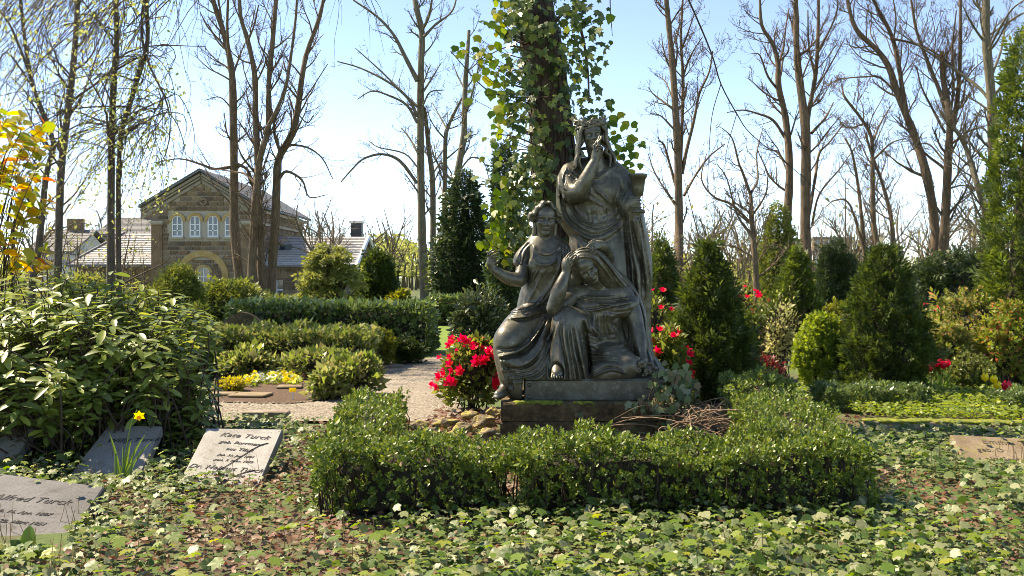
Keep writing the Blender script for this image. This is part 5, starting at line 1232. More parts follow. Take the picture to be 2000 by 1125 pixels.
SPRING = mat_leaf('spring_leaf', [(.2, .24, .06), (.30, .33, .09), (.36, .36, .12)], .5)
weeping()
# ------------------------------------------------------------------ hedges, shrubs and conifers of the middle distance
M_THUJA = mat_leaf('thuja_green', [(.024, .042, .01), (.046, .074, .014), (.085, .12, .022)], .34, .5)
M_THUJA2 = mat_leaf('thuja_light', [(.04, .066, .012), (.07, .108, .018), (.115, .155, .026)], .36, .5)
M_YEW = mat_leaf('yew_dark', [(.018, .034, .012), (.035, .06, .018), (.06, .09, .025)], .2, .45)
M_GOLD = mat_leaf('golden_green', [(.09, .12, .015), (.17, .19, .02), (.24, .23, .03)], .4, .5)
M_LAUREL = mat_leaf('laurel_gloss', [(.045, .085, .022), (.08, .13, .032), (.12, .175, .05), (.17, .22, .08)], .3, .34, .6)
M_AZLEAF = mat_leaf('azalea_leaf', [(.08, .125, .025), (.13, .185, .038), (.19, .235, .055), (.26, .28, .10), (.2, .18, .06)], .4, .42, .5)
M_LIME = mat_leaf('lime_green', [(.12, .18, .02), (.18, .25, .03), (.24, .28, .05)], .45, .5)
M_PALE = mat_leaf('pale_spring', [(.26, .28, .09), (.34, .34, .13), (.40, .38, .18)], .45, .55)
M_JUN = mat_leaf('juniper_green', [(.07, .10, .02), (.12, .15, .03), (.17, .19, .04)], .3, .5)
M_LAYER = mat_leaf('layered_yellow_green', [(.12, .15, .03), (.20, .22, .055), (.26, .27, .08)], .35, .5)
M_PIERIS = mat_leaf('pieris_mixed', [(.08, .12, .02), (.13, .18, .03), (.19, .22, .04), (.42, .24, .10), (.17, .21, .035), (.12, .16, .03), (.14, .18, .03)], .4, .5)
M_RED = mat_leaf('barberry_red', [(.12, .02, .018), (.22, .035, .028), (.16, .04, .02)], .35, .5)
M_PETAL = mat_leaf('red_petal', [(.62, .008, .035), (.8, .012, .05), (.7, .02, .02)], .3, .55, .2)
M_AZRED = mat_leaf('azalea_fresh_leaf', [(.07, .11, .02), (.12, .165, .03), (.18, .21, .04), (.22, .22, .06)], .4, .45, .45)
M_RHO2 = mat_leaf('small_rhododendron', [(.04, .06, .022), (.07, .095, .03), (.11, .135, .05)], .25, .4, .6)
GC, GS = 'clipped cone conifers beside the sculpture', 'shrubs between the graves'
conifer('cone_conifer', 'dark cone shaped conifer right beside the bronze group', 1386, 478, 800, 158, 10.4, M_THUJA, 5000, 1, (.075, .14), group=GC)
conifer('cone_conifer', 'dark cone shaped conifer above the low clipped box cube', 1728, 486, 785, 150, 10.9, M_THUJA, 5000, 2, (.075, .14), group=GC, r0=.9, pw=.55)
conifer('cone_conifer', 'cone conifer behind the pale leaved shrub, half hidden', 1556, 486, 690, 96, 14.5, M_THUJA2, 3400, 3, (.075, .14), group=GC)
conifer('cone_conifer', 'small cone conifer seen just past the bronze drapery', 1294, 470, 640, 76, 15.5, M_THUJA, 2700, 4, (.075, .14), group=GC)
for i, (px, pt, w) in enumerate(((1618, 480, 34), (1636, 470, 30), (1656, 500, 30))):
    conifer('column_conifer', ['slim dark column conifer, first in the row of three', 'slim dark column conifer, tallest in the row of three', 'slim dark column conifer, last and shortest in the row of three'][i], px, pt, 610, w, 22, M_YEW, 1900, 10 + i, (.08, .17), T=FAR_T, F_=FAR_F, pw=.3, r0=.9, group='column conifers before the office block')
conifer('tall_conifer', 'very tall clipped yellow green conifer cut off by the picture edge', 2012, 60, 760, 150, 12.5, M_THUJA2, 6400, 14, (.09, .18), pw=.45, r0=.9, cat='conifer')
conifer('spruce', 'dark spruce standing behind the golden barked tree', 908, 335, 600, 105, 34, M_YEW, 4200, 15, (.2, .45), T=FAR_T, F_=FAR_F, pw=.75, upb=-.1)
conifer('column_conifer', 'narrow dark conifer behind the ivy covered trunk', 985, 290, 600, 46, 26, M_YEW, 3000, 16, (.14, .3), T=FAR_T, F_=FAR_F, pw=.4)
conifer('ivy_conifer', 'brown green conifer close behind the close pair of trees', 1520, 400, 600, 70, 30, M_JUN, 2600, 17, (.14, .3), T=FAR_T, F_=FAR_F, pw=.6)
bush('yew_bush', 'broad dark yew bush below the stout forked tree', 1864, 478, 650, 165, 18, YEW_T, YEW_F, (.1, .2), M_YEW, 4200, 20, 'shrub', upb=.2, spread=.6, lump=.1)
bush('gold_yew', 'rounded dark bush with golden tips before the great arch', 342, 528, 640, 116, 22, FAR_T, FAR_F, (.10, .2), M_JUN, 3600, 21, upb=1.0, lump=.06, spread=.3)
bush('juniper', 'spreading juniper under the house trees', 455, 556, 640, 130, 24, FAR_T, FAR_F, (.16, .34), M_JUN, 2200, 22, lump=.25, upb=.1)
bush('juniper', 'low yellow green juniper beside the left wing', 170, 548, 640, 110, 24, FAR_T, FAR_F, (.16, .34), M_LAYER, 1700, 23, lump=.25, upb=.1)
def layered():
    rg = R_(31); Y = 26; rt = tag(empty('layered_conifer', (P(645, 0, Y).x, Y, 0)), 'broad conifer in flat yellow green layers before the grey wing roof', 'conifer'); pos = []; d = []
    for i in range(46):
        t = rg.rand() ** .8; h = lerp(.35, 2.05, t); r = lerp(1.12, .3, t ** 1.5) * rg.uniform(.7, 1.1); a = rg.uniform(0, 6.28); n = 110
        u = rg.rand(n) ** .6; al = a + (rg.rand(n) - .5) * 1.1; rr = r * u
        pos.append(np.stack([P(645, 0, Y).x + np.cos(al) * rr, Y + np.sin(al) * rr, h - .22 * (rr / 1.1) ** 2 + .1 * (1 - u) + rg.randn(n) * .025], 1)); d.append(np.stack([np.cos(al), np.sin(al), np.full(n, -.15)], 1))
    pos = np.concatenate(pos); d = np.concatenate(d); foliage(rt, pos, d, FAR_T, FAR_F, (.14, .28), M_LAYER, rg, .3, 0); stems(rt, (P(645, 0, Y).x, Y, 0), pos, rg, 60, .03)
layered()
conifer('bushy_conifer', 'dark green conifer tucked against the white barge board', 738, 495, 610, 66, 28, M_THUJA, 2800, 33, (.14, .28), T=FAR_T, F_=FAR_F, pw=.5, r0=.95)
bush('gold_shrub', 'small golden yellow shrub near the path trees', 778, 566, 620, 60, 27, OVAL_T, OVAL_F, (.07, .13), M_GOLD, 1300, 34)
def hedge(name, label, x0, x1, y0, y1, z1, T, F_, size, mat, n, seed, z0=.05, cat='hedge', lump=.05, spread=.6, upb=.35, shell=.1):
    rg = R_(seed + 300); rt = tag(empty(name, ((x0 + x1) / 2, (y0 + y1) / 2, 0)), label, cat); pos, d = box_points(x0, x1, y0, y1, z0, z1, n, rg, shell, lump, seed)
    foliage(rt, pos, d, T, F_, size, mat, rg, spread, upb); inner_body(rt, 'box', None, (x0 + .14, x1 - .14, y0 + .14, y1 - .14, z1 - .14, 0), seed)
    tl = []
    for i in range(int((x1 - x0) * 60) + 40):
        x = rg.uniform(x0 + .03, x1 - .03); y = rg.uniform(y0 + .04, y1 - .04); h = rg.uniform(.6, .97) * z1; p = np.array([(x, y, -.05), (x + rg.randn() * .04, y + rg.randn() * .04, h * .5), (x + rg.randn() * .09, y + rg.randn() * .07, h)]); tl.append((p, np.array([.012, .008, .004]) * (.6 + z1 * .5), 4))
    put('branches', tubes_mesh('branches', tl), TWIG, rt, kind='stuff'); return rt
Yl = 16.8
hedge('laurel_hedge', 'long glossy dark laurel hedge running up to the lawn', P(455, 0, Yl).x, P(842, 0, Yl).x, Yl - .35, Yl + .9, P(0, 597, Yl).z, OVAL_T, OVAL_F, (.06, .115), M_LAUREL, 9000, 41)
hedge('laurel_hedge', 'second glossy hedge further back beside the lawn', P(838, 0, 27).x, P(985, 0, 27).x, 26.5, 27.4, P(0, 582, 27).z, OVAL_T, OVAL_F, (.08, .14), M_LAUREL, 2600, 42)
hedge('garden_hedge', 'low pale hedge closing off the far lawn', P(120, 0, 30).x, P(640, 0, 30).x, 29.5, 30.5, P(0, 585, 30).z, OVAL_T, OVAL_F, (.09, .16), M_JUN, 4200, 43, lump=.2)
hedge('garden_hedge', 'low loose hedge behind the cone conifers across the lawn', P(1010, 0, 31).x, P(1990, 0, 31).x, 30.4, 31.6, 1.0, OVAL_T, OVAL_F, (.1, .19), M_JUN, 4600, 45, lump=.28)
Ya = 14.0
hedge('azalea_hedge', 'knee high azalea hedge in front of the laurel hedge', P(335, 0, Ya).x, P(735, 0, Ya).x, Ya - .45, Ya + .45, P(0, 645, Ya).z, OVAL_T, OVAL_F, (.045, .085), M_AZLEAF, 8200, 44, lump=.08, shell=.2)
AZ = [(485, 680, 748, 125, 13.0, 'loose azalea shrub behind the yellow pansies', 51), (622, 680, 745, 150, 12.9, 'wide azalea shrub with bare crooked stems near the pansies', 52), (690, 698, 790, 130, 10.9, 'low dark azalea bordering the gravel path bend', 53), (375, 645, 760, 130, 13.2, 'pale tipped azalea next to the rhododendron', 54), (640, 722, 790, 80, 10.6, 'small fine leaved shrub at the end of the pansy bed', 55)]
for px, pt, pb, w, Y, lb, sd in AZ: bush('azalea_shrub', lb, px, pt, pb, w, Y, OVAL_T, OVAL_F, (.04, .085), M_AZLEAF, 2000 if sd != 55 else 1000, sd, group=GS, lump=.2, lo=-.6, shell=.35, nst=22)
bush('golden_box_ball', 'rounded golden green box ball at the path edge', 728, 638, 716, 92, 14.6, BOX_T, BOX_F, (.06, .1), M_GOLD, 1700, 56, group=GS, lump=.05)
bush('dwarf_conifer', 'low blue green dwarf conifer on the path bend', 795, 664, 704, 60, 15.0, YEW_T, YEW_F, (.07, .14), M_THUJA, 700, 57, group=GS, upb=.1)
bush('small_leaved_rhododendron', 'loose grey green rhododendron beside the path and the bronze knee', 940, 556, 706, 112, 14.4, RHODO_T, RHODO_F, (.06, .11), M_RHO2, 3400, 58, group=GS, lump=.25, shell=.4)
bush('dwarf_pine', 'small pine with upright brown candles behind the rhododendron', 378, 592, 660, 56, 14.0, YEW_T, YEW_F, (.08, .16), M_JUN, 500, 59, group=GS, upb=1.5)
bush('lime_shrub', 'fresh lime green upright shrub between two cone conifers', 1606, 612, 785, 104, 11.3, BOX_T, BOX_F, (.06, .11), M_LIME, 2400, 60, group=GS, upb=1.0, lump=.12)
bush('privet_bush', 'dense yellow green bush behind the lime shrub', 1636, 588, 660, 90, 15.0, BOX_T, BOX_F, (.06, .1), M_GOLD, 1500, 61, group=GS)
bush('spirea', 'pale cream leaved shrub on bare brown stems', 1522, 565, 700, 95, 12.4, OVAL_T, OVAL_F, (.03, .06), M_PALE, 900, 62, group=GS, lump=.35, shell=.7, nst=34, upb=.6)
bush('grey_shrub', 'dull green twiggy shrub right of the nearest cone conifer', 1478, 600, 740, 80, 12.8, YEW_T, YEW_F, (.06, .12), M_THUJA2, 1100, 63, group=GS, shell=.5)
bush('barberry', 'dark red barberry under the pale shrub', 1492, 690, 760, 84, 11.7, OVAL_T, OVAL_F, (.025, .05), M_RED, 1000, 64, group=GS, lump=.25, shell=.5, nst=24)
bush('pieris', 'large shrub with orange tinted new leaves below the tall clipped conifer', 1912, 572, 770, 235, 12.8, BOX_T, BOX_F, (.07, .13), M_PIERIS, 2900, 65, group=GS, lump=.3, shell=.35, f=6)
bush('pieris', 'smaller green shrub with reddish tips beside the red tulips', 1850, 632, 770, 110, 12.0, SHOOT_T, SHOOT_F, (.06, .11), M_PIERIS, 1500, 66, group=GS, lump=.25)
bush('golden_shrub', 'low rounded golden shrub behind the yellow tulips', 1895, 690, 780, 90, 11.6, BOX_T, BOX_F, (.05, .09), M_JUN, 900, 67, group=GS)
bush('ornamental_shrub', 'dark leafy shrub right behind the right red azalea', 1430, 600, 700, 70, 16.5, OVAL_T, OVAL_F, (.06, .1), M_LAUREL, 900, 68, group=GS)
def flower_T():
    parts = []
    for i in range(5):
        a = i * 2 * math.pi / 5; parts.append((xf([(0, 0, 0), (-.32, .55, .1), (0, 1, .28), (.32, .55, .1)], Matrix.Rotation(a, 3, 'Z') @ Matrix.Rotation(.35, 3, 'X')), [(0, 3, 2, 1)]))
    for i in range(4):
        a = i * 1.6 + .5; parts.append((xf([(0, 0, 0), (-.25, .4, .15), (0, .7, .5), (.25, .4, .15)], Matrix.Rotation(a, 3, 'Z') @ Matrix.Rotation(.8, 3, 'X')), [(0, 3, 2, 1)]))
    return merge_t(parts)
FL_T, FL_F = flower_T()
def azalea(label, px, pt, pb, w, Y, seed, nf, n=2200, size=(.05, .085)):
    rt = bush('red_azalea', label, px, pt, pb, w, Y, OVAL_T, OVAL_F, size, M_AZRED, n, seed, group='red flowering azaleas', lump=.22, shell=.4, nst=18)
    rg = R_(seed); top = P(px, pt, Y).z; bot = 0.0; cz = bot + (top - bot) * .45; c = (P(px, 0, Y).x, Y, cz); rx = w / 2 * Y / F
    pos, d = ell_points(c, (rx * 1.02, rx * .9, (top - cz) * 1.03), nf * 3, rg, -.2, .05, .22, 4.0, seed); pos = pos[pos[:, 1] < Y + rx * .3]; d = d[:len(pos)]
    me = None
    for i in range(min(nf, len(pos))):
        q = nrm(pos[i] - np.array(c) + rg.randn(3) * .15 + np.array((0, -.12, .05))); s = rg.uniform(.048, .078)
        if me is None or i % 12 == 0: me = mesh_np('flower', np.array(FL_T), np.array(FL_F)); me.materials.append(M_PETAL)
        o = bpy.data.objects.new('flower', me); COL.objects.link(o); o.parent = rt; o.location = Vector(pos[i]) - Vector((rt.location)); o.rotation_mode = 'QUATERNION'; o.rotation_quaternion = Vector(q).to_track_quat('Z', 'Y'); o.scale = (s, s, s)
    return rt
azalea('low azalea covered in red blossom left of the bronze bare foot', 922, 664, 812, 124, 9.75, 71, 60)
azalea('red flowering azalea filling the gap right of the mourning woman', 1300, 650, 770, 100, 9.9, 72, 22)
azalea('red flowering azalea further back behind the bronze drapery', 1280, 572, 680, 80, 12.5, 73, 14, 1400)
azalea('distant red flowering azalea between two cone conifers', 1466, 566, 650, 80, 16, 74, 16, 1100)
azalea('distant red flowering azalea at the foot of the yew bush', 1808, 600, 690, 70, 16, 75, 10, 1000)
bush('orange_azalea', 'loose yellow green azalea dotted with coral blooms at the picture edge', 1965, 600, 760, 110, 11.9, BOX_T, BOX_F, (.06, .11), mat_leaf('coral_leaf', [(.12, .17, .025), (.17, .22, .03), (.22, .25, .04), (.15, .2, .03), (.19, .23, .035), (.14, .19, .03), (.6, .16, .09)], .42, .5), 1300, 76, group=GS, lump=.3)
# ------------------------------------------------------------------ the hazy spring wood on the horizon
def far_wood():
    rg = R_(5); m = mat_leaf('far_spring_foliage', [(.2, .25, .06), (.28, .32, .09), (.34, .35, .13), (.2, .22, .07)], .45, .7)
    pos = []; tl = []
    def clump(x, Y, z0, r, h, n):
        d = rg.uniform(-1, 1, (n, 3)) * np.array((r, r, h * .5)); d *= (1 - .5 * np.abs(d[:, 2:3] / (h * .5))); pos.append(np.array((x, Y, z0 + h * .5)) + d)
    # photo columns with the row of the crown tops
    prof = [(0, 470), (120, 440), (200, 470), (300, 500), (600, 470), (640, 455), (700, 440), (760, 425), (800, 440), (860, 500), (960, 500), (1060, 500), (1260, 440), (1300, 470), (1400, 500), (1450, 490), (1560, 505), (1640, 525), (1700, 505), (1760, 490), (1860, 480), (2000, 470), (2150, 470)]
    px = np.array([a for a, b in prof]); py = np.array([b for a, b in prof])
    for k in range(300):
        x = rg.uniform(-150, 2150); Y = rg.uniform(95, 135); top = P(0, np.interp(x, px, py) + rg.uniform(-4, 26), Y).z; r = rg.uniform(1.6, 3.6)
        clump(P(x, 0, Y).x, Y, 0, r, max(top, 1.8), 170)
        for j in range(2):
            q = P(x + rg.uniform(-14, 14), 0, Y); hh = top * rg.uniform(.8, 1.1); tl.append((np.array([(q.x, Y, -.1), (q.x + rg.randn() * .3, Y, hh * .5), (q.x + rg.randn() * .8, Y, hh)]), np.array([.13, .09, .03]), 4))
    P_ = np.concatenate(pos); P_[:, 2] = np.abs(P_[:, 2]); N = len(P_)
    me = leaves_mesh('far_foliage', [(0, -.5, 0), (.5, 0, 0), (0, .5, 0), (-.5, 0, 0)], [(0, 1, 2, 3)], P_, rg.randn(N, 3), rg.randn(N, 3), rg.uniform(.22, .5, N))
    rt = tag(empty('far_woodland', (0, 110, 0)), 'pale green spring woodland along the horizon behind the houses', 'woodland', kind='stuff')
    put('foliage', me, m, rt, kind='stuff'); put('trunks', tubes_mesh('trunks', tl), BARK_B, rt, kind='stuff')
far_wood()
def far_twigs():
    """bare small trees of the far wood: two shapes, repeated"""
    rt = [o for o in bpy.data.objects if o.name == 'far_woodland'][0]; ms = []
    for sd in (1, 2, 3):
        t = Tree(600 + sd)
        for k in range(3): t.grow((t.rg.randn() * .4, t.rg.randn() * .4, 0), (t.rg.randn() * .25, t.rg.randn() * .2, 1), 7.0, .13, 3, .12, .3, 7, 7, (.45, .95))
        me = tubes_mesh('bare_branches', t.crown); me.materials.append(BARK_B); ms.append(me)
    rg = R_(44)
    spots = [(640, 62, .95), (600, 75, .8), (690, 80, 1.0), (575, 90, 1.1), (760, 85, 1.0), (1275, 50, .75), (1360, 66, .95), (1410, 58, .8), (1500, 70, .95), (1600, 80, .9), (1640, 64, .8), (1770, 60, .95), (1800, 75, 1.1), (1880, 66, 1.0), (1900, 52, .8), (1975, 60, 1.0), (1440, 84, 1.0), (1250, 72, 1.0), (30, 60, 1.0), (180, 95, 1.2), (1690, 90, 1.0), (940, 85, .9)]
    for i, (px, Y, sc) in enumerate(spots):
        o = bpy.data.objects.new('bare_branches', ms[i % 3]); COL.objects.link(o); o.parent = rt; q = P(px, 0, Y); o.location = (q.x - rt.location.x, Y - rt.location.y, -.1); o.rotation_euler = (0, 0, rg.uniform(0, 6.28)); o.scale = (sc, sc, sc); o['kind'] = 'stuff'
far_twigs()
def thicket():
    """saplings and low growth between the trees on both sides"""
    rg = R_(8); pos = []; tl = []
    for k in range(330):
        x = rg.choice([rg.uniform(1240, 2100), rg.uniform(-100, 280)], p=[.75, .25]); Y = rg.uniform(27, 60); q = P(x, 0, Y); h = rg.uniform(.5, 1.7)
        d = rg.randn(56, 3) * np.array((.55, .55, h * .3)); pp = np.array((q.x, Y, h * .5)) + d; pos.append(pp)
        if rg.rand() < .55:
            hh = rg.uniform(1.5, 4.2); tl.append((np.array([(q.x, Y, -.1), (q.x + rg.randn() * .1, Y, hh * .5), (q.x + rg.randn() * .3, Y, hh)]), np.array([.035, .025, .008]), 4))
            for j in range(5):
                a = np.array((q.x, Y, hh * rg.uniform(.35, .9))); b = a + np.array((rg.randn() * .45, rg.randn() * .3, rg.uniform(.2, .8))); tl.append((np.array([a, (a + b) / 2 + rg.randn(3) * .05, b]), np.array([.013, .009, .004]), 3))
            pos.append(np.array((q.x, Y, hh * .75)) + rg.randn(14, 3) * np.array((.5, .4, hh * .2)))
    P_ = np.concatenate(pos); P_[:, 2] = np.abs(P_[:, 2]); N = len(P_)
    me = leaves_mesh('thicket_foliage', LEAF_T, LEAF_F, P_, rg.randn(N, 3) + (0, 0, .4), rg.randn(N, 3) + (0, 0, .6), rg.uniform(.07, .17, N))
    rt = tag(empty('undergrowth', (0, 40, 0)), 'thicket of saplings and low green growth between the distant trees', 'undergrowth', kind='stuff')
    put('foliage', me, mat_leaf('thicket_leaf', [(.09, .12, .02), (.17, .19, .04), (.24, .23, .06), (.13, .11, .04)], .4, .55), rt, kind='stuff'); put('saplings', tubes_mesh('saplings', tl), BARK_A, rt, kind='stuff')
thicket()
# ------------------------------------------------------------------ foreground: box hedge, rhododendron, graves, ivy
M_BOX = mat_leaf('box_leaf', [(.038, .075, .012), (.068, .12, .018), (.115, .17, .025), (.2, .245, .042), (.05, .092, .016)], .28, .42, .45)
M_IVY = mat_leaf('ivy_leaf', [(.035, .075, .016), (.06, .115, .022), (.10, .155, .032), (.2, .235, .10), (.3, .31, .17), (.05, .09, .02)], .32, .46, .4)
M_SEED = mat_leaf('seedling_leaf', [(.08, .15, .016), (.125, .2, .02), (.175, .24, .03), (.27, .28, .035)], .42, .5)
M_DRY = mat_leaf('dry_leaf', [(.07, .035, .02), (.15, .075, .04), (.22, .13, .07), (.15, .045, .025), (.28, .2, .13), (.1, .06, .035)], .2, .6, .35)
M_RHO = mat_leaf('rhododendron_leaf', [(.085, .13, .03), (.14, .195, .042), (.2, .25, .055), (.27, .31, .06)], .36, .4, .5)
M_RHO_O = mat_leaf('rhododendron_single_leaf', [(.09, .135, .032), (.15, .205, .044), (.21, .26, .055), (.28, .32, .06)], .38, .4, .5, isl=False)
M_IVY_O = mat_leaf('ivy_single_leaf', [(.05, .10, .012), (.085, .155, .016), (.13, .2, .02), (.2, .26, .028), (.33, .31, .035)], .55, .45, .4, isl=False)
def box_hedge():
    rg = R_(61); rt = tag(empty('box_hedge', (.5, 5.7, 0)), 'low clipped box hedge running in a U round the bronze group', 'hedge')
    pos = []; dd = []
    def seg(x0, x1, y0, y1, z, n, seed, sk=0.0):
        p, d = box_points(x0, x1, y0, y1, .04, z, n, rg, .09, .055, seed); p[:, 0] += sk * (p[:, 1] - y0); pos.append(p); dd.append(d)
    seg(-1.1, .0, 5.44, 5.95, .40, 2000, 1); seg(.04, 2.02, 5.42, 5.92, .41, 3400, 2)
    seg(-1.14, -.74, 5.9, 8.25, .37, 2200, 3, -.08); seg(1.58, 2.1, 5.9, 8.5, .43, 2500, 4, .09)
    p = np.concatenate(pos); d = np.concatenate(dd)
    # thinner, woodier lower front; a gap between two plants
    p[:, 2] *= 1 + .17 * lumpy(p * (1, 1, 0), 3.2, 1, 8) ; p[:, 1] += .05 * lumpy(p, 4.5, 1, 9); p[:, 2] += np.where((p[:, 1] > 7.6) & (p[:, 0] > 0), .05, 0) * (p[:, 2] > .2)
    keep = (rg.rand(len(p)) < .45 + 1.1 * p[:, 2] / .4) & ~((np.abs(p[:, 0] - .0) < .06) & (p[:, 2] < .25) & (p[:, 1] < 5.9)); p = p[keep]; d = d[keep]
    for a in ((-.98, -.08, 5.55, 5.84, .28, 0), (.13, 1.9, 5.54, 5.82, .29, 0), (-1.02, -.86, 5.9, 8.15, .26, -.08), (1.7, 1.98, 5.9, 8.4, .31, .09)): inner_body(rt, 'box', None, a, 3)
    foliage(rt, p, d, BOX_T, BOX_F, (.042, .075), M_BOX, rg, .5, .5, rag=.02)
    dk = rg.choice(len(p), 260, replace=False); put('dead_leaves', leaves_mesh('dead_leaves', OVAL_T, OVAL_F, p[dk] + d[dk] * .015, rg.randn(260, 3), rg.randn(260, 3) + (0, -.5, .5), rg.uniform(.025, .05, 260)), M_DRY, rt, kind='stuff')
    tl = []
    for k in range(620):
        q = p[rg.randint(len(p))]; b = np.array((q[0] + rg.randn() * .05, q[1] + rg.uniform(.02, .16), -.04)); m = (q + b) / 2 + rg.randn(3) * .03; tl.append((np.array([b, m, q]), np.array([.006, .0045, .002]), 4))
    put('branches', tubes_mesh('branches', tl), TWIG, rt, kind='stuff')
box_hedge()
def low_box(name, label, px0, px1, pyt, Y, n, seed, d=.5):
    rg = R_(seed); rt = tag(empty(name, (P((px0 + px1) / 2, 0, Y).x, Y, 0)), label, 'hedge'); p, q = box_points(P(px0, 0, Y).x, P(px1, 0, Y).x, Y - d / 2, Y + d / 2, .03, P(0, pyt, Y).z, n, rg, .06, .03, seed); foliage(rt, p, q, BOX_T, BOX_F, (.045, .075), M_LAUREL, rg, .6, .4)
low_box('box_cube', 'low dark clipped box edging before the upright cone conifer', 1602, 1800, 756, 9.9, 1700, 63); low_box('box_cube', 'low dark box clump beside the single red tulip', 1950, 2040, 770, 9.6, 800, 64)

# ---- large rhododendron with single leaves in whorls
def rhododendron():
    rg = R_(71); rt = tag(empty('rhododendron', (-3.1, 7.2, 0)), 'large rhododendron with long glossy leaves in whorls behind the gravestones', 'shrub')
    W = []                                           # whorls: shoot tip, direction, size
    def shell(c, rad, n, seed):
        p, d = ell_points(c, rad, n, rg, -.35, .35, .18, 3.5, seed)
        for a, b in zip(p, d):
            if a[2] > .12: W.append((a, b))
    shell(P(172, 735, 7.6), (.94, .75, .6), 220, 1); shell(P(60, 760, 7.2), (.85, .7, .62), 160, 2); shell(P(290, 785, 7.95), (.46, .5, .34), 90, 3); shell(P(110, 640, 8.2), (.85, .6, .5), 90, 4); shell(P(290, 650, 8.3), (.6, .5, .4), 60, 5); shell(P(158, 805, 7.55), (.92, .5, .34), 170, 6)
    for (x, y, Y) in ((225, 560, 7.9), (95, 570, 7.7), (300, 640, 7.7), (385, 690, 8.0), (250, 600, 7.8), (30, 610, 7.3), (160, 590, 8.0), (220, 530, 7.9), (60, 545, 7.6), (130, 545, 8.1), (345, 655, 7.9), (280, 585, 8.0), (400, 720, 7.9), (190, 560, 8.0), (10, 570, 7.4)): W.append((np.array(P(x, y, Y)), np.array((0, -.1, 1.))))
    pos = []; ax = []; up = []; sz = []; tl = []
    for p, d in W:
        d = nrm(np.array(d) * np.array((.3, .3, .2)) + np.array((-.08, -.12, .9)) + rg.randn(3) * .12); k = rg.randint(8, 13); a0 = rg.rand() * 6; u = nrm(np.cross(d, (1, .2, .1))); v = np.cross(d, u); el = rg.uniform(-.25, .35)
        for j in range(k):
            a = a0 + j * 2.4; r = u * math.cos(a) + v * math.sin(a); e = el + rg.uniform(-.18, .22); pos.append(p - d * .02 * j); ax.append(r * math.cos(e) + d * math.sin(e)); up.append(d + rg.randn(3) * .12); sz.append(rg.uniform(.095, .165))
        b = np.array((p[0] * .55 - .45 * 3.1, p[1] * .5 + .5 * 7.5, 0)) + rg.randn(3) * (.2, .15, 0); b[2] = -.05; m = (p + b) / 2 + np.array((0, 0, .12)) + rg.randn(3) * .08; c = catmull([b, m, p], 4); tl.append((c, np.linspace(.009, .004, len(c)), 5))
    pos = np.array(pos); ax = np.array(ax); up = np.array(up); sz = np.array(sz)
    px = 1000 + pos[:, 0] / pos[:, 1] * F
    order = np.argsort(pos[:, 1] - .25 * pos[:, 2] + np.where((px > 0) & (px < 430), 0, 50)); near = order[:300]; far = order[300:]
    RT, RF = long_leaf(.165, -.16, .05)
    put('leaves', leaves_mesh('leaves', RT, RF, pos[far], ax[far], up[far], sz[far]), M_RHO, rt, kind='stuff')
    single(rt, 'leaf', [long_leaf(.165, -.14, .05), long_leaf(.18, -.24, .06), long_leaf(.15, -.08, .04)], pos[near], ax[near], up[near], sz[near], M_RHO_O)
    put('branches', tubes_mesh('branches', tl), TWIG, rt)
def single(rt, name, shapes, pos, ax, up, sz, mat):
    """leaves one can pick apart: each an object, sharing a few meshes"""
    ms = []
    for T, Fs in shapes:
        by = {}
        for f in Fs: by.setdefault(len(f), []).append(f)
        me = mesh_np(name, np.array(T), [np.array(v) for v in by.values()]); me.materials.append(mat); ms.append(me)
    Li = inv(rt)
    for i in range(len(pos)):
        y = Vector(ax[i]).normalized(); x = y.cross(Vector(up[i])).normalized(); z = x.cross(y); s = float(sz[i]); M = Matrix((x * s, y * s, z * s)).transposed().to_4x4(); M.translation = Vector(pos[i])
        o = bpy.data.objects.new(name, ms[i % len(ms)]); COL.objects.link(o); o.parent = rt; o.matrix_basis = Li @ M
rhododendron()
# ---- tall shrub at the picture edge with yellow and orange young leaves
def copper_shrub():
    rg = R_(73); c = P(-20, 900, 8.7); rt = tag(empty('copper_leaved_shrub', (c.x, 8.7, 0)), 'tall shrub with yellow and orange young leaves above the rhododendron', 'shrub')
    m = mat_leaf('copper_young_leaf', [(.14, .19, .02), (.22, .26, .03), (.34, .32, .03), (.44, .36, .03), (.5, .3, .03), (.18, .23, .03), (.45, .12, .03)], .5, .4, .45, isl=False); pos = []; ax = []; up = []; tl = []
    for k in range(37):
        x = rg.uniform(-15, 100); y = rg.uniform(190, 520) + max(0, x) * .6; Y = rg.uniform(8.3, 9.1); q = np.array(P(x, y, Y)); b = np.array((c.x + rg.randn() * .08, 8.7 + rg.randn() * .08, -.05)); t_ = rg.uniform(.5, .8); mid = b + (q - b) * t_ + np.array((-.15, 0, .1)); p = catmull([b, mid, q], 5); tl.append((p, np.linspace(.008, .0025, len(p)), 5))
        d = p[-1] - p[-3]; d /= np.linalg.norm(d)
        for j in range(8):
            a = rg.rand() * 6.28; u = nrm(np.cross(d, (.3, 1, .2))); v = np.cross(d, u); pos.append(p[-1] - d * .03 * j + rg.randn(3) * .015); ax.append(u * math.cos(a) + v * math.sin(a) + d * .5); up.append(d + rg.randn(3) * .4)
    N = len(pos); single(rt, 'leaf', [long_leaf(.33, -.15, .06), long_leaf(.37, -.25, .05)], np.array(pos), np.array(ax), np.array(up), rg.uniform(.09, .15, N), m); put('branches', tubes_mesh('branches', tl), TWIG, rt)
copper_shrub()

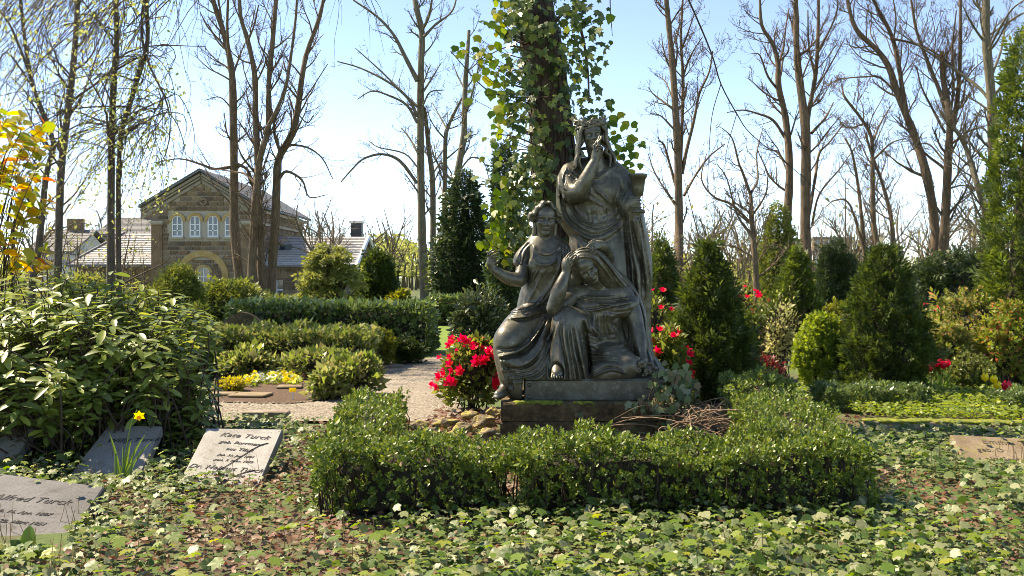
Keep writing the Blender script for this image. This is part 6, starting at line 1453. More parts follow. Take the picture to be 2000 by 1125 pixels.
# ---- ivy clad tree behind the sculpture
def ivy_tree():
    t = Tree(81); Y = 9.7; bark = mat_bark('bark_red_brown', [(.022, .014, .01), (.055, .034, .022), (.11, .075, .05)], 4)
    p, r = t.stem([(1105, 830), (1100, 640), (1092, 450), (1085, 350), (1076, 240), (1062, 120), (1045, 20), (1030, -80), (1020, -220)], 122, 86, Y, 18, jit=0)
    limbs = [([(1070, 60), (1110, 20), (1135, 60), (1148, 140), (1150, 200)], 10, 4, -.2), ([(1025, -150), (1180, -170), (1300, -90), (1345, 0), (1389, 103), (1408, 164), (1439, 222), (1469, 264), (1557, 336), (1645, 417)], 6, 1.5, 2.0), ([(1030, -100), (1130, -160), (1185, -60), (1192, 20), (1196, 70)], 6, 1.5, .3), ([(1080, 300), (1015, 270), (960, 260)], 5, 2, -.3), ([(1060, 110), (1000, 90), (930, 120)], 5, 2, -.3), ([(1070, 190), (1010, 190), (950, 175), (880, 100)], 5, 2, -.3), ([(1408, 164), (1390, 230), (1383, 330), (1380, 400)], 2.4, 1, 0), ([(1392, 110), (1370, 90), (1352, 110)], 2.5, 1, 0), ([(1439, 222), (1418, 300), (1416, 370)], 2, 1, 0)]
    for pts, w0, w1, dy in limbs: t.stem(pts, w0, w1, Y - .25 if dy < 1 else Y, 6, 'crown', dy)
    # creeping ivy stems winding up the bark
    rg = t.rg
    for k in range(26):
        a = rg.uniform(2.6, 6.9); i = np.arange(0, len(p), 2); ang = a + np.cumsum(rg.randn(len(i)) * .16); q = p[i] + np.stack([np.cos(ang) * r[i] * 1.02, np.sin(ang) * r[i] * 1.02, 0 * ang], 1); t.crown.append((catmull(q, 3), np.full((len(i) - 1) * 3 + 1, .008 * rg.uniform(.6, 1.5)), 5))
    rt = t.build('ivy_clad_tree', 'thick red brown trunk wrapped in ivy right behind the bronze group', 'tree', None, bark)
    # ivy leaves: hugging the bark, thicker tufts sticking out on the left
    iv = tag(empty('climbing_ivy', (P(1090, 0, Y).x, Y - .3, 0)), 'climbing ivy with green and yellow leaves on the thick trunk', 'ivy')
    pos = []; ax = []; up = []
    def tuft(px, py, rx, ry, n, y0=-.62, y1=-.3):
        for j in range(int(n * 1.5)):
            q = P(px + rg.randn() * rx * .5, py + rg.randn() * ry * .5, Y + rg.uniform(y0, y1)); pos.append(tuple(q)); ax.append((rg.randn() * .5, -.45 + rg.randn() * .3, -1 + rg.randn() * .3)); up.append((rg.randn() * .5, -1, .35 + rg.randn() * .4))
    for k in range(480):
        i = rg.randint(8, len(p)); a = rg.uniform(2.9, 4.5) if rg.rand() < .62 else rg.uniform(4.5, 6.4); e = r[i] * rg.uniform(1.02, 1.35); c = p[i]; pos.append((c[0] + math.cos(a) * e, c[1] + math.sin(a) * e, c[2] + rg.uniform(-.15, .15))); ax.append((math.cos(a) * .3 + rg.randn() * .3, math.sin(a) * .3, -1)); up.append((math.cos(a), math.sin(a) - .3, .3 + rg.randn() * .2))
    for a in ((1000, 60, 60, 70, 50), (1025, 20, 55, 50, 40), (998, 165, 56, 60, 56), (940, 110, 56, 40, 14), (1000, 235, 50, 50, 38), (966, 265, 46, 40, 10), (1026, 330, 50, 50, 46), (1012, 400, 50, 60, 70), (988, 450, 52, 60, 70), (1015, 480, 45, 50, 46), (1000, 350, 50, 40, 34), (1120, 40, 60, 50, 44), (1140, 20, 50, 40, 26), (1130, 110, 50, 50, 30), (1110, 190, 60, 60, 34), (1160, 225, 60, 30, 16), (1190, 215, 40, 30, 8), (1212, 290, 46, 50, 30), (1060, 90, 60, 40, 20)): tuft(*a)
    pos = np.array(pos); ax = np.array(ax); up = np.array(up); N = len(pos); sz = rg.uniform(.045, .105, N)
    dxy = np.abs(1000 + pos[:, 0] / pos[:, 1] * F - 1088); order = np.argsort(-dxy); near = order[:300]; far = order[300:]
    single(iv, 'leaf', [star_leaf([(-128, .44), (-62, .54), (0, .74), (62, .56), (128, .42)], .8, .14), star_leaf([(-120, .5), (-55, .5), (0, .8), (55, .5), (120, .5)], .84, .18), star_leaf([(-140, .4), (-70, .5), (0, .66), (70, .5), (140, .4)], .9, .1)], pos[near], ax[near], up[near], sz[near], M_IVY_O)
    put('leaves', leaves_mesh('leaves', IVY_T, IVY_F, pos[far], ax[far], up[far], sz[far]), mat_leaf('ivy_trunk_leaf', [(.03, .055, .014), (.055, .095, .018), (.09, .13, .025), (.14, .17, .03)], .4, .32, .6), iv, kind='stuff')
    tw = []
    for i in near[::2]:
        q = pos[i]; j = np.argmin(np.abs(p[:, 2] - q[2] + .15)); c = p[j]; d = q - c; d[2] = 0; a = c + d / (np.linalg.norm(d) + 1e-6) * r[j]; tw.append((catmull([a, (a + q) / 2 + (0, 0, -.04), q], 3), np.linspace(.005, .002, 7), 4))
    put('vines', tubes_mesh('vines', tw), TWIG, iv, kind='stuff')
ivy_tree()

# ---- gravestones
def mat_slab(name, lo, hi, lich, spec=.2, rough=.8, patch=.6):
    """weathered stone: cloudy tone, fine pitting, lichen and dirt stains"""
    m, n, b = new_mat(name); t = noise_tex(n, 3.2, 8, .65); r = ramp(n, [lo, hi], [.36, .64]); n.links.new(t.outputs[0], r.inputs[0])
    t2 = noise_tex(n, 9, 8, .75, dist=.8); f = ramp(n, [(0, 0, 0), (1, 1, 1)], [patch - .04, patch + .08]); n.links.new(t2.outputs[0], f.inputs[0]); mx = n.nodes.new('ShaderNodeMixRGB'); mx.inputs[2].default_value = (*lich, 1); n.links.new(f.outputs[0], mx.inputs[0]); n.links.new(r.outputs[0], mx.inputs[1])
    t3 = noise_tex(n, 120, 4, .7); f3 = ramp(n, [(.7, .7, .7), (1.12, 1.12, 1.12)], [.35, .6]); n.links.new(t3.outputs[0], f3.inputs[0]); mm = n.nodes.new('ShaderNodeMixRGB'); mm.blend_type = 'MULTIPLY'; mm.inputs[0].default_value = 1; n.links.new(mx.outputs[0], mm.inputs[1]); n.links.new(f3.outputs[0], mm.inputs[2]); n.links.new(mm.outputs[0], b.inputs['Base Color'])
    b.inputs['Roughness'].default_value = rough; b.inputs['Specular IOR Level'].default_value = spec; bump(n, b, t3.outputs[0], .35, .003); return m
SLAB_L = mat_slab('pale_grave_stone', (.24, .23, .205), (.36, .35, .32), (.15, .15, .11), .25, .75); SLAB_G = mat_slab('grey_grave_stone', (.12, .117, .112), (.17, .166, .16), (.09, .087, .078), .15, .85)
SLAB_D = mat_slab('brown_grey_grave_stone', (.18, .165, .145), (.26, .243, .218), (.12, .112, .08)); SLAB_S = mat_slab('sandy_grave_stone', (.17, .125, .08), (.3, .235, .16), (.22, .19, .06), .15, .92, .56)
INK_D = mat_noise('cut_letters_dark', [(.03, .028, .026), (.055, .05, .046)], 20, .8, bstr=0); INK_G = mat_noise('cut_letters_grey', [(.02, .019, .018), (.034, .032, .03)], 20, .8, bstr=0)
INK_B = mat_noise('cut_letters_brown', [(.07, .055, .035), (.11, .085, .06)], 20, .9, bstr=0)
def slab(name, label, c4, th, mat, lines=(), ink=None, shear=.3, side=None):
    """inscribed slab from its four top-face corners (front left, front right, back right, back left)"""
    A, B, C, D = [Vector(v) for v in c4]; n0 = (B - A).cross(D - A); e0 = Vector((0, 0, H)); C = e0 + (C - e0) * ((A - e0).dot(n0) / (C - e0).dot(n0)); n = (B - A).cross(D - A).normalized(); rt = tag(empty(name, ((A + B) / 2).to_tuple()[:2] + (0,)), label, 'gravestone')
    bev = .006; ctr = (A + B + C + D) / 4; ins = [v + (ctr - v).normalized() * bev * 1.5 for v in (A, B, C, D)]
    V = ins + [v - n * bev for v in (A, B, C, D)] + [v - n * th for v in (A, B, C, D)]
    Fs = [(0, 1, 2, 3)] + [(i, 4 + i, 4 + (i + 1) % 4, (i + 1) % 4) for i in range(4)] + [(4 + i, 8 + i, 8 + (i + 1) % 4, 4 + (i + 1) % 4) for i in range(4)] + [(11, 10, 9, 8)]
    mb = MB(); mb.add(V, Fs); mb.build('slab', mat, rt)
    ux = (B - A).normalized(); uy = n.cross(ux).normalized(); M = Matrix((ux, uy, n)).transposed().to_4x4(); W_ = (B - A).length; Hh = (D - A).length
    for (txt, u, v, s, al) in lines:
        cu = bpy.data.curves.new('inscription', 'FONT'); cu.body = txt; cu.size = s; cu.align_x = al; cu.align_y = 'CENTER'; cu.shear = shear; cu.extrude = .0012; cu.space_character = 1.05; cu.offset = .0004
        ob = bpy.data.objects.new('tmp', cu); COL.objects.link(ob); bpy.context.view_layer.update()
        me = bpy.data.meshes.new_from_object(ob.evaluated_get(bpy.context.evaluated_depsgraph_get())); bpy.data.objects.remove(ob); bpy.data.curves.remove(cu)
        base = A.lerp(B, u).lerp(D.lerp(C, u), v) + n * .0016; Mt = M.copy(); Mt.translation = base; me.transform(Mt); put('inscription', me, ink, rt)
    return rt
def corner(px, py, Y): return P(px, py, Y)
# Alfred: front edge low and near, tilted to the viewer
slab('gravestone', 'large smooth grey slab lying nearest, cut by the picture edge', [P(-150, 1052, 5.05), P(118, 1075, 5.0), P(204, 950, 5.62), P(-20, 922, 5.75)], .07, SLAB_G,
     [('Alfred Turck', .52, .66, .082, 'CENTER'), ('geb. 16. Apr. 1887', .52, .46, .043, 'CENTER'), ('gest. 22. März 1951', .52, .32, .043, 'CENTER')], INK_G)
slab('gravestone', 'pale cracked slab with two names by the box hedge corner', [P(352, 938, 6.35), P(504, 950, 6.3), P(552, 838, 6.95), P(404, 836, 6.98)], .07, SLAB_L,
     [('Kate Turck', .55, .845, .074, 'CENTER'), ('geb. Borrmann', .55, .71, .05, 'CENTER'), ('aus Tilsit', .56, .59, .05, 'CENTER'), ('geb. 31. Jan. 1901', .55, .475, .034, 'CENTER'), ('gest. 7. Febr. 1962', .55, .385, .034, 'CENTER'), ('Dr. Helmut Turck', .50, .25, .066, 'CENTER'), ('geb. 30. Dez. 1898', .50, .135, .036, 'CENTER'), ('gest. 17. Apr. 19', .50, .055, .034, 'CENTER')], INK_D)
slab('gravestone', 'brown grey slab half shaded by the rhododendron behind the daffodil', [P(122, 945, 6.4), P(268, 940, 6.42), P(316, 832, 7.05), P(212, 830, 7.1)], .07, SLAB_D, [('Willy Turck', .62, .72, .074, 'CENTER')], INK_G)
slab('gravestone', 'dark slab almost hidden under the rhododendron at the picture edge', [P(-130, 905, 6.7), P(28, 900, 6.7), P(70, 832, 7.1), P(-60, 830, 7.15)], .07, SLAB_D)
slab('gravestone', 'sandy weathered stone with old gothic lettering by the mossy kerb', [P(1886, 905, 7.05), P(2120, 915, 7.0), P(2110, 862, 7.35), P(1856, 849, 7.4)], .06, SLAB_S,
     [('Emma  Tu', .42, .80, .085, 'CENTER'), ('geb. D', .26, .50, .07, 'CENTER'), ('im Sept.', .36, .2, .065, 'CENTER')], INK_B, .0)
rt_ = empty('round_headstone', (P(470, 0, 15.2).x, 15.2, 0)); tag(rt_, 'dark brown headstone with a curved top behind the azalea hedge', 'gravestone')
mb = MB(); mb.prism([P(430, 655, 15.2), P(512, 655, 15.2)] + [P(430 + 82 * (1 - t), 636 - 26 * math.sin(math.pi * (1 - t) * .92 + .12), 15.2) for t in np.linspace(0, 1, 14)], (0, .16, 0)); mb.build('slab', STONE_DARK, rt_)
mb = MB(); q = P(470, 0, 15.2); mb.box((q.x, 15.28, .16), (.8, .3, .34), bev=.02); mb.build('plinth', SLAB_D, rt_)
# ------------------------------------------------------------------ things on the ground
def kerb(name, label, a, b, w, h, mat, moss=None):
    a = Vector(a); b = Vector(b); d = b - a; n = 12; rg = R_(int(abs(a.x * 100)) % 1000)
    rt = tag(empty(name, ((a.x + b.x) / 2, (a.y + b.y) / 2, 0)), label, 'kerb'); k = max(1, round(d.length / .95))
    for i in range(k):
        mb = MB(); c = a + d * ((i + .5) / k); mb.box((c.x, c.y, h / 2 - .04), (d.length / k - .008, w, h + .08), Matrix.Rotation(math.atan2(d.y, d.x), 3, 'Z'), .01); mb.build('kerb_stone', mat, rt)
    if moss:
        s = Sdf((min(a.x, b.x) - .05, min(a.y, b.y) - w, h - .05), (max(a.x, b.x) + .05, max(a.y, b.y) + w, h + .06), .009)
        for i in range(moss):
            t = rg.rand(); c = a + d * t; q = rg.uniform(.012, .03); s.ell((c.x, c.y + rg.uniform(-.5, .3) * w, h), (q * 1.8, q * 1.2, q * .55), .012)
        put('moss', s.mesh('moss'), MOSS, rt, kind='stuff')
KERB = mat_noise('kerb_sandstone', [(.13, .10, .075), (.22, .175, .13), (.3, .25, .19)], 6, .9, bstr=.4, bdist=.006, bscale=40)
g = lambda x, y: tuple(G(x, y))
kerb('kerb', 'dark stone kerb along the near edge of the gravel path', (G(474, 826).x, G(0, 826).y, 0), (G(566, 826).x, G(0, 826).y, 0), .12, .11, KERB)
kerb('kerb', 'mossy stone kerb behind the sandy gravestone', (P(1690, 0, 8.7).x, 8.75, 0), (P(2120, 0, 8.6).x, 8.55, 0), .16, .06, KERB, 330)
kerb('kerb', 'thin weathered edging stone under the golden box ball', (P(735, 0, 14.3).x, 14.0, 0), (P(790, 0, 14.6).x, 14.3, 0), .1, .06, KERB)
# flat stones in the pansy bed
for i, (px, py, w, d, lb) in enumerate(((490, 772, .42, .3, 'flat pale stepping slab in the mulch before the pansies'), (440, 770, .3, .2, 'flat pale slab next to the yellow cushion plants'), (566, 756, .3, .22, 'small flat stone at the right of the pansies'))):
    q = G(px, py, .03); mb = MB(); mb.box((q.x, q.y, .035), (w, d, .03), Matrix.Rotation(.12 * (i - 1), 3, 'Z'), .01); tag(mb.build('flat_stone', SLAB_S), lb, 'stone', 'flat stones in the pansy bed')
# mossy rocks left of the plinth
def rocks():
    rg = R_(17)
    spots = [(818, 832, 48, 22), (868, 826, 60, 24), (905, 838, 46, 26), (945, 826, 58, 30), (955, 848, 50, 26), (918, 812, 40, 18), (965, 806, 34, 22), (840, 846, 50, 20), (885, 852, 56, 22), (1340, 848, 40, 20)]
    nm = ['leftmost flat', 'long dark', 'round', 'largest yellow mossed', 'low front', 'small back', 'small orange tinted', 'flat front', 'broad front', 'lone']
    for i, (px, py, w, h) in enumerate(spots):
        Y = 2565 / (py + h * .3 - 540) * .96; c = P(px, py, Y); rx = w / 2 * Y / F; rz = h * .55 * Y / F; s = Sdf(c - Vector((rx * 1.4, rx * 1.2, rz * 1.6)), c + Vector((rx * 1.4, rx * 1.2, rz * 1.5)), max(rx / 14, .006))
        s.ell(c, (rx, rx * .8, rz), .03)
        for k in range(16): d = nrm(rg.randn(3)); s.ell(np.array(tuple(c)) + d * np.array((rx, rx * .8, rz)) * 1.42, np.array((rx, rx, rz * 1.2)) * .66, .006, sub=True)
        tag(put('rock', s.mesh('rock'), [MOSSROCK]), '%s rock in the mossy edging beside the stone plinth' % nm[i] if i < 9 else 'lone rock among dry vines right of the stone plinth', 'rock', 'mossy edging rocks')
MOSSROCK = mat_noise('mossy_rock', [(.09, .07, .05), (.2, .16, .09), (.34, .27, .08), (.25, .24, .05)], 9, .95, bstr=1, bdist=.03, bscale=30, pos=[.35, .48, .55, .65])
rocks()
# ---- ground cover: ivy leaves, seedlings, dry leaves
def on_slab(x, y):
    """keep clear of the tops of the gravestones, statue base and hedges"""
    px = 1000 + x / y * F; py = HZ + H / y * F
    m = (x > -.12) & (x < 1.32) & (y > 7.86); m |= (x > -1.15) & (x < 2.15) & (y > 5.5) & (y < 5.9)
    return m
def inslab(p):
    px = 1000 + p[:, 0] / p[:, 1] * F; py = HZ + (H - p[:, 2]) / p[:, 1] * F; m = np.zeros(len(p), bool)
    for poly, ym in (([(-160, 1052), (110, 1066), (196, 952), (-20, 930)], 5.9), ([(372, 912), (508, 930), (546, 846), (406, 842)], 7.1), ([(150, 925), (272, 925), (308, 840), (214, 838)], 7.2), ([(1885, 893), (2120, 905), (2110, 866), (1866, 856)], 7.5)):
        c = np.zeros(len(p), bool); j = len(poly) - 1
        for i in range(len(poly)):
            a, b = poly[i], poly[j]; w = ((a[1] > py) != (b[1] > py)) & (px < (b[0] - a[0]) * (py - a[1]) / (b[1] - a[1] + 1e-9) + a[0]); c ^= w; j = i
        m |= c & (p[:, 1] < ym + .3)
    return m
def cover(name, label, n, T, F_, size, mat, seed, h=(.02, .1), dens=None, tilt=.35, xr=(-4.4, 5.0), yr=(3.7, 9.3), cat='ground cover', pw=1.0):
    rg = R_(seed); x = rg.uniform(*xr, n); y = yr[0] + (yr[1] - yr[0]) * rg.rand(n) ** pw; k = (np.abs(x) < .56 * y + .4) & ~on_slab(x, y)
    if dens is not None: k &= rg.rand(n) < dens(x, y)
    x, y = x[k], y[k]; m = len(x); p = np.stack([x, y, rg.uniform(*h, m) + .02 * lumpy(np.stack([x, y, 0 * x], 1), 3, 1, seed)], 1); k = ~inslab(p); p = p[k]; m = len(p); a = rg.uniform(0, 6.28, m)
    ax = np.stack([np.cos(a), np.sin(a), rg.uniform(-.35, .15, m)], 1); up = np.stack([rg.randn(m) * tilt, rg.randn(m) * tilt - .12, np.ones(m)], 1)
    return tag(put(name, leaves_mesh(name, T, F_, p, ax, up, rg.uniform(*size, m)), mat), label, cat, kind='stuff')
IVY2_T, IVY2_F = star_leaf([(-125, .48), (-62, .54), (0, .72), (62, .54), (125, .48)], .78, .2)
brown = lambda x, y: np.clip(np.exp(-((x + 1.25 - (y - 5) * .1) / .75) ** 2) * 1.1 + np.exp(-((x - 2.55) / .3) ** 2) * .8 * (y < 6.6) + .12 + .3 * (lumpy(np.stack([x, y, 0 * x], 1), 2.0, 1, 3) > .5), 0, 1)
gpath = lambda x, y: (y < 8.9 - .12 * (x > -4)) | (x > -.5)
cover('leaf_litter', 'brown dry leaves littering the ground between the ivy', 42000, OVAL_T, OVAL_F, (.022, .058), M_DRY, 91, (.0, .06), lambda x, y: brown(x, y) * gpath(x, y), .8, cat='leaf litter')
cover('ivy_ground_cover', 'carpet of ivy leaves covering the ground in front of the hedge', 44000, IVY2_T, IVY2_F, (.022, .066), M_IVY, 92, (.02, .12), lambda x, y: np.clip(1.08 - .95 * brown(x, y), .06, 1) ** 1.25 * ~((x > 2.7) & (y > 8.35)) * ((y < 7.9) | (np.abs(x) > 1.5)) * gpath(x, y) * np.where((x > -.9) & (x < 1.9) & (y > 5.9), .25, 1), .6, pw=1.25)
cover('seedling_ground_cover', 'bright yellow green seedlings standing above the ivy', 3000, MAPLE_T, MAPLE_F, (.026, .055), M_SEED, 93, (.10, .2), lambda x, y: (1.1 - .8 * brown(x, y)) * (.25 + .75 * (y < 4.9) + .6 * ((x < -1.5) & (y < 7.2))) * (np.abs(x - .5) < 6) * ((x < -1.2) | (x > 2.3) | (y < 5.0)), .3, yr=(3.7, 7.8))
cover('seedling_front_cover', 'larger pale seedling leaves along the bottom edge of the picture', 260, MAPLE_T, MAPLE_F, (.05, .085), M_SEED, 96, (.12, .22), None, .3, yr=(3.6, 4.75))
cover('green_ground_cover', 'bright green low carpet plants behind the mossy kerb', 7000, OVAL_T, OVAL_F, (.035, .07), M_LIME, 94, (.04, .14), lambda x, y: ((x > 3.4 - (y - 8.9) * .1) & (x < 5.6)) * 1.0, .5, xr=(3.2, 5.8), yr=(8.85, 11.0))
# litter inside the hedge round the plinth, and dry ivy stems at its right
cover('plinth_leaf_litter', 'dry brown leaves heaped inside the hedge round the plinth', 5200, OVAL_T, OVAL_F, (.03, .07), M_DRY, 95, (.0, .07), lambda x, y: ((x > -.75) & (x < 1.9)) * 1.0, .9, xr=(-.8, 2.0), yr=(5.9, 9.6), cat='leaf litter')
def stalks():
    """thin stalks that carry the seedlings"""
    rg = R_(97); tl = []
    for k in range(520):
        y = rg.uniform(3.9, 7.4); x = rg.uniform(-.55, .55) * y
        if on_slab(np.array([x]), np.array([y]))[0] or (-1.2 < x < 2.2 and 5.0 < y): continue
        h = rg.uniform(.1, .2); tl.append((np.array([(x, y, -.01), (x + rg.randn() * .01, y, h * .5), (x + rg.randn() * .02, y + rg.randn() * .02, h)]), np.array([.0022, .0018, .0015]), 3))
    tag(put('seedling_stalks', tubes_mesh('seedling_stalks', tl), mat_noise('stalk_red', [(.16, .06, .03), (.2, .16, .05)], 9, .7, bstr=0)), 'thin stalks of the seedlings among the ivy', 'ground cover', kind='stuff')
stalks()
def dry_vines():
    rg = R_(99); tl = []
    for k in range(150):
        a = np.array(P(rg.uniform(1325, 1440), rg.uniform(808, 862), rg.uniform(7.3, 8.3))); a[2] = rg.uniform(.0, .28); b = a + np.array((rg.randn() * .3, rg.randn() * .2, rg.randn() * .06)); b[2] = max(b[2], .01); m = (a + b) / 2 + np.array((rg.randn() * .06, 0, rg.uniform(.0, .12))); c = catmull([a, m, b], 4); tl.append((c, np.full(len(c), rg.uniform(.002, .0045)), 4))
    tag(put('dry_vines', tubes_mesh('dry_vines', tl), mat_noise('dry_stem', [(.16, .10, .06), (.3, .21, .14)], 12, .9, bstr=0)), 'tangle of dry vine stems right of the stone plinth', 'vines', kind='stuff')
dry_vines()
def plinth_ivy():
    rg = R_(101); rt = tag(empty('plinth_ivy', (1.25, 7.85, 0)), 'ivy with pale leaves climbing over the right corner of the plinth', 'ivy'); pos = []; ax = []; up = []
    for (px, py, rx, ry, n, Y) in ((1296, 766, 34, 26, 40, 7.86), (1278, 790, 34, 12, 16, 7.84), (1318, 742, 30, 34, 40, 8.0), (1334, 790, 30, 46, 46, 7.97), (1300, 820, 26, 24, 14, 7.84), (1350, 760, 16, 40, 24, 8.2), (1130, 808, 6, 8, 3, 7.87)):
        for j in range(n): pos.append(tuple(P(px + rg.randn() * rx * .5, py + rg.randn() * ry * .5, Y + rg.uniform(-.05, .03)))); ax.append((rg.randn() * .6, -.3, -1 + rg.randn() * .5)); up.append((rg.randn() * .4, -1, .5 + rg.randn() * .4))
    single(rt, 'leaf', [(IVY_T, IVY_F), star_leaf([(-120, .5), (-55, .5), (0, .8), (55, .5), (120, .5)], .72, .12)], np.array(pos), np.array(ax), np.array(up), rg.uniform(.035, .085, len(pos)), mat_leaf('ivy_pale_leaf', [(.04, .075, .015), (.08, .12, .025), (.13, .17, .05), (.24, .27, .15), (.2, .13, .05), (.06, .09, .02)], .3, .45, .5, isl=False))
    tl = []
    for k in range(24):
        i = rg.randint(len(pos)); q = np.array(pos[i]); a = np.array((1.28 + rg.randn() * .12, 7.86, .0)); c = catmull([a, (a + q) / 2 + rg.randn(3) * .03 + np.array((0, -.02, 0)), q], 4); tl.append((c, np.linspace(.005, .002, len(c)), 4))
    put('vines', tubes_mesh('vines', tl), TWIG, rt)
plinth_ivy()
# ---- flowers
YEL = mat_leaf('yellow_petal', [(.75, .62, .03), (.8, .7, .06)], .35, .5, .3); YEL2 = mat_leaf('deep_yellow', [(.8, .58, .04), (.82, .62, .06)], .3, .5, .3); WHT = mat_leaf('white_petal', [(.75, .75, .66), (.8, .8, .72)], .3, .6, .3)
REDT = mat_leaf('tulip_red', [(.5, .015, .03), (.62, .03, .04)], .35, .4, .4); BLADE = mat_leaf('blade_green', [(.09, .16, .03), (.14, .22, .04)], .4, .4, .5)
def blade(mb, b, tip, w, n=5):
    b = Vector(b); tip = Vector(tip); d = tip - b; s = d.cross(Vector((0, 1, 0))).normalized(); V = []; Fs = []
    for i in range(n + 1):
        t = i / n; c = b + d * t + Vector((0, 0, 1)) * d.length * .10 * math.sin(math.pi * t); ww = w * (1 - t ** 2.5) * .5 + .0008; V += [c - s * ww, c + Vector((0, -.004, 0)), c + s * ww]
    for i in range(n): a = 3 * i; Fs += [(a, a + 1, a + 4, a + 3), (a + 1, a + 2, a + 5, a + 4)]
    mb.add(V, Fs)
def daffodil():
    b = G(238, 945); b.z = 0; Y = b.y; rt = tag(empty('daffodil', b), 'single yellow daffodil with upright blades in front of the brown grey slab', 'flower'); rg = R_(6)
    for (x, y) in ((213, 845), (225, 870), (240, 868), (256, 860), (284, 848), (296, 862), (232, 905), (270, 890)): m = MB(); blade(m, b + Vector((rg.randn() * .02, rg.randn() * .02, 0)), P(x, y, Y + rg.randn() * .04), .02); m.build('leaf', BLADE, rt)
    m = MB(); h = P(262, 806, Y); m.tube(catmull([b, P(246, 880, Y), P(256, 830, Y), P(266, 803, Y - .01), h + Vector((.025, -.02, .01))], 4), .004, 6); m.build('stem', BLADE, rt)
    c = P(272, 812, Y - .03); fd = Vector((.25, -.9, -.3)).normalized(); q = fd.to_track_quat('Z', 'Y').to_matrix()
    for i in range(6):
        m = MB(); a = i * math.pi / 3; V = [q @ (Matrix.Rotation(a, 3, 'Z') @ Vector(v)) + c for v in ((0, 0, 0), (-.014, .018, .003), (0, .040, .002), (.014, .018, .003), (0, .02, -.001))]; m.add(V, [(0, 4, 2, 1), (0, 3, 2, 4)]); m.build('petal', YEL, rt)
    m = MB(); m.lathe([(.007, 0), (.010, .012), (.012, .026), (.017, .034), (.013, .030), (.009, .012), (.001, .006)], c, 12, q); m.build('trumpet', YEL2, rt)
daffodil()
def leafy_plant():
    b = G(62, 1092); rt = tag(empty('broad_leaved_plant', b), 'small plant with broad upright leaves at the foot of the nearest slab', 'plant'); T, Fs = long_leaf(.27, -.1, .08)
    tips = [(55, 1035, .16), (30, 1052, .12), (95, 1075, .11), (110, 1050, .1), (75, 1090, .1), (20, 1080, .1)]
    single(rt, 'leaf', [(T, Fs)], [b] * 6, [P(x, y, b.y + .02) - b for x, y, s in tips], [Vector((.1 * (i - 3), -1, .5)) for i in range(6)], [s for x, y, s in tips], mat_leaf('fresh_green_leaf', [(.11, .21, .02), (.19, .27, .03)], .5, .35, .6, isl=False))
leafy_plant()
def tulips(label, spots, mat, seed, Y, h):
    for i, (px, py) in enumerate(spots):
        rg = R_(seed + i); b = P(px + rg.randn() * 4, 0, Y); b.z = 0; rt = tag(empty('tulip', b), label if isinstance(label, str) else label[i], 'tulip', 'tulips in the right hand bed' if isinstance(label, str) else None)
        c = P(px, py, Y); m = MB(); m.tube(catmull([b, (b + c) / 2 + Vector((.01, 0, 0)), c], 3), .004, 5); m.build('stem', BLADE, rt)
        for k in range(3): a = rg.rand() * 6.28; m = MB(); blade(m, b, b + Vector((math.cos(a) * .09, math.sin(a) * .09, c.z * rg.uniform(.6, .85))), .028); m.build('leaf', BLADE, rt)
        for k in range(6):
            a = k * math.pi / 3; m = MB(); R3 = Matrix.Rotation(a, 3, 'Z'); V = [R3 @ Vector(v) + c for v in ((0, 0, 0), (-.016, .020, .02), (-.014, .024, .045), (0, .016, .07), (.014, .024, .045), (.016, .020, .02), (0, .027, .032))]; V = [Vector((v - c) * h) + c for v in V]
            m.add(V, [(0, 6, 2, 1), (0, 5, 4, 6), (6, 4, 3, 2)]); m.build('petal', mat, rt)
rg = R_(3)
tulips('red tulip in the clump left of the golden shrub', [(1802 + 5.5 * i + rg.uniform(-2, 2), 716 + rg.uniform(-8, 14)) for i in range(10)], REDT, 5, 11.4, 1.35)
tulips(['yellow tulip, upper one of the bright pair', 'yellow tulip, lower one of the bright pair', 'small yellow tulip beside the bright pair'], [(1924, 746), (1941, 750), (1948, 762)], YEL, 31, 10.4, 1.45)
tulips(['single crimson tulip standing near the picture edge'], [(1966, 766)], REDT, 41, 10.2, 1.9)
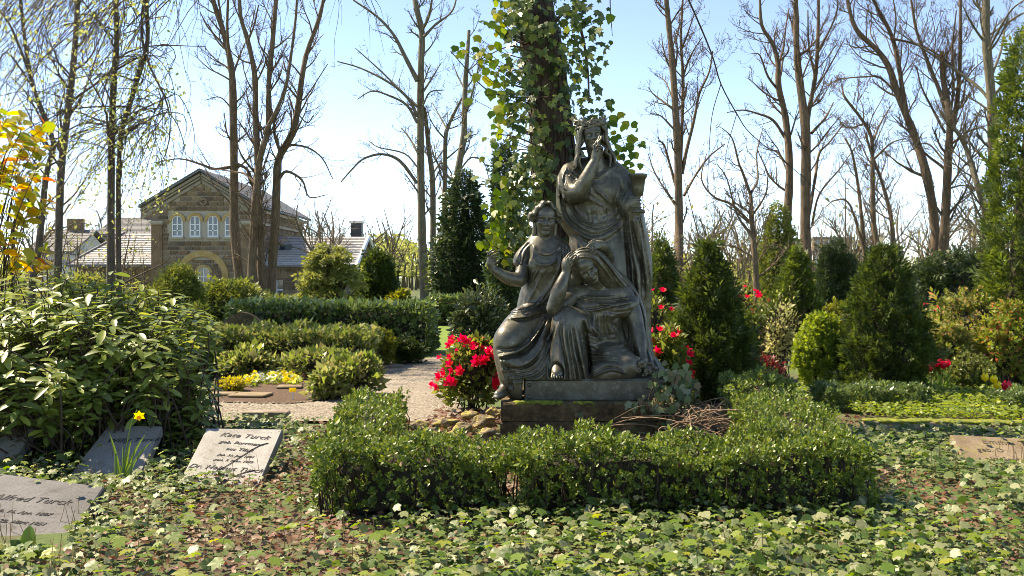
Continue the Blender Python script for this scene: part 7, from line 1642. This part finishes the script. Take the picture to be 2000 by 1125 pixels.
def pansies():
    rg = R_(55); T, Fs = [(0, 0, 0), (-.4, .35, .1), (0, .6, .14), (.4, .35, .1)], [(0, 3, 2, 1)]; parts = [(xf(T, Matrix.Rotation(a * 1.256, 3, 'Z') @ Matrix.Rotation(.25, 3, 'X')), Fs) for a in range(5)]; FT, FF = merge_t(parts)
    k = 0
    for m, lb, n in ((YEL, 'yellow pansy in the bed before the azaleas', 62), (WHT, 'white pansy among the yellow ones', 26)):
        me = mesh_np('flower', np.array(FT), np.array(FF)); me.materials.append(m); lf = leaves_mesh('leaves', LEAF_T, LEAF_F, rg.randn(8, 3) * .3 + (0, 0, -.6), rg.randn(8, 3), rg.randn(8, 3) + (0, 0, 1), .9); lf.materials.append(M_LIME)
        for i in range(n):
            t = rg.rand(); px = rg.uniform(482, 580); py = 744 + rg.uniform(-12, 10) - 8 * math.sin((px - 482) / 98 * 3.14); q = G(px, py + 8); s = rg.uniform(.062, .085)
            rt = tag(empty('pansy', (q.x, q.y, 0)), lb, 'pansy', 'yellow pansies in the bed' if m is YEL else 'white pansies in the bed')
            for nm, d in (('bloom', me), ('leaves', lf)):
                o = bpy.data.objects.new(nm, d); COL.objects.link(o); o.parent = rt; o.location = (0, 0, .06 + .05 * t); o.rotation_euler = (.7 + rg.randn() * .25, rg.randn() * .25, rg.randn() * .5); o.scale = (s, s, s)
pansies()
bush('cushion_plant', 'low cushion of yellow flowers beside the flat slab', 448, 740, 780, 64, 11.3, BOX_T, BOX_F, (.03, .05), mat_leaf('yellow_cushion', [(.4, .36, .03), (.5, .44, .05), (.25, .28, .03)], .4), 700, 82, 'plant', lo=0, nst=4)
q = G(572, 784); rt_ = tag(empty('plant_marker', q), 'small yellow plant marker on a stick in the mulch', 'marker'); mb = MB(); mb.box((q.x, q.y, .05), (.012, .008, .12)); mb.build('stick', WHITEP, rt_); mb = MB(); mb.box((q.x, q.y - .006, .125), (.075, .008, .045), None, .003); mb.build('plate', YEL, rt_)

def slab_streaks():  # thin dark tubes laid along the dark lines on the pale slab
    rg = R_(7)
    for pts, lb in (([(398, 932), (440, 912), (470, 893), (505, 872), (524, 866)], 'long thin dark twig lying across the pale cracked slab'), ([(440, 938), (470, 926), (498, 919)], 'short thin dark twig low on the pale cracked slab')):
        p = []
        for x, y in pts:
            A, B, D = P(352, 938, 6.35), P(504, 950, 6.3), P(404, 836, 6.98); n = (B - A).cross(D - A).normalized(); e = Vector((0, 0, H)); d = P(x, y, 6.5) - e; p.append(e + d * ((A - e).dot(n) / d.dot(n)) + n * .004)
        c = catmull(p, 5); tag(put('streak', tubes_mesh('streak', [(c, np.linspace(.0022, .0034, len(c)), 5)]), TWIG), lb, 'streak')
slab_streaks()
